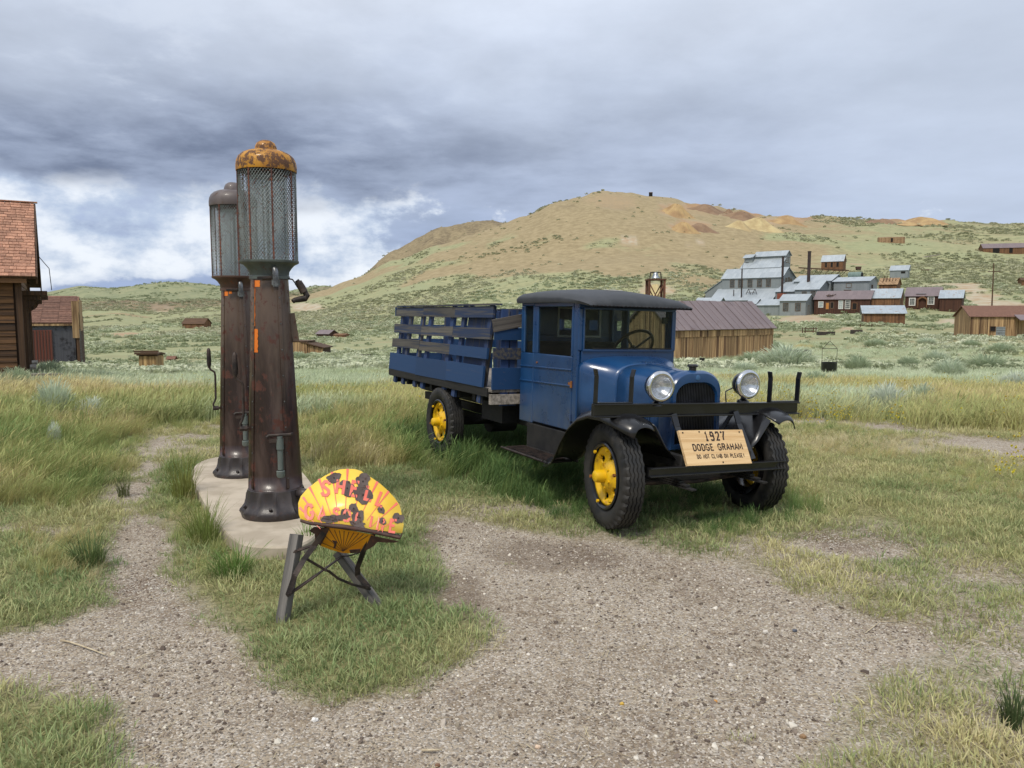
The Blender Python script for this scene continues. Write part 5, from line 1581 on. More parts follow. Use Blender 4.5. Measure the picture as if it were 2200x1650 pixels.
def place_house(name, label, cat, pxl, pxr, D, yb, ye, yr, ang, W, wallm, roofm, ridge=.5, **kw):
    if kw.pop('ground', False):
        D = hit((pxl + min(pxr, 2230)) / 2, yb - .5, D * .6) or D
    M, L, P0, e = survey(pxl, yb, D, pxr, ang)
    hw = zrow(pxl, ye, D) - P0.z
    ey = Vector((math.sin(R(ang)), math.cos(R(ang)), 0))
    hr = zrow(pxl, yr, D + W * min(ridge, 1) * ey.y) - P0.z
    return gabled(name, label, cat, M, L, W, hw, hr, wallm, roofm, ridge, **kw), L, hw, hr

# ---------------------------------------------------------------- barn behind the truck
PL = at(1440, 778, 49.0); PRt = at(1659, 762, 56.0)
e = Vector((PRt.x - PL.x, PRt.y - PL.y, 0)); Lb = e.length
PL.z = -1.55
zr_ = at(1610, 650, 57.6).z + 1.55; ze_ = at(1480, 706, 50.3).z + 1.55
barn = gabled('barn', 'brown vertical plank barn with long brown metal sheet roof behind the truck', 'barn', frame(PL, e), Lb, 4.0, ze_, zr_, m_under, m_redtin, over=.22, planks=.24, plankm=m_barn, base=-.4, sheets=.75)
q = MB(); q.box(-.1, Lb + .1, -.10, -.04, ze_ - .10, ze_ - .02); q.build('eave_board', m_trim, barn)
rn = random.Random(3); x = 0
while x < Lb - .1:
    wd = min(rn.uniform(.16, .30), Lb - x)
    piece('short_board', m_barn, barn, (x + wd / 2, -.065, ze_ - .32), (wd - .012, .024, .46 + rn.uniform(-.03, .03))); x += wd
MB().tube([(Lb + .2, -.1, zr_ - 1.0), (Lb + .2, -.1, zr_ - 1.2)], .02).build('hook', m_iron, barn)

# ---------------------------------------------------------------- stamp mill complex
AM = R(42)
EXM = Vector((math.cos(AM), -math.sin(AM), 0)); EYM = Vector((math.sin(AM), math.cos(AM), 0))
OMm = at(1678, 672, 203)
MM = frame(OMm, EXM)
def mblock(name, label, x0, x1, y0, y1, hw, hr, ridge=.5, wallm=None, roofm=None, base=-3.0, hb=None, over=.35, cat='building', **kw):
    M = MM @ Matrix.Translation((x0, y0, 0))
    return gabled(name, label, cat, M, x1 - x0, y1 - y0, hw, hr, wallm or m_tinwall, roofm or m_tinroof, ridge, over=over, base=base, hb=hb, group='corrugated buildings of the stamp mill', **kw)
mill = mblock('stamp_mill', 'tallest grey corrugated mill building with five sash windows and stepped roofs', -17, 0, 0, 8.6, 9.45, 12.05, .41, base=-4)
mill_own = set(mill.children)
for xa in (-14.56, -12.14, -9.42, -6.74, -4.25):
    window(mill, 'f', xa, xa + 1.15, 6.95, 8.85, 0, nx=3, nz=4)
for ya, zb_ in ((2.2, 8.2), (3.9, 8.4), (5.3, 8.1)):
    window(mill, 'r', ya, ya + .9, zb_ - .5, zb_ + .9, 0, nx=2, nz=2)
# upper storey: the front slope runs on up to a clerestory
q = MB(); xa, xb = -13.2, -2.2
sec = [(3.2, 8), (3.2, 11.82), (6.9, 14.55), (6.9, 15.45), (8.6, 16.75), (10.4, 15.6), (10.4, 2)]
n = len(sec)
def runs(xa_, xb_, sc_):
    n_ = len(sc_)
    return [(xa_, p[0], p[1]) for p in sc_] + [(xb_, p[0], p[1]) for p in sc_], [(i, (i + 1) % n_, n_ + (i + 1) % n_, n_ + i) for i in range(n_)] + [tuple(range(n_)), tuple(range(n_, 2 * n_))]
q.add(*runs(-10.9, xb, sec)); q.add(*runs(xa, -10.9, [(3.2, 8), (3.2, 11.82), (6.9, 14.55), (10.4, 14.55), (10.4, 2)]))
up = q.build('upper_storey', m_tinwall, mill)
def slab(t, name, xa_, xb_, a, b, m_, th=.07):
    d = Vector((0, b[0] - a[0], b[1] - a[1])).normalized(); nn = Vector((0, -d.z, d.y)); nn = nn if nn.z > 0 else -nn
    A = Vector((0, *a)) + nn * .02; B = Vector((0, *b)) + nn * .02; e0, e1 = Vector((xa_, 0, 0)), Vector((xb_, 0, 0))
    P = [A + e0, A + e1, B + e1, B + e0]
    return MB().add([*P, *[p + nn * th for p in P]], [(0, 1, 2, 3), (4, 5, 6, 7), (0, 1, 5, 4), (1, 2, 6, 5), (2, 3, 7, 6), (3, 0, 4, 7)]).build(name, m_, t)
slab(mill, 'roof', xa - .3, xb + .3, (3.3, 12.06), (7.0, 14.70), m_tinroof)
slab(up, 'roof', -11.2, xb + .35, (6.6, 15.3), (8.6, 16.82), m_tinroof); slab(up, 'roof', -11.2, xb + .35, (8.6, 16.82), (10.7, 15.45), m_tinroof)
for ya in (7.4, 9.0):
    window(up, 'r', ya, ya + .9, 13.6, 15.0, xb, m_winpale, nx=2, nz=3)
cu = MB().add(*runs(-13.3, -10.9, [(5.6, 10), (5.6, 15.25), (7, 16.05), (8.4, 15.25), (8.4, 10)])).build('cupola', m_tinwall, mill)
slab(cu, 'roof', -13.7, -10.7, (5.2, 15.05), (7, 16.08), m_tinroof); slab(cu, 'roof', -13.7, -10.7, (7, 16.08), (8.8, 15.05), m_tinroof)
MB().box(-12.9, -12.0, 5.5, 5.58, 12.9, 13.9).build('hatch', m_hole, cu)
# side wing falling to the left
q = MB(); q.add([(-22.1, .2, -2), (-17, .2, -2), (-17, .2, 8.9), (-22.1, .2, 5.6), (-22.1, 7, -2), (-17, 7, -2), (-17, 7, 8.9), (-22.1, 7, 5.6)], [(0, 1, 2, 3), (4, 5, 6, 7), (0, 1, 5, 4), (1, 2, 6, 5), (2, 3, 7, 6), (3, 0, 4, 7)])
wing = q.build('side_wing', m_tinwall, mill)
MB().add([(-22.5, -.1, 5.40), (-16.9, -.1, 9.02), (-16.9, 7.2, 9.02), (-22.5, 7.2, 5.40), (-22.5, -.1, 5.50), (-16.9, -.1, 9.12), (-16.9, 7.2, 9.12), (-22.5, 7.2, 5.50)], [(0, 1, 2, 3), (4, 5, 6, 7), (0, 1, 5, 4), (1, 2, 6, 5), (2, 3, 7, 6), (3, 0, 4, 7)]).build('roof', m_tinroof, wing)
MB().cyl((-9.5, -3.6, 3), (-9.5, -3.6, 11.6), .17, n=12).build('flue', m_iron, mill)
MB().cyl((-12, -3.0, 4), (-12, -3.0, 6.2), .12, n=10).build('flue', m_iron, mill)
MB().tube([(-9.5, -3.6, 11.5), (-10.6, -1, 12.8), (-10.9, 2, 14.6), (-9.5, 5.5, 15.6)], .05, 6).build('guy_wire', m_iron, mill)
for ch in mill.children:
    if ch not in mill_own:
        ch.location.x += 17
lt = mblock('mill_lean_to', 'low grey lean-to with pale tin roof along the foot of the tall mill wall', -17.9, -.7, -4.6, -.02, 3.4, 6.35, 1.0, base=-3)
mblock('mill_shed', 'small corrugated shed with half hidden gable below the mill lean-to', -19.5, -12.6, -10.5, -6.2, 2.5, 4.0, .5, base=-3)
q = MB()
for xx in (-8.2, -6.4):
    q.bar((xx - .5, -2.6, 4.9), (xx + .2, -2.6, 6.3), .12, .12); q.bar((xx + .8, -2.6, 4.9), (xx + .2, -2.6, 6.3), .12, .12)
q.bar((-8.1, -2.6, 6.2), (-6.1, -2.6, 6.2), .12, .12); q.bar((-8.4, -2.6, 5.4), (-6.0, -2.6, 5.4), .1, .1)
q.build('hoist_frame', m_iron, lt).location = (17.9, 4.6, 0)
# smoke stacks
def stack(x, y, za, zb, r, label):
    t = thing('smokestack', label, 'smokestack', mat=MM @ Matrix.Translation((x, y, 0)), group='tall iron smokestacks of the mill')
    MB().cyl((0, 0, za), (0, 0, zb), r, n=16).build('pipe', simple('stack_iron', lin(44, 34, 34), lin(64, 48, 44), .7, scale=1.5) if 'stack_iron' not in bpy.data.materials else bpy.data.materials['stack_iron'], t, smooth=True)
    MB().lathe([(r + .02, zb - .25), (r + .06, zb - .22), (r + .06, zb), (r, zb + .01)], 16).build('rim', bpy.data.materials['stack_iron'], t, smooth=True)
    return t
s1 = stack(3.0, -7.0, -1.0, 14.1, .28, 'thin dark smokestack beside the right gable of the tall mill')
MB().box(-.9, .9, -.8, .8, -1.0, 4.9).build('brick_base', simple('brick_red', lin(120, 62, 46), lin(140, 82, 62), .9, scale=6), s1)
s2 = stack(7.7, -2.0, 5.0, 15.5, .40, 'thick dark smokestack rising through a tin roof')
MB().lathe([(.9, 7.0), (.55, 7.35), (.42, 7.7)], 16).build('flashing', m_redtin, s2, smooth=True)
b5 = mblock('mill_building', 'gabled corrugated building pierced by the thick smokestack', 5.9, 11.8, -6, 3.2, 5.85, 8.05, .48)
window(b5, 'f', 1.9, 2.9, 4.0, 5.2, 0, nx=3, nz=3); window(b5, 'f', 4.1, 5.1, 3.7, 5.3, 0, nx=3, nz=4)
b6 = mblock('mill_building', 'wide tin roofed building at the back of the mill beside the rotary house', 3.0, 12.4, .4, 8.2, 8.1, 9.75, .6)
mblock('mill_annex', 'low pale roofed annex between the tall mill and the thick smokestack', .6, 5.8, -5.4, 1.5, 5.4, 7.9, 1.0)
b7 = mblock('mill_office', 'small corrugated gabled house with two sash windows at the foot of the mill', 5.7, 12.1, -14.6, -9.2, 3.0, 4.5, .5)
for xa in (.95, 3.95):
    window(b7, 'f', xa, xa + 1.15, .5, 2.3, 0, nx=3, nz=4)
window(b7, 'r', 1.5, 2.4, -.6, 1.7, 6.4, m_tinwall, m_frame, 1, 1, name='door')
mblock('mill_annex', 'corrugated annex with pale lean roof left of the small gabled mill house', -.7, 5.5, -12.9, -8.6, 1.95, 3.35, .75)
mblock('mill_annex', 'little corrugated gable beside the hoist frame below the mill', -3.6, -1.4, -12.6, -8.6, 2.3, 3.5, .5)
b9 = mblock('rotary_house', 'corrugated shed with bulging grey wall and thin pale roof at the right of the mill', 13.3, 21.8, 0, 6, 7.8, 8.9, .6, wallm=m_tinwall, base=-1)
window(b9, 'f', 3.1, 4.2, 6.3, 7.2, 0, m_tinwall, m_frame, 1, 1); window(b9, 'f', 2.6, 4.2, 4.2, 5.6, 0, m_hole, m_frame, 1, 1, name='door'); window(b9, 'r', 1.6, 2.6, 5, 6.8, 8.5, m_hole, m_frame, 1, 1, name='door')
# tank behind
tk = thing('water_tank', 'round green corrugated tank lying behind the mill roofs', 'tank', mat=MM @ Matrix.Translation((15.5, 9, 8.6)))
MB().cyl((-1.6, 0, .9), (1.6, 0, .9), .95, n=24).build('drum', simple('tank_green', lin(96, 116, 110), lin(120, 138, 130), .6, scale=1), tk, smooth=True)
MB().cyl((1.61, 0, .9), (1.7, 0, .9), .8, n=24).build('end_cap', m_hole, tk)
for xx in (-1, 1):
    MB().box(xx - .1, xx + .1, -.8, .8, -1.5, .4).build('cradle', m_trim, tk)
q = MB()
for k in range(10):
    q.bar((-22.2 - k * .55, 1 + k * .4, 5.4 - k * .42), (-22.2 - k * .55, 1 + k * .4, -3), .16, .16)
q.bar((-22, 1, 5.2), (-28, 5, 1.0), .25, .2); q.bar((-22, 2.5, 5.2), (-28, 6.5, 1.0), .25, .2)
tr = thing('ore_trestle', 'dark timber trestle running down from the left wing of the mill', 'trestle', mat=MM)
q.build('timbers', m_trim, tr)
q = MB()
for k in range(7):
    q.bar((2 + k * 1.5, 11, 12.0 - k * .15), (2 + k * 1.5, 11, 6), .16, .16)
    q.bar((2 + k * 1.5, 11, 9.5), (3.5 + k * 1.5, 11, 11.8 - k * .15), .1, .1)
q.bar((0, 11, 12.2), (13, 11, 11.0), .3, 1.0)
tr = thing('tram_trestle', 'timber tramway trestle behind the tall mill leading to a brown shack', 'trestle', mat=MM)
q.build('timbers', m_trim, tr)

# ---------------------------------------------------------------- row of wooden houses right of the mill
GR = 'old wooden houses in a row below the hill'
r1, L, hw, hr = place_house('row_house', 'long dark red-brown house with broken roof and ochre door', 'house', 1749, 1868, 186, 667, 643, 626, 34, 8, m_darkboards, m_redtin, group=GR, base=-1)
def fwin(t, L, hw, pxl, pxr, D, yb, ybase, a, b, y0, y1, gm=None, fm=None, nx=2, nz=3, name='window', fw=.12):
    k = L / (pxr - pxl); s_ = D / FOC
    window(t, 'f', (a - pxl) * k, (b - pxl) * k, (ybase - y1) * s_, (ybase - y0) * s_, 0, gm, fm, nx, nz, name, fw)
for a, b, y0, y1, gm, fm, nx, nz, nm in ((1759, 1768, 649, 660, m_winpale, m_white, 1, 2, 'window'), (1775, 1781, 651, 664, m_doororange, m_frame, 1, 1, 'door'), (1785.5, 1791, 650, 662, m_hole, m_frame, 1, 1, 'window'), (1803, 1811, 647, 663, m_winpale, m_white, 2, 4, 'window'), (1817, 1826, 646, 663, m_win, m_white, 3, 4, 'window'), (1832, 1841, 652, 665, m_hole, m_brownboards, 1, 1, 'doorway')):
    fwin(r1, L, hw, 1749, 1868, 186, 0, 667, a, b, y0, y1, gm, fm, nx, nz, nm)
rr2 = random.Random(4)
for k in range(14):
    piece('broken_board', m_trim, r1, (L * .28 + rr2.uniform(-.9, .9), 1.3 + rr2.uniform(-.6, .8), hw + .75 + rr2.uniform(-.1, .35)), (rr2.uniform(.8, 1.6), .16, .05), (R(30 + rr2.uniform(-30, 30)), R(rr2.uniform(-25, 25)), R(rr2.uniform(0, 180))))
r2, L, hw, hr = place_house('row_house', 'plank house with pale tin roof joined to the long dark red house', 'house', 1867, 1932, 181, 663, 640, 621, 34, 6.5, m_brownboards, m_tinold, group=GR, base=-2)
window(r2, 'r', 2.6, 3.6, .8, 3.0, L, m_brownboards, m_trim, 1, 1, name='door')
r3, L, hw, hr = place_house('row_house', 'dark house with two white framed windows and an arched porch', 'house', 1944, 2018, 190, 661, 636, 618, 34, 7.5, m_darkboards, m_redtin, group=GR, base=-1)
for a, b, y0, y1 in ((1954.5, 1964.5, 642, 655), (1994.5, 2005, 639.5, 653)):
    fwin(r3, L, hw, 1944, 2018, 190, 0, 661, a, b, y0, y1, m_win, m_white, 3, 4, 'window', .22)
k_ = L / (2018 - 1944)
pc = MB(); xa = (1971 - 1944) * k_
pc.prism([(xa, 0), (xa + .25, 0), (xa + .25, 1.9), (xa + .9, 2.3), (xa + 1.3, 2.3), (xa + 1.9, 1.9), (xa + 1.9, 0), (xa + 2.15, 0), (xa + 2.15, 2.1), (xa + 1.4, 2.75), (xa + .8, 2.75), (xa, 2.1)], -.5, .0)
pc.build('porch', m_brownboards, r3)
MB().box(L * .30, L * .60, .3, 2.6, hw + .52, hw + .56).build('roof_patch', m_tinold, r3).rotation_euler = (0, 0, 0)
r4, L, hw, hr = place_house('row_house', 'end house of the row with pale rusty tin roof and bare plank gable', 'house', 2018, 2066, 184, 662, 640, 624, 34, 6.5, m_darkboards, m_tinold, group=GR, base=-1)
sh1, L, hw, hr = place_house('plank_shed', 'brown plank shed with single pale tin roof standing in sagebrush', 'shed', 1855, 1944, 130, 696, 673, 657, 20, 4.5, m_brownboards, m_tinold, ridge=.85, base=-.6)
sh2, L, hw, hr = place_house('plank_shed', 'light brown plank shed with red shingle roof and grey tin patch', 'shed', 2084, 2245, 75, 725, 680, 658, 14, 5, m_under, m_shingle2, planks=.26, plankm=m_barn, base=-.3, over=.2)
k_ = L / (2245 - 2084)
window(sh2, 'f', (2127 - 2084) * k_, (2137 - 2084) * k_, .65, 1.05, -.03, m_hole, m_trim, 1, 1, fw=.05)
MB().box((2139 - 2084) * k_, (2159 - 2084) * k_, -.075, -.05, .0, 1.05).build('tin_patch', m_tinwall, sh2)
for k in range(4):
    MB().box((2139 - 2084) * k_, (2159 - 2084) * k_, -.082, -.072, .2 + k * .24, .23 + k * .24).build('patch_seam', m_iron, sh2)
M_ = sh2.matrix_world
MB().add([(L * .58, -1.4, hw - .35), (L + .3, -1.6, hw - .35), (L + .3, .1, hw + .12), (L * .58, .1, hw + .12), (L * .58, -1.4, hw - .28), (L + .3, -1.6, hw - .28), (L + .3, .1, hw + .19), (L * .58, .1, hw + .19)], [(0, 1, 2, 3), (4, 5, 6, 7), (0, 1, 5, 4), (1, 2, 6, 5), (2, 3, 7, 6), (3, 0, 4, 7)]).build('porch_roof', m_redtin, sh2)

# ---------------------------------------------------------------- shacks on the hillside
h1, L, hw, hr = place_house('hill_shack', 'brown ruined shack with pale roof and three holes on the slope above the mill', 'shack', 1764, 1811, 250, 581, 562, 549, 36, 5, m_brownboards, m_tinroof, ground=True, base=-2)
for k, (u, w_) in enumerate(((.18, .08), (.44, .09), (.70, .10))):
    window(h1, 'f', L * u, L * (u + w_), hw * .35, hw * .85, 0, m_hole, m_frame, 1, 1, 'opening')
for k in range(4):
    MB().bar((k * L / 3, -.2, .2), (k * L / 3 - .8, -1.4, -4), .22, .22).build('prop', m_trim, h1)
h2, L, hw, hr = place_house('tin_hoist_house', 'grey tin box house with pale roof standing on stilts on the slope', 'shack', 1911, 1950, 232, 600, 581, 571, 38, 3.2, m_tinwall, m_tinroof, ridge=.9, ground=True, base=0)
for xx in (.3, L - .3):
    for yy in (.3, 2.9):
        MB().bar((xx, yy, 0), (xx, yy, -5), .3, .3).build('stilt', m_trim, h2)
MB().box(L * .62, L * .86, -.05, -.01, hw * .62, hw * .85).build('opening', m_hole, h2)
h3, L, hw, hr = place_house('roofless_shack', 'roofless pale plank shack high on the green slope', 'shack', 1888, 1944, 420, 522, 511, 510, 15, 5, m_paleboards, m_paleboards, ground=True, base=-2, over=.05)
window(h3, 'f', L * .46, L * .54, .3, hw - .3, 0, m_hole, m_paleboards, 1, 1, 'doorway')
h4, L, hw, hr = place_house('long_ruin', 'long collapsing brown shed with sagging roof high on the right slope', 'ruin', 2112, 2290, 330, 545, 533, 524, 15, 8, m_brownboards, m_redtin, ground=True, base=-2)
for k in range(6):
    MB().bar((-.5 - k * .4, -.5 + k, hw), (-2.5 - k * .3, -1 + k, -.6), .2, .2).build('fallen_rafter', m_trim, h4)
window(h4, 'f', L * .12, L * .2, .2, hw - .2, 0, m_hole, m_trim, 1, 1, 'opening'); window(h4, 'f', L * .32, L * .36, .2, hw - .2, 0, m_hole, m_trim, 1, 1, 'opening')
h5, L, hw, hr = place_house('fallen_shed', 'collapsed brown plank shed between the mill and the stilted tin house', 'ruin', 1888, 1926, 207, 621, 611, 598, 38, 5, m_brownboards, m_paleboards, base=-2)
for k in range(5):
    MB().bar((.4 + k * .8, -.2, -.5), (1.0 + k * .7, 1.5, hr + .6 - k * .2), .18, .12).build('leaning_beam', m_trim, h5)
place_house('hill_hut', 'tiny dark hut on the crest of the bare hill', 'hut', 1394, 1402, 615, 420, 414, 413, 10, 3, m_hole, m_trim, ground=True, base=-1.5, over=.05)
place_house('small_cabin', 'small brown cabin at the right edge below the long ruin', 'cabin', 2195, 2240, 200, 614, 602, 597, 15, 4, m_brownboards, m_trim, ground=True, base=-1.5)
pw = thing('plank_wall', 'short upright plank wall behind the mill roofs', 'fence', mat=frame(at(1832, 598, hit(1832, 598, 60) or 225), EXM))
for k in range(14):
    piece('plank', m_trim, pw, (k * .28, 0, .5), (.25, .05, 3.4 + (k % 3) * .1))
mc = thing('mine_cart', 'small red mine cart on the slope right of the brown shack', 'cart', at(1844, 581, hit(1844, 581, 60) or 255))
MB().prism([(-.9, .5), (.9, .5), (1.2, 1.7), (-1.2, 1.7)], -.6, .6).build('bucket', m_rust, mc)
for a in ((-.6, -.6), (.6, -.6), (-.6, .6), (.6, .6)):
    MB().cyl((a[0], a[1] - .05, .3), (a[0], a[1] + .05, .3), .3, n=12).build('wheel', m_iron, mc)
lg = thing('fallen_pipe', 'long dark pipe lying across the slope right of the stilted house', 'pipe', at(1979, 582, hit(1979, 582, 60) or 250))
MB().tube([(0, 0, .3), (3, -.3, .32), (6.3, -.3, .1)], [.35, .4, .3], 10).build('pipe', m_trim, lg)
lg = thing('fallen_log', 'grey log lying high on the green slope', 'log', at(1990, 553, hit(1990, 553, 60) or 330))
MB().tube([(-5, 2.5, -.6), (0, 0, .3), (6, -2, 1.2)], [.3, .35, .25], 8).build('trunk', m_grey, lg)

# ---------------------------------------------------------------- poles, bell tower, yard things
up_ = thing('utility_pole', 'tall wooden utility pole with one cross arm by the pale track', 'pole', at(2131, 661, 125))
up_.location.z = at(2131, 661, 125).z
hp = at(2129, 565, 125).z - up_.location.z
MB().cyl((0, 0, -1), (-.1, 0, hp), .12, .08, n=10).build('post', m_trim, up_, smooth=True)
MB().box(-1.0, 1.0, -.06, .06, hp * .80, hp * .80 + .12).build('cross_arm', m_trim, up_)
for xx in (-.8, .8):
    MB().cyl((xx, 0, hp * .80 + .12), (xx, 0, hp * .80 + .26), .05, n=8).build('insulator', m_nick, up_)
m_redwood = wood('red_brown_timber', lin(74, 46, 34), lin(120, 80, 58), 2, .85, .3, gs=.3)
btP = at(1407, 680, 60); btP.z = hz(btP.x, btP.y)
bt = thing('bell_tower', 'red-brown timber bell frame with pale metal bell behind the truck roof', 'bell tower', btP)
ztop = at(1407, 601, 60).z - btP.z; hw_ = .58
for sx in (-1, 1):
    for sy in (-1, 1):
        piece('leg', m_redwood, bt, (sx * hw_, sy * hw_, ztop / 2 - .3), (.17, .17, ztop + .5))
for sx, sy, ax in ((0, -1, 0), (0, 1, 0), (-1, 0, 1), (1, 0, 1)):
    for f in (.10, .55):
        z0, z1 = ztop * f + .1, ztop * (f + .40)
        for dd in (-1, 1):
            a = (-hw_ * dd, sy * (hw_ + .06), z0) if ax == 0 else (sx * (hw_ + .06), -hw_ * dd, z0); b = (hw_ * dd, sy * (hw_ + .06), z1) if ax == 0 else (sx * (hw_ + .06), hw_ * dd, z1)
            off = .012 * dd
            a = Vector(a) + Vector((off if ax else 0, 0 if ax else off, 0)); b = Vector(b) + Vector((off if ax else 0, 0 if ax else off, 0))
            MB().bar(a, b, .08, .03).build('brace', m_redwood, bt)
piece('deck', m_redwood, bt, (0, 0, ztop), (1.42, 1.42, .10))
bl = MB().lathe([(.34, .0), (.32, .04), (.25, .12), (.20, .26), (.17, .38), (.10, .44), (.001, .46)], 28, Matrix.Translation((0, 0, ztop + .12))).build('bell', simple('bell_metal', lin(176, 182, 186), lin(130, 136, 140), .35, .8, scale=4), bt, smooth='all')
for sx in (-1, 1):
    MB().bar((sx * .46, 0, ztop), (sx * .38, 0, ztop + .55), .10, .06, (0, 1, 0)).build('yoke_stand', m_iron, bt)
MB().cyl((-.42, 0, ztop + .56), (.42, 0, ztop + .56), .04).build('yoke', m_iron, bt)
def trough(name, label, px0, px1, yt, yb, D, dep, mat, ang=4):
    D = hit((px0 + px1) / 2, yb - 1, D * .5) or D
    M, L, P0, e_ = survey(px0, yb, D, px1, ang)
    t = thing(name, label, 'trough', mat=M); h = (yb - yt) * D / FOC
    q = MB(); q.box(0, L, 0, .05, -.2, h); q.box(0, L, dep - .05, dep, -.2, h); q.box(0, .05, .05, dep - .05, -.2, h); q.box(L - .05, L, .05, dep - .05, -.2, h)
    q.build('box', mat, t); MB().box(.05, L - .05, .05, dep - .05, -.1, h * .5).build('fill', m_under, t)
    for k in (.15, .5, .85):
        MB().bar((L * k, -.015, -.15), (L * k, -.015, h * .97), .05, .02, (1, 0, 0)).build('stave', mat, t)
    return t
m_darkiron = simple('dark_weathered_iron', lin(44, 38, 36), lin(66, 58, 52), .8, scale=6)
trough('iron_trough', 'dark iron trough half hidden in sagebrush right of the barn', 1679, 1743, 752, 770, 40, .8, m_darkiron)
trough('iron_trough', 'long dark box lying in the field below the brown shed', 1759, 1794, 713, 721, 105, .8, m_darkiron)
trough('iron_trough', 'short dark box lying in the field left of the brown shed', 1832, 1853, 709, 719, 105, .8, m_darkiron)
trough('iron_trough', 'little dark box in the meadow behind the truck bed', 774, 798, 762, 769, 62, .6, m_darkiron)
kp = at(1781, 795, 28.5); kp.z = hz(kp.x, kp.y)
kt = thing('hanging_cauldron', 'black iron vat under a thin pointed wire frame in the meadow', 'cauldron', kp)
k = 28.5 / FOC
zt_ = at(1781, 778, 28.5).z - kp.z
q = MB(); q.lathe([(.001, .0), (.24, .0), (.27, .05), (.285, zt_), (.27, zt_), (.25, .06), (.001, .05)], 24); q.build('vat', m_black, kt, smooth=30)
q = MB(); zs = at(1781, 749, 28.5).z - kp.z; zp_ = at(1781, 733, 28.5).z - kp.z; zm_ = at(1781, 741, 28.5).z - kp.z
for s in (-1, 1):
    q.cyl((s * .27, 0, .2), (s * .28, 0, zs), .009, n=6); q.cyl((s * .28, 0, zs), (0, 0, zp_), .009, n=6)
q.cyl((-.28, 0, zs), (.28, 0, zs), .012, n=6); q.cyl((-.14, 0, zm_), (.14, 0, zm_), .008, n=6); q.cyl((0, 0, zp_), (0, 0, zp_ + .15), .006, n=6)
q.build('wire_frame', m_iron, kt)
pp = at(1508, 783, 44); pp.z = hz(pp.x, pp.y)
sp_ = thing('stove_pipe', 'short black stove pipe standing in front of the barn', 'pipe', pp)
MB().cyl((0, 0, 0), (0, 0, at(1508, 774, 44).z - pp.z), .10, n=12).build('pipe', m_black, sp_, smooth=True)
MB().cyl((0, 0, at(1508, 774, 44).z - pp.z), (0, 0, at(1508, 769, 44).z - pp.z), .15, n=12).build('cap', m_black, sp_, smooth=True)
fr = thing('timber_frame', 'small brown timber frame on the bank below the mill', 'frame', at(1729, 716, hit(1729, 716, 60) or 110))
for xx, yy in ((0, 0), (1.3, 0), (0, .8), (1.3, .8)):
    MB().box(xx, xx + .1, yy, yy + .1, -.3, .7).build('post', m_trim, fr)
MB().box(-.1, 1.5, -.04, -.0, .5, .6).build('rail', m_trim, fr); MB().box(-.1, 1.5, -.04, -.0, .15, .25).build('rail', m_trim, fr)
fr = thing('rail_fence', 'short broken rail fence in front of the brown shed', 'fence', at(1848, 703, hit(1848, 703, 60) or 118))
for xx in (0, 1.7, 3.6):
    MB().box(xx, xx + .1, 0, .1, -.4, .5).build('post', m_trim, fr)
MB().box(-.4, 4.0, -.04, .0, .28, .36).build('rail', m_trim, fr)

# ---------------------------------------------------------------- left side: outhouse, lean-to, far cabins
oh, L, hw, hr = place_house('outhouse', 'little plank outhouse with flat dark board roof in the grass', 'outhouse', 300, 336, 60, 795, 764, 760, -4, 1.3, m_under, m_trim, planks=.30, plankm=wood('outhouse_board', lin(128, 100, 66), lin(196, 164, 114), 2, .9, .6, gs=.4), ground=True, base=-.5, over=.12, th=.10)
piece('roof_board', m_trim, oh, (L / 2, -.16, hw + .30), (L + .5, .12, .12)); piece('roof_board', m_trim, oh, (L / 2, -.22, hw + .16), (L + .42, .1, .13))
place_house('hen_coop', 'tiny low red-roofed coop right of the outhouse', 'coop', 360, 374, 76, 777, 771, 766, -4, .7, m_brownboards, m_shingle2, ridge=.5, ground=True, base=-.3, over=.15)
place_house('lean_to_shed', 'pale plank shed with slanting dark roof seen behind the pumps', 'shed', 612, 660, 80, 767, 734, 733, 2, 3, m_under, m_trim, planks=.28, plankm=m_barn, base=-.4, over=.1)
M, L, P0, e_ = survey(650, 767, 80, 694, 2)
t = thing('shed_wing', 'low plank wing of the pale shed with roof falling to the right', 'shed', mat=M)
q = MB(); h1_, h2_ = (767 - 735) * 80 / FOC, (767 - 748) * 80 / FOC
q.add([(0, .1, -.4), (L, .1, -.4), (L, .1, h2_), (0, .1, h1_), (0, 3, -.4), (L, 3, -.4), (L, 3, h2_), (0, 3, h1_)], [(0, 1, 2, 3), (4, 5, 6, 7), (0, 1, 5, 4), (1, 2, 6, 5), (2, 3, 7, 6), (3, 0, 4, 7)]); q.build('wall', m_under, t)
q = MB(); q.add([(-.2, -.2, h1_ + .02), (L + .2, -.2, h2_ - .02), (L + .2, 3.2, h2_ - .02), (-.2, 3.2, h1_ + .02), (-.2, -.2, h1_ + .12), (L + .2, -.2, h2_ + .08), (L + .2, 3.2, h2_ + .08), (-.2, 3.2, h1_ + .12)], [(0, 1, 2, 3), (4, 5, 6, 7), (0, 1, 5, 4), (1, 2, 6, 5), (2, 3, 7, 6), (3, 0, 4, 7)]); q.build('roof', m_trim, t)
for k in range(9):
    f0 = (k + .5) / 9; hh = h1_ + (h2_ - h1_) * (f0 + .05) - .05
    piece('plank', m_barn, t, (L * f0, .07, (hh - .4) / 2), (L / 9 - .02, .03, hh + .4))
place_house('far_cabin', 'dark cabin with grey roof and low ruin beside it across the valley', 'cabin', 680, 706, 200, 727, 717, 709, 20, 4, m_darkboards, m_redtin, ground=True, base=-1)
place_house('far_ruin', 'low broken plank ruin beside the dark far cabin', 'ruin', 716, 742, 203, 726, 720, 717, 8, 3, m_brownboards, m_brownboards, ground=True, base=-1, over=.05)
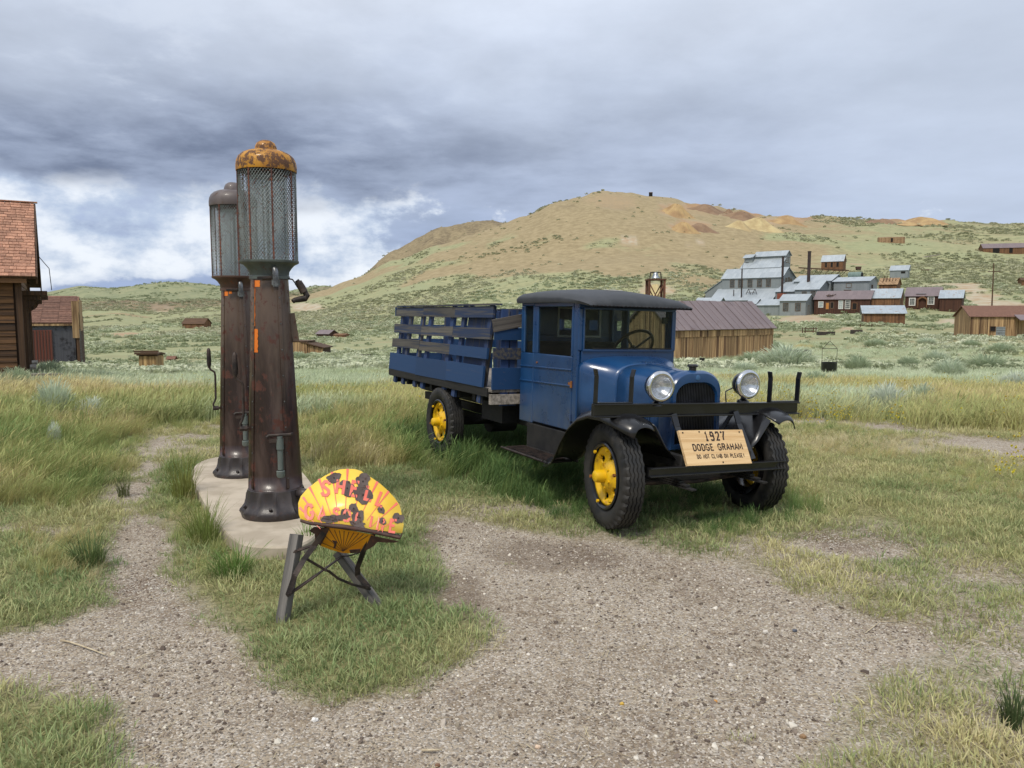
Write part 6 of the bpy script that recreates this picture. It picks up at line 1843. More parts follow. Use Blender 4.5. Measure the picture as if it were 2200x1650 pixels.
place_house('far_cabin', 'weathered gabled cabin on the rise across the valley left of the pumps', 'cabin', 392, 438, 250, 706, 695, 684, 6, 5, m_brownboards, m_trim, ground=True, base=-2)

# ---------------------------------------------------------------- tin walled shed on the left
tinshed_P = at(165, 786, 40); a_dir = Vector((at(181, 786, 47).x - tinshed_P.x, at(181, 786, 47).y - tinshed_P.y, 0)).normalized()   # along the gable
ef = Vector((a_dir.y, -a_dir.x, 0))                 # front wall direction, to the right
Lt = 9.0
M = frame(tinshed_P - ef * Lt, ef)
hw = at(165, 695, 40).z - tinshed_P.z; hr = at(172, 640, 43.5).z - tinshed_P.z
m_tindark = tin('dark_streaked_tin', lin(62, 62, 68), lin(92, 92, 98), lin(46, 44, 48), .5, .5, .3, .7)
ts = gabled('tin_shed', 'shed with dark corrugated metal walls, rusty panel and worn red shingle roof', 'shed', M, Lt, 7, hw, hr, m_tindark, m_shingle2, over=.12, base=-.5)
rn = random.Random(8)
dsl = Vector((0, 3.5, hr - hw)).normalized(); nsl = Vector((0, -dsl.z, dsl.y)); Ls = math.hypot(3.5, hr - hw) + .1
angs = math.atan2(dsl.z, dsl.y)
for r_ in range(15):
    f = (r_ + .5) / 15
    c_ = Vector((Lt / 2, 0, hw)) + dsl * (Ls * f - .1) + nsl * .10
    for k in range(6):
        x0 = Lt - 4.6 + k * .77
        piece('shingle_course', m_shingle2, ts, (x0 + .385, c_.y, c_.z + rn.uniform(-.004, .004)), (.76, Ls / 15 * 1.15, .022), (angs - R(3), 0, 0))
piece('rusty_panel', tin('rust_panel', lin(98, 52, 42), lin(120, 70, 56), None, .6, .8, .1, .3), ts, (Lt - 1.45, -.03, hw / 2 - .15), (.85, .04, hw - .35))
for k in range(7):
    piece('corrugation', m_rust, ts, (Lt - 1.85 + k * .135, -.055, hw / 2 - .15), (.04, .03, hw - .4))
piece('false_front', m_barn, ts, (Lt + .12, 1.6, hw + .5), (.12, .5, 1.3)); piece('false_front', m_barn, ts, (Lt + .05, -.12, hw + .2), (.30, .10, 1.9))
piece('false_front', m_barn, ts, (Lt + .14, 3.4, hw + .4), (.06, 3.0, 1.7))
for k in range(9):
    piece('gable_board', m_clapv, ts, (Lt + .08, .35 + k * .78, hw / 2 - .1), (.05, .7, hw + .4))
piece('eave_board', m_barn, ts, (Lt / 2, -.10, hw - .05), (Lt, .05, .12))
piece('corner_post', m_clapv, ts, (Lt + .12, -.05, hw / 2 - .1), (.14, .14, hw + .5)); piece('door_post', m_grey, ts, (Lt + .15, 1.6, hw / 2 - .2), (.08, .1, hw - .2))

# ---------------------------------------------------------------- clapboard house at the left edge
hP = at(50, 828, 20.0); fP = at(67, 800, 27.0)
hP.z = hz(hP.x, hP.y) - .05
a_dir = Vector((fP.x - hP.x, fP.y - hP.y, 0)); Wd = a_dir.length; a_dir.normalize()
ef = Vector((a_dir.y, -a_dir.x, 0)); Lh = 6.0
hw = at(50, 588, 20.0).z - hP.z; hr = at(64, 440, 23.4).z - hP.z
house = thing('clapboard_house', 'dark weathered clapboard house with steep red cedar shingle roof', 'house', mat=frame(hP - ef * Lh, ef))
sec = [(0, -.4), (Wd, -.4), (Wd, hw), (Wd / 2, hr), (0, hw)]
q = MB(); q.add(*runs(0.03, Lh - .03, [(.03, -.4), (Wd - .03, -.4), (Wd - .03, hw), (Wd / 2, hr - .05), (.03, hw)])); q.build('wall', m_under, house)
z = -.05; rn = random.Random(21)
while z < hw - .02:                                   # front clapboards
    h_ = min(rn.uniform(.15, .19), hw - z)
    piece('clapboard', m_clap, house, (Lh / 2 - .05, -.015, z + h_ / 2), (Lh - .1, .035, h_ + .02), (R(-7), R(rn.uniform(-.25, .25)), 0)); z += h_
z = -.05
while z < hr - .3:                                    # gable clapboards
    h_ = .17; zc_ = z + h_ / 2
    half = Wd / 2 if zc_ < hw else Wd / 2 * max(0, (hr - zc_) / (hr - hw)) - .1
    if half > .1:
        piece('clapboard', m_clap, house, (Lh + .012, Wd / 2, zc_), (.035, half * 2 - .06, h_ + .02), (0, R(-7), 0))
    z += h_
piece('corner_board', m_clapv, house, (Lh + .02, -.02, hw / 2), (.14, .14, hw)); piece('corner_board', m_clapv, house, (Lh + .03, Wd + .02, hw / 2), (.16, .14, hw))
dsl = Vector((0, Wd / 2, hr - hw)).normalized(); nsl = Vector((0, -dsl.z, dsl.y)); Ls = math.hypot(Wd / 2, hr - hw); angs = math.atan2(dsl.z, dsl.y)
ovx = .42
q = MB(); A = Vector((0, 0, hw)) - dsl * .32; B = Vector((0, Wd / 2, hr))
for a, b, sgn in ((A, B, 1), (Vector((0, Wd, hw)) + Vector((0, dsl.y, -dsl.z)) * .32, B, -1)):
    nv = nsl if sgn > 0 else Vector((0, -nsl.y, nsl.z))
    P = [a, a + Vector((Lh + ovx, 0, 0)), b + Vector((Lh + ovx, 0, 0)), b]
    MB().add([p + nv * .02 for p in P] + [p + nv * .07 for p in P], [(0, 1, 2, 3), (4, 5, 6, 7), (0, 1, 5, 4), (1, 2, 6, 5), (2, 3, 7, 6), (3, 0, 4, 7)]).build('roof_deck', m_clapv, house)
    bb = MB(); off = Vector((Lh + ovx + .02, 0, 0)); bb.bar(a + off + nv * -.02, b + off + nv * -.02, .2, .04, (0, -dsl.z, dsl.y)); bb.build('barge_board', m_clapv, house)
rows = 26; tot = Ls + .30; wmin = Lh - 2.3
for r_ in range(rows):
    c_ = A + dsl * (tot * (r_ + .5) / rows) + nsl * .095
    x = wmin + rn.uniform(-.2, 0)
    while x < Lh + ovx - .01:
        wd = min(rn.uniform(.14, .30), Lh + ovx - x)
        piece('shingle', m_shingle, house, (x + wd / 2, c_.y + rn.uniform(-.006, .006), c_.z), (wd - .008, tot / rows * 1.22, .024), (angs - R(4.5), 0, R(rn.uniform(-.6, .6)))); x += wd
q = MB(); q.add([A + Vector((-.5, 0, 0)) + nsl * .075, A + Vector((wmin - .2, 0, 0)) + nsl * .075, B + Vector((wmin - .2, 0, 0)) + nsl * .075, B + Vector((-.5, 0, 0)) + nsl * .075], [(0, 1, 2, 3)]); q.build('shingle_field', m_shingle, house)
piece('ridge_cap', m_shingle, house, (Lh / 2 + .2, Wd / 2, hr + .11), (Lh + ovx + .2, .24, .03))
piece('fascia', m_clap, house, (Lh / 2, A.y + .02, A.z - .02), (Lh + ovx, .05, .14))
# bracketed window hoods on the gable wall
for yy, zz in ((1.1, 2.42), (3.2, 2.34)):
    hd = piece('window_hood', m_clapv, house, (Lh + .34, yy, zz), (.62, 1.35, .12))
    piece('hood_moulding', m_clapv, house, (Lh + .26, yy, zz - .12), (.46, 1.22, .12))
    for dy in (-.52, .52):
        b_ = MB(); b_.prism([(Lh + .02, zz - .62), (Lh + .10, zz - .60), (Lh + .16, zz - .42), (Lh + .34, zz - .30), (Lh + .40, zz - .18), (Lh + .02, zz - .18)], yy + dy - .05, yy + dy + .05); b_.build('bracket', m_clapv, house)
    wo = window(house, 'r', yy - .42, yy + .42, .55, zz - .25, Lh + .04, m_win, m_white, 2, 2)
    piece('casing', m_clapv, house, (Lh + .09, yy - .55, 1.25), (.14, .12, 2.0)); piece('casing', m_clapv, house, (Lh + .09, yy + .55, 1.25), (.14, .12, 2.0))
    piece('window_sill', m_grey, house, (Lh + .16, yy, .42), (.26, 1.2, .07))
MB().tube([(Lh + ovx, Wd * .80, hr * .74), (Lh + ovx + .3, Wd * .82, hr * .66), (Lh + ovx + .34, Wd * .85, hr * .52)], .012, 6).build('hanging_wire', m_iron, house)
fb = thing('fallen_beam', 'pale grey beam lying in the grass beside the clapboard house', 'beam', at(72, 823, 19.5))
fb.location.z = hz(fb.location.x, fb.location.y)
piece('beam', m_grey, fb, (.35, 0, .25), (.75, .1, .07)); MB().cyl((.18, 0, .0), (.18, 0, .42), .012, n=6).build('stake', m_grey, fb)
# ================================================================ vegetation and small stones
rng = np.random.default_rng(11)
LIB = []                                  # source meshes live outside the scene
def lib(name, mb, mat):
    me = mb.mesh(name); me.materials.append(mat)
    o = bpy.data.objects.new(name, me)
    return o
def leafmat(name, trans=.35, rough=.6, c=None, var=.25):
    m, w, b = new_mat(name)
    out = [n_ for n_ in m.node_tree.nodes if n_.type == 'OUTPUT_MATERIAL'][0]
    if c is None:
        col = w.attr('tint', 'INSTANCER').outputs['Color']
    else:
        rgb = w.n('ShaderNodeRGB'); rgb.outputs[0].default_value = c; col = rgb.outputs[0]
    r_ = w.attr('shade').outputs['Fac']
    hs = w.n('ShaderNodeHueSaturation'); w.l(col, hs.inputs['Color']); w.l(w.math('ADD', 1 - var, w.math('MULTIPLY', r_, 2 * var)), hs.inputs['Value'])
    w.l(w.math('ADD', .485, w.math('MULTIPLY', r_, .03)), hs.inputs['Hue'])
    w.l(hs.outputs[0], b.inputs['Base Color']); b.inputs['Roughness'].default_value = rough; b.inputs['Specular IOR Level'].default_value = .25
    t = w.n('ShaderNodeBsdfTranslucent'); w.l(hs.outputs[0], t.inputs[0])
    mx = w.n('ShaderNodeMixShader'); mx.inputs[0].default_value = trans
    w.l(b.outputs[0], mx.inputs[1]); w.l(t.outputs[0], mx.inputs[2]); w.l(mx.outputs[0], out.inputs[0])
    return m
m_grass = leafmat('grass_blade'); m_sagel = leafmat('sage_leaf', .25); m_peb = leafmat('pebble_stone', 0.0, .85, var=.12)
class BladeMB(MB):
    def __init__(s):
        super().__init__(); s.shade = []
    def blade(s, x, y, h, lean, az, w0, rnd, seed=False, sh=None, z=0.0):
        d = Vector((math.cos(az), math.sin(az), 0)); sd_ = Vector((-d.y, d.x, 0))
        tw = rnd.uniform(-.8, .8); sd_ = (sd_ * math.cos(tw) + d * math.sin(tw)).normalized()
        p = Vector((x, y, z)); vs_ = []
        prof = ((0, 1), (.4, .9), (.75, .6), (1.0, .05)) if not seed else ((0, .45), (.72, .4), (.86, 1.5), (1.0, .1))
        for f, ww in prof:
            c_ = p + d * (lean * h * f * f) + Vector((0, 0, h * f * (1 - .25 * lean * f)))
            vs_ += [c_ - sd_ * w0 * ww / 2, c_ + sd_ * w0 * ww / 2]
        o = len(s.v)
        s.v += [tuple(v) for v in vs_]
        s.f += [(o, o + 1, o + 3, o + 2), (o + 2, o + 3, o + 5, o + 4), (o + 4, o + 5, o + 7, o + 6)]
        s.shade += [rnd.random() if sh is None else sh] * 8
    def mesh(s, name):
        me = super().mesh(name)
        a = me.attributes.new('shade', 'FLOAT', 'POINT'); a.data.foreach_set('value', np.array(s.shade, dtype=np.float32))
        return me
def clump(name, n, spread, hmin, hmax, w0, lean, seeds=0, seed=1, mat=None, wind=None):
    rnd = random.Random(seed); mb = BladeMB()
    for i in range(n):
        a = rnd.uniform(0, 6.283); q_ = spread * math.sqrt(rnd.random()); h = rnd.uniform(hmin, hmax)
        az_ = a + rnd.uniform(-.9, .9) if wind is None else wind + rnd.uniform(-1.1, 1.1)
        mb.blade(q_ * math.cos(a), q_ * math.sin(a), h, rnd.uniform(.1, lean), az_, w0 * rnd.uniform(.7, 1.3), rnd, i < seeds)
    return lib(name, mb, mat or m_grass)
turf = [clump('turf_tuft', 30, .10, .02, .06, .0055, 1.3, 0, 10 + k) for k in range(4)]
tallg = [clump('grass_clump', 46, .12, .16, .40, .0055, 1.0, 8, 20 + k, wind=.4) for k in range(4)]
field = [clump('meadow_clump', 80, .38, .18, .46, .011, .9, 26, 30 + k, wind=.4) for k in range(4)]
def shrub(name, n, rad, h, w0, seed, mat=None):
    """dome of upright leafy sprigs"""
    rnd = random.Random(seed); mb = BladeMB()
    for i in range(n):
        a = rnd.uniform(0, 6.283); q_ = math.sqrt(rnd.random())
        hh = h * (1 - .55 * q_ * q_) * rnd.uniform(.75, 1.2)
        z0 = hh * rnd.uniform(.0, .55)
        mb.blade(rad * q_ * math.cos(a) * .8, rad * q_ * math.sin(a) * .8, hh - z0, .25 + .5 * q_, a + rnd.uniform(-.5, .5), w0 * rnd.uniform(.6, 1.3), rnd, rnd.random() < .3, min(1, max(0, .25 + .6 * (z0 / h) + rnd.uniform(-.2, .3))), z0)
    return lib(name, mb, mat or m_sagel)
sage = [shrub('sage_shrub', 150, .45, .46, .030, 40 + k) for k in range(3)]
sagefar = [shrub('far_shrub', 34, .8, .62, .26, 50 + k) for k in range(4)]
def pebble(name, seed):
    rnd = random.Random(seed); bm = bmesh.new(); bmesh.ops.create_icosphere(bm, subdivisions=1, radius=1)
    for v in bm.verts:
        v.co = v.co * rnd.uniform(.7, 1.15); v.co.z *= .6; v.co.x *= 1.2
    me = bpy.data.meshes.new(name); bm.to_mesh(me); bm.free(); me.materials.append(m_peb)
    a = me.attributes.new('shade', 'FLOAT', 'POINT'); a.data.foreach_set('value', np.full(len(me.vertices), rnd.random(), dtype=np.float32))
    return bpy.data.objects.new(name, me)
pebs = [pebble('pebble', 60 + k) for k in range(6)]

def scatter(name, pts, scale, tint, objs, label, cat, tilt=.0, zrot=None):
    n = len(pts); me = bpy.data.meshes.new(name)
    me.vertices.add(n); me.vertices.foreach_set('co', np.asarray(pts, dtype=np.float32).ravel())
    def attr(nm, typ, key, arr):
        a = me.attributes.new(nm, typ, 'POINT'); a.data.foreach_set(key, np.asarray(arr).ravel())
    rot = np.column_stack([rng.normal(0, tilt, n) if tilt else np.zeros(n), rng.normal(0, tilt, n) if tilt else np.zeros(n), rng.uniform(0, 6.283, n) if zrot is None else rng.normal(0, zrot, n)]).astype(np.float32)
    attr('rot', 'FLOAT_VECTOR', 'vector', rot)
    attr('scl', 'FLOAT', 'value', np.asarray(scale, dtype=np.float32))
    attr('idx', 'INT', 'value', rng.integers(0, len(objs), n).astype(np.int32))
    attr('tint', 'FLOAT_COLOR', 'color', np.column_stack([tint, np.ones(n)]).astype(np.float32))
    o = link(name, me); o['kind'] = 'stuff'; o['label'] = label; o['category'] = cat
    c = bpy.data.collections.new(name + '_source')
    for ob in objs:
        c.objects.link(ob)
    ng = bpy.data.node_groups.new(name, 'GeometryNodeTree')
    ng.interface.new_socket('Geometry', in_out='INPUT', socket_type='NodeSocketGeometry'); ng.interface.new_socket('Geometry', in_out='OUTPUT', socket_type='NodeSocketGeometry')
    N = ng.nodes.new; gi = N('NodeGroupInput'); go = N('NodeGroupOutput')
    ci = N('GeometryNodeCollectionInfo'); ci.inputs[0].default_value = c; ci.inputs['Separate Children'].default_value = True; ci.inputs['Reset Children'].default_value = True
    ip = N('GeometryNodeInstanceOnPoints'); ip.inputs['Pick Instance'].default_value = True
    def na(nm, dt):
        q_ = N('GeometryNodeInputNamedAttribute'); q_.data_type = dt; q_.inputs[0].default_value = nm; return q_.outputs[0]
    L_ = ng.links.new
    L_(gi.outputs[0], ip.inputs['Points']); L_(ci.outputs[0], ip.inputs['Instance']); L_(na('idx', 'INT'), ip.inputs['Instance Index'])
    er = N('FunctionNodeEulerToRotation'); L_(na('rot', 'FLOAT_VECTOR'), er.inputs[0]); L_(er.outputs[0], ip.inputs['Rotation'])
    L_(na('scl', 'FLOAT'), ip.inputs['Scale']); L_(ip.outputs[0], go.inputs[0])
    md = o.modifiers.new('scatter', 'NODES'); md.node_group = ng
    return o
def wedge(n, r0, r1, half=R(43), pw=1.0):
    r = r0 + (r1 - r0) * rng.random(n) ** pw; a = rng.uniform(-half, half, n)
    return r * np.sin(a), r * np.cos(a)
def srgb(arr):
    arr = np.asarray(arr, float) / 255.0
    return np.where(arr <= .04045, arr / 12.92, ((arr + .055) / 1.055) ** 2.4)
def mixc(cols, f):
    """piecewise blend through a list of sRGB colours, f in 0..1"""
    cols = srgb(cols); f = np.clip(f, 0, .9999) * (len(cols) - 1); i = f.astype(int); t = (f - i)[:, None]
    return cols[i] * (1 - t) + cols[i + 1] * t
BUSH = [(118, 892, 84, 72, 0), (200, 900, 70, 44, 2), (118, 962, 30, 52, 2), (35, 830, 60, 40, 1), (105, 812, 66, 36, 1), (640, 772, 40, 16, 1),
        (1752, 830, 66, 32, 1), (1905, 886, 90, 60, 2), (1980, 872, 66, 46, 0), (1842, 798, 60, 34, 1), (1690, 788, 130, 44, 0), (1620, 782, 80, 26, 1), (2040, 812, 76, 40, 0),
        (2120, 796, 90, 34, 1), (1950, 790, 48, 24, 1), (2010, 778, 60, 24, 0), (1670, 750, 34, 16, 1), (2085, 745, 40, 14, 1), (1600, 800, 60, 22, 0), (2180, 840, 66, 40, 2), (1830, 865, 50, 30, 2), (1880, 745, 50, 16, 1), (1990, 740, 46, 14, 0), (2150, 760, 60, 22, 1)]

BPOS = []
for (px, py, wpx, hpx, kind) in BUSH:
    D = hit(px, py, 5) or 30
    p = at(px, py, D); BPOS.append((p.x, p.y, hz(p.x, p.y), D, wpx * D / FOC))
def clear_bush(X, Y):
    """no tall grass inside a bush or right in front of it"""
    ok = np.ones(len(X), bool)
    for bx_, by_, bz_, D, wd in BPOS:
        r = math.hypot(bx_, by_); ux, uy = bx_ / r, by_ / r
        a = (X - bx_) * ux + (Y - by_) * uy; b = np.abs(-(X - bx_) * uy + (Y - by_) * ux)
        ok &= ~((a > -1.3 - wd) & (a < wd * .4) & (b < wd * .5))
    return ok
ISL = np.array([(p.x, p.y) for p in loop])
def free(X, Y, m=.0):
    ok = poly_sd(X, Y, ISL) < -m
    return ok
POSTS = [tuple((gs.matrix_basis @ lp(*zc(200, 1560), 4.09)).xy), tuple((gs.matrix_basis @ lp(*zc(1095, 1395), 4.34)).xy)]
def truck_local(X, Y):
    dx, dy = X - 1.425, Y - 6.235
    return dx * fx_t.x + dy * fx_t.y, dx * ly_t.x + dy * ly_t.y
# --- short turf on the forecourt
X, Y = wedge(30000, 2.2, 14.5, R(41), .85)
g = gravel_mask(X, Y); sp = sparse_mask(X, Y); tl = tall_mask(X, Y)
pch = fbm(X / .5, Y / .5, 71, 3)
g = np.clip(g + (fbm(X / .22, Y / .22, 72, 2) - .5) * .9 * (g > .02) * (g < .995), 0, 1)
fr_ = soft(X, Y, GRAVEL, -.95, .15, .9) * sstep(X, -.1, .6)
thin = np.maximum(sp, .9 * fr_)
dens = (1 - g) * (.35 + 1.3 * sstep(pch, .30, .55)) * (1 - thin * (.45 + .55 * sstep(fbm(X / .35, Y / .35, 75, 3), .58, .42)))
keep = (rng.random(len(X)) < np.clip(dens, .012, 1) * (1 - .6 * tl)) & free(X, Y, .01) & ((dens > .03) | (rng.random(len(X)) < .10))
X, Y = X[keep], Y[keep]
c = fbm(X / .9, Y / .9, 73, 4) * .9 + rng.normal(0, .10, len(X)) + .12 * sparse_mask(X, Y) + .10 * sstep(np.hypot(X, Y), 6, 10)
tint = mixc([(112, 134, 86), (138, 154, 104), (162, 168, 118), (184, 180, 130), (206, 196, 152)], c * 1.25 - .05)
edge = 1 - gravel_mask(X, Y)
scatter('short_turf', np.column_stack([X, Y, height(X, Y) - .012]), rng.uniform(.6, 1.3, len(X)) * (.55 + .5 * edge) * (1 + np.hypot(X, Y) * .02), tint, turf, 'short green and straw coloured turf around the forecourt', 'grass', .15)
# --- tall grass
X, Y = wedge(26000, 5.0, 17.5, R(42), .95)
tl = tall_mask(X, Y); g = gravel_mask(X, Y)
tx, ty = truck_local(X, Y)
under = (np.abs(ty) < .62) & (tx > -4.9) & (tx < .3)
keep = (rng.random(len(X)) < tl * (1 - g) ** 2) & (clear_bush(X, Y) | (rng.random(len(X)) < .12)) & free(X, Y, .06) & ~((np.hypot(tx, ty + .76) < .30) | (np.hypot(tx, ty - .76) < .30))
X, Y, under, tx, ty = X[keep], Y[keep], under[keep], tx[keep], ty[keep]
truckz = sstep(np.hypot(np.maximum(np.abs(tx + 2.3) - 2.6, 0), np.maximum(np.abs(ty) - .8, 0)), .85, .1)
r = np.hypot(X, Y)
c = fbm(X / 1.6, Y / 1.6, 77, 4) + rng.normal(0, .09, len(X))
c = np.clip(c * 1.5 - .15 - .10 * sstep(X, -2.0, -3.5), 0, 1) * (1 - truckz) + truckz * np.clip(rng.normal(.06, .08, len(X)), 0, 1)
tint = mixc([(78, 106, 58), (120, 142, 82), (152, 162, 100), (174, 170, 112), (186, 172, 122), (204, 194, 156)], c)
s_ = rng.uniform(.55, 1.1, len(X)) * (1 - .34 * soft(X, Y, GRAVEL, -.9, .1, .5)) * (.75 + .25 * sstep(r, 6, 11)) * np.where(under, .62, 1.0)
s_ *= np.where((X > 3.4) & (Y < 11.2) & (truckz < .3), .36, np.where((X > 1.2) & (Y < 13.5) & (truckz < .3), .55, 1.0)) * (1 + .15 * truckz * (tx < -1.3)) * np.where((X < -1.2) & (X > -3.6) & (Y < 8), .72, 1.0) * np.where((X < -3.0) & (X > -5.2) & (Y > 8.5) & (Y < 14), .6, 1.0)
s_ *= np.where((np.abs(tx) < .9) & (np.abs(ty) < 1.2), .72, 1.0)
scatter('tall_grass', np.column_stack([X, Y, height(X, Y) - .02]), s_, tint, tallg, 'tall seeding grass around the truck and along the path', 'grass', .1, .8)
# --- meadow
X, Y = wedge(24000, 13, 75, R(41), 1.25)
g = gravel_mask(X, Y); r = np.hypot(X, Y)
keep = (rng.random(len(X)) < (1 - g) ** 2) & (clear_bush(X, Y) | (rng.random(len(X)) < .15))
X, Y, r = X[keep], Y[keep], r[keep]
sg = sstep(fbm(X / 5, Y / 5, 81, 4) + sstep(r, 14, 40) * .36, .50, .68)
c = fbm(X / 3, Y / 3, 83, 4) + rng.normal(0, .08, len(X))
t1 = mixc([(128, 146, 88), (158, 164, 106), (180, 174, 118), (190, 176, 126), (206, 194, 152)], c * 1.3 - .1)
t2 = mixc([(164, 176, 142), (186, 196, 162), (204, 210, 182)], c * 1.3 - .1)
tint = t1 * (1 - sg[:, None]) + t2 * sg[:, None]
scatter('meadow_grass', np.column_stack([X, Y, height(X, Y) - .03]), rng.uniform(.55, 1.15, len(X)) * (1 - .35 * sstep(r, 20, 40)), tint, field, 'seeding meadow grass between the truck and the barn', 'grass', .08, .8)
# --- low sagebrush carpeting the flat and the hillside
X, Y = wedge(30000, 38, 330, R(40), 1.3)
r = np.hypot(X, Y); Z = height(X, Y)
dn = sstep(fbm(X / 18, Y / 18, 85, 5), .42, .58)
keep = (rng.random(len(X)) < .06 + .94 * dn) & (bare_of(X, Y, Z)[0] < .35)
X, Y, Z, r = X[keep], Y[keep], Z[keep], r[keep]
c = fbm(X / 22, Y / 22, 87, 4) + rng.normal(0, .14, len(X))
tint = mixc([(150, 160, 126), (172, 180, 146), (190, 196, 164), (204, 208, 182)], c * 1.5 - .25)
scatter('sagebrush_flat', np.column_stack([X, Y, Z - .08]), rng.uniform(.45, 1.1, len(X)) * (.7 + .9 * sstep(r, 60, 240)), tint, sagefar, 'low grey-green sagebrush covering the valley floor and lower slopes', 'sagebrush', .1)
X, Y = wedge(64000, 210, 1000, R(38), 1.0)
r = np.hypot(X, Y); Z = height(X, Y)
dryv = dry_of(X, Y, Z)
dn = sstep(fbm(X / 55, Y / 55, 91, 6) - .36 * dryv, .36, .50)
keep = (rng.random(len(X)) < .015 + .985 * dn) & (bare_of(X, Y, Z)[0] < .35)
X, Y, Z, r = X[keep], Y[keep], Z[keep], r[keep]
c = fbm(X / 45, Y / 45, 93, 4) + rng.normal(0, .12, len(X))
tint = mixc([(154, 158, 126), (172, 174, 142), (186, 186, 156), (196, 194, 166)], c * 1.5 - .25)
scatter('sagebrush_hill', np.column_stack([X, Y, Z - .25]), rng.uniform(.6, 1.7, len(X)) * (.8 + r / 900), tint, sagefar, 'sagebrush dotting the hillside above the mill', 'sagebrush', .1)
X, Y = wedge(26000, 950, 1750, R(38), 1.0)
keep = (X < -Y * .22) & (rng.random(len(X)) < .1 + .9 * sstep(fbm(X / 120, Y / 120, 94, 5), .40, .56)); X, Y = X[keep], Y[keep]
c = fbm(X / 90, Y / 90, 96, 4) + rng.normal(0, .1, len(X))
scatter('sagebrush_far_hills', np.column_stack([X, Y, height(X, Y) - .8]), rng.uniform(2.0, 4.2, len(X)), mixc([(146, 156, 122), (164, 172, 138), (182, 186, 152)], c * 1.4 - .2), sagefar, 'sagebrush cover on the rolling hills far to the left', 'sagebrush', .1)
# --- yellow wildflowers
def flower(seed):
    rnd = random.Random(seed); mb = BladeMB()
    for i in range(9):
        x, y, h = rnd.uniform(-.12, .12), rnd.uniform(-.12, .12), rnd.uniform(.2, .36)
        o = len(mb.v); s0 = rnd.uniform(.008, .014); a = rnd.uniform(0, 3)
        ca, sa = math.cos(a) * s0, math.sin(a) * s0
        mb.v += [(x - ca, y - sa, h), (x + sa, y - ca, h + s0 * .8), (x + ca, y + sa, h), (x - sa, y + ca, h + s0), (x, y, h - s0)]
        mb.f += [(o, o + 1, o + 2, o + 3), (o, o + 1, o + 4), (o + 2, o + 3, o + 4)]
        mb.shade += [rnd.random()] * 5
    return lib('flower_head', mb, m_grass)
flw = [flower(95 + k) for k in range(3)]
X, Y = wedge(3600, 7.5, 26, R(38))
f_ = fbm(X / 2.2, Y / 2.2, 97, 3)
keep = (rng.random(len(X)) < sstep(f_, .52, .72) * tall_mask(X, Y)) & (gravel_mask(X, Y) < .3) & ((X > 1.5) | (Y > 10.5))
X, Y = X[keep], Y[keep]
scatter('yellow_wildflowers', np.column_stack([X, Y, height(X, Y)]), rng.uniform(.8, 1.3, len(X)), srgb(np.tile([(212, 196, 70)], (len(X), 1))), flw, 'small yellow wildflowers in the meadow grass', 'flowers')
# --- loose gravel
X, Y = wedge(90000, 1.6, 8.5, R(42), 1.0)
g = np.maximum(gravel_mask(X, Y), .75 * sparse_mask(X, Y))
keep = (rng.random(len(X)) < g * (.35 + .65 * sstep(fbm(X / .8, Y / .8, 99, 3), .35, .6))) & free(X, Y)
X, Y = X[keep], Y[keep]
c = rng.random(len(X)) ** 1.2
tint = mixc([(84, 74, 65), (122, 111, 99), (150, 139, 124), (176, 167, 152), (212, 205, 193)], c)
sz = np.exp(rng.normal(math.log(.0043), .45, len(X)))
scatter('loose_gravel', np.column_stack([X, Y, height(X, Y) - .02 + sz * .15]), np.clip(sz, .0025, .022), tint, pebs, 'loose grey and brown gravel on the forecourt', 'gravel', .4)
# --- dry straw
def straw(seed):
    rnd = random.Random(seed); mb = BladeMB()
    for i in range(5):
        x, y, a, L_ = rnd.uniform(-.1, .1), rnd.uniform(-.1, .1), rnd.uniform(0, 6.3), rnd.uniform(.025, .07)
        o = len(mb.v); d_ = Vector((math.cos(a), math.sin(a), 0)); n_ = Vector((-d_.y, d_.x, 0)) * .0013; p = Vector((x, y, .006))
        for q_ in (p - n_, p + n_, p + d_ * L_ + n_ + Vector((0, 0, .004)), p + d_ * L_ - n_ + Vector((0, 0, .004))):
            mb.v.append(tuple(q_))
        mb.f.append((o, o + 1, o + 2, o + 3)); mb.shade += [rnd.random()] * 4
    return lib('straw', mb, m_grass)
stw = [straw(110 + k) for k in range(4)]
X, Y = wedge(700, 2.0, 9.0, R(42)); keep = gravel_mask(X, Y) > .4; X, Y = X[keep], Y[keep]
scatter('dry_straw', np.column_stack([X, Y, height(X, Y) - .018]), rng.uniform(.7, 1.3, len(X)), srgb(np.tile([(190, 176, 146)], (len(X), 1))), stw, 'dry straw bits scattered over the gravel', 'straw')

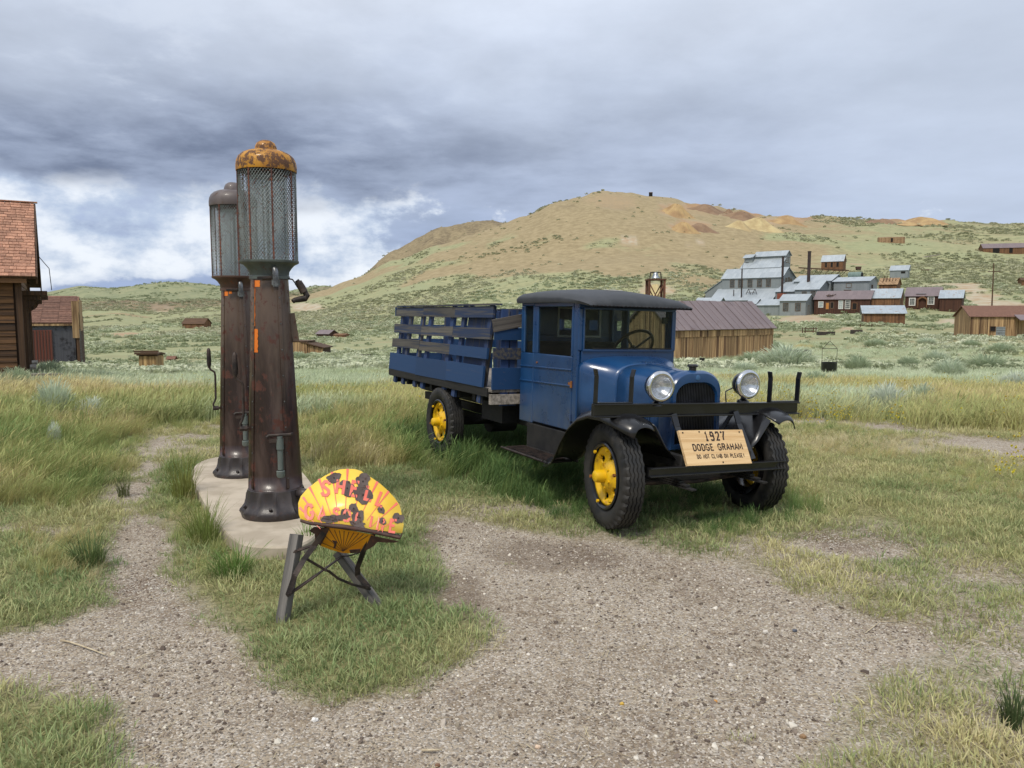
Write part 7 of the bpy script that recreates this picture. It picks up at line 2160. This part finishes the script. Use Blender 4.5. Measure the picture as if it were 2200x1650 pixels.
# --- sagebrush bushes one can pick out
def solid_leaf(c, name):
    return leafmat(name, .42, .6, c, .25)
m_sb = [solid_leaf(lin(196, 206, 180), 'pale_sage'), solid_leaf(lin(178, 190, 158), 'green_sage'), solid_leaf(lin(210, 216, 198), 'silver_sage')]
bush_me = []
for k in range(4):
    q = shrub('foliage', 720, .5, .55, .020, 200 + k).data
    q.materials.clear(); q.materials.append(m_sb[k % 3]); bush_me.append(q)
def stems(seed):
    rnd = random.Random(seed); mb = MB()
    for i in range(9):
        a = rnd.uniform(0, 6.28); mb.tube([(0, 0, -.05), (.12 * math.cos(a), .12 * math.sin(a), .12), (.3 * math.cos(a), .3 * math.sin(a), .26)], [.014, .009, .004], 5)
    me = mb.mesh('stem'); me.materials.append(m_trim); return me
stem_me = stems(5)
WHERE = ['in the tall grass left of the footpath',
         'beside the footpath, low and wide',
         'standing alone as a slim sprig left of the footpath',
         'against the wall of the clapboard house',
         'between the clapboard house and the tin shed',
         'in front of the pale lean-to shed',
         "just behind the right end of the truck's lumber rack",
         'in front of the curving gravel track, the fullest one',
         'behind the curving gravel track beside the fullest bush',
         'right of the hanging cauldron',
         'spreading wide along the foot of the barn corner',
         "against the barn's plank wall",
         'in the open meadow below the red roofed shed',
         'below the tin patch of the red roofed shed',
         'between the cauldron and the red roofed shed',
         'in the meadow under the brown shed',
         "beside the barn's far corner below the mill",
         'at the left corner of the red roofed shed',
         "behind the truck's far headlight",
         'by the far bend of the gravel track',
         'near the gravel track, low among brown grass',
         'below the two dark iron boxes',
         'left of the red roofed shed in the short green grass',
         'in front of the red roofed shed, dark and round']
for i, (px, py, wpx, hpx, kind) in enumerate(BUSH):
    D = BPOS[i][3]; p = Vector(BPOS[i][:3])
    t = thing('sagebrush_bush', ['pale sagebrush bush ', 'dull green sagebrush bush ', 'silvery sagebrush bush '][kind] + WHERE[i], 'bush', p, group='sagebrush bushes in the meadow')
    k = D / FOC
    for me, nm in ((bush_me[(0, 3)[i % 2] if kind == 0 else kind], 'foliage'), (stem_me, 'stem')):
        o = bpy.data.objects.new(nm, me); COL.objects.link(o); o.parent = t
        o.scale = (wpx * k, wpx * k, hpx * k / .50); o.rotation_euler = (0, 0, i * 1.7)
# dark tufts
def tuft(px, py, hpx, wpx, col, label, name='grass_tuft', n=110, lean=.55, seeds=10):
    D = hit(px, py, 1.5) or 4
    p = at(px, py, D); p.z = hz(p.x, p.y) - .01
    k = D / FOC; rnd = random.Random(int(px + py)); mb = BladeMB()
    for i in range(n):
        a = rnd.uniform(0, 6.283); q_ = wpx * k * .32 * math.sqrt(rnd.random())
        mb.blade(q_ * math.cos(a), q_ * math.sin(a), hpx * k * rnd.uniform(.45, 1.05), rnd.uniform(.05, lean), a + rnd.uniform(-.7, .7), .005, rnd, i < seeds)
    t = thing(name, label, 'grass tuft', p)
    o = lib('blades', mb, leafmat('tuft_' + str(int(px)), .3, .6, lin(*col), .3)); COL.objects.link(o); o.parent = t
tuft(2180, 1560, 110, 80, (78, 92, 58), 'dark green grass tuft rising from the gravel edge')
tuft(395, 1075, 120, 70, (128, 132, 70), 'tall yellow-green grass tuft at the rear corner of the pump island', n=160)
tuft(440, 1165, 120, 90, (120, 132, 70), 'leaning green grass tuft beside the middle of the pump island', n=170, lean=.9)
tuft(500, 1235, 80, 120, (104, 130, 66), 'spreading bright green grass tuft at the front of the pump island', n=200, lean=1.2)
tuft(195, 1215, 90, 90, (92, 108, 64), 'dark wiry grass tuft on the left side of the footpath', n=150, lean=1.0)
tuft(265, 1065, 50, 40, (98, 104, 66), 'small wiry grass tuft at the edge of the footpath', n=70)
tuft(662, 1175, 62, 40, (112, 140, 66), 'bright green grass tuft behind the left leg of the gasoline sign', n=110)
# stones and twigs one can pick out
def stone(px, py, wpx, col, label, seed):
    p = gpt(px, py); k = (p.y * CP + CAM_H * SP) / FOC
    rnd = random.Random(seed); bm = bmesh.new(); bmesh.ops.create_icosphere(bm, subdivisions=2, radius=.5)
    for v in bm.verts:
        v.co *= 1 + .22 * math.sin(v.co.x * 9 + seed) * math.cos(v.co.y * 8 + seed * 2) + rnd.uniform(-.05, .05)
        v.co = Vector((v.co.x * wpx * k, v.co.y * wpx * k * .8, v.co.z * wpx * k * .7))
    me = bpy.data.meshes.new('stone'); bm.to_mesh(me); bm.free()
    o = link('stone', me, simple('stone_' + str(seed), lin(*col), lin(*[max(0, c_ - 22) for c_ in col]), .85, scale=40))
    o.location = (p.x, p.y, hz(p.x, p.y) - .02 + wpx * k * .2); tag(o, label, 'stone')
stone(676, 1540, 15, (228, 226, 222), 'white stone lying on the gravel below the grass patch', 1)
stone(194, 1440, 11, (206, 200, 190), 'small pale stone on the brown gravel by the left path', 2)
stone(1155, 1597, 13, (214, 190, 166), 'pinkish stone on the gravel in the foreground', 3)
stone(1336, 1504, 10, (206, 172, 84), 'small ochre yellow stone on the open gravel', 4)
stone(1537, 1499, 10, (196, 146, 84), 'small orange stone on the open gravel', 5)
stone(1645, 1352, 12, (208, 202, 192), 'rounded pale stone on the gravel in front of the truck', 6)
stone(1708, 1349, 11, (92, 96, 104), 'blue-grey stone on the gravel in front of the truck', 7)
stone(355, 1055, 20, (64, 58, 52), 'dark rough stone at the edge of the grass by the path', 8)
stone(457, 1276, 9, (214, 206, 178), 'little cream stone in the turf beside the path', 9)
stone(1725, 1575, 15, (150, 122, 92), 'flat brown stone on the gravel at the right', 10)
stone(940, 1636, 13, (126, 96, 76), 'rusty brown stone at the bottom of the gravel', 11)
stone(588, 1482, 12, (120, 112, 104), 'grey stone at the corner of the grass patch', 12)
def twig(pts_, rad, label):
    P = [gpt(x, y) for x, y in pts_]
    P = [Vector((p.x, p.y, hz(p.x, p.y) - .012 + rad + .003 * (i % 2))) for i, p in enumerate(P)]
    t = MB().tube(P, [rad * (1 - .5 * i / len(P)) for i in range(len(P))], 6).build('twig', simple('dry_twig', lin(196, 184, 158), lin(168, 152, 124), .85, scale=30) if 'dry_twig' not in bpy.data.materials else bpy.data.materials['dry_twig'], None, smooth='all')
    tag(t, label, 'twig')
twig([(131, 1373), (150, 1378), (175, 1385), (200, 1395), (225, 1404)], .0055, 'pale curved twig lying on the gravel by the left path')
twig([(290, 1412), (310, 1405), (335, 1398)], .003, 'short thin twig on the brown gravel')
twig([(1010, 1395), (1040, 1392), (1100, 1390)], .003, 'straight straw stalk at the edge of the grass patch')
twig([(1860, 1355), (1890, 1333), (1940, 1330), (1975, 1340)], .0025, 'long bent straw stalk on the right gravel')
twig([(906, 1608), (930, 1609), (950, 1607)], .005, 'flat reddish wood chip on the gravel')
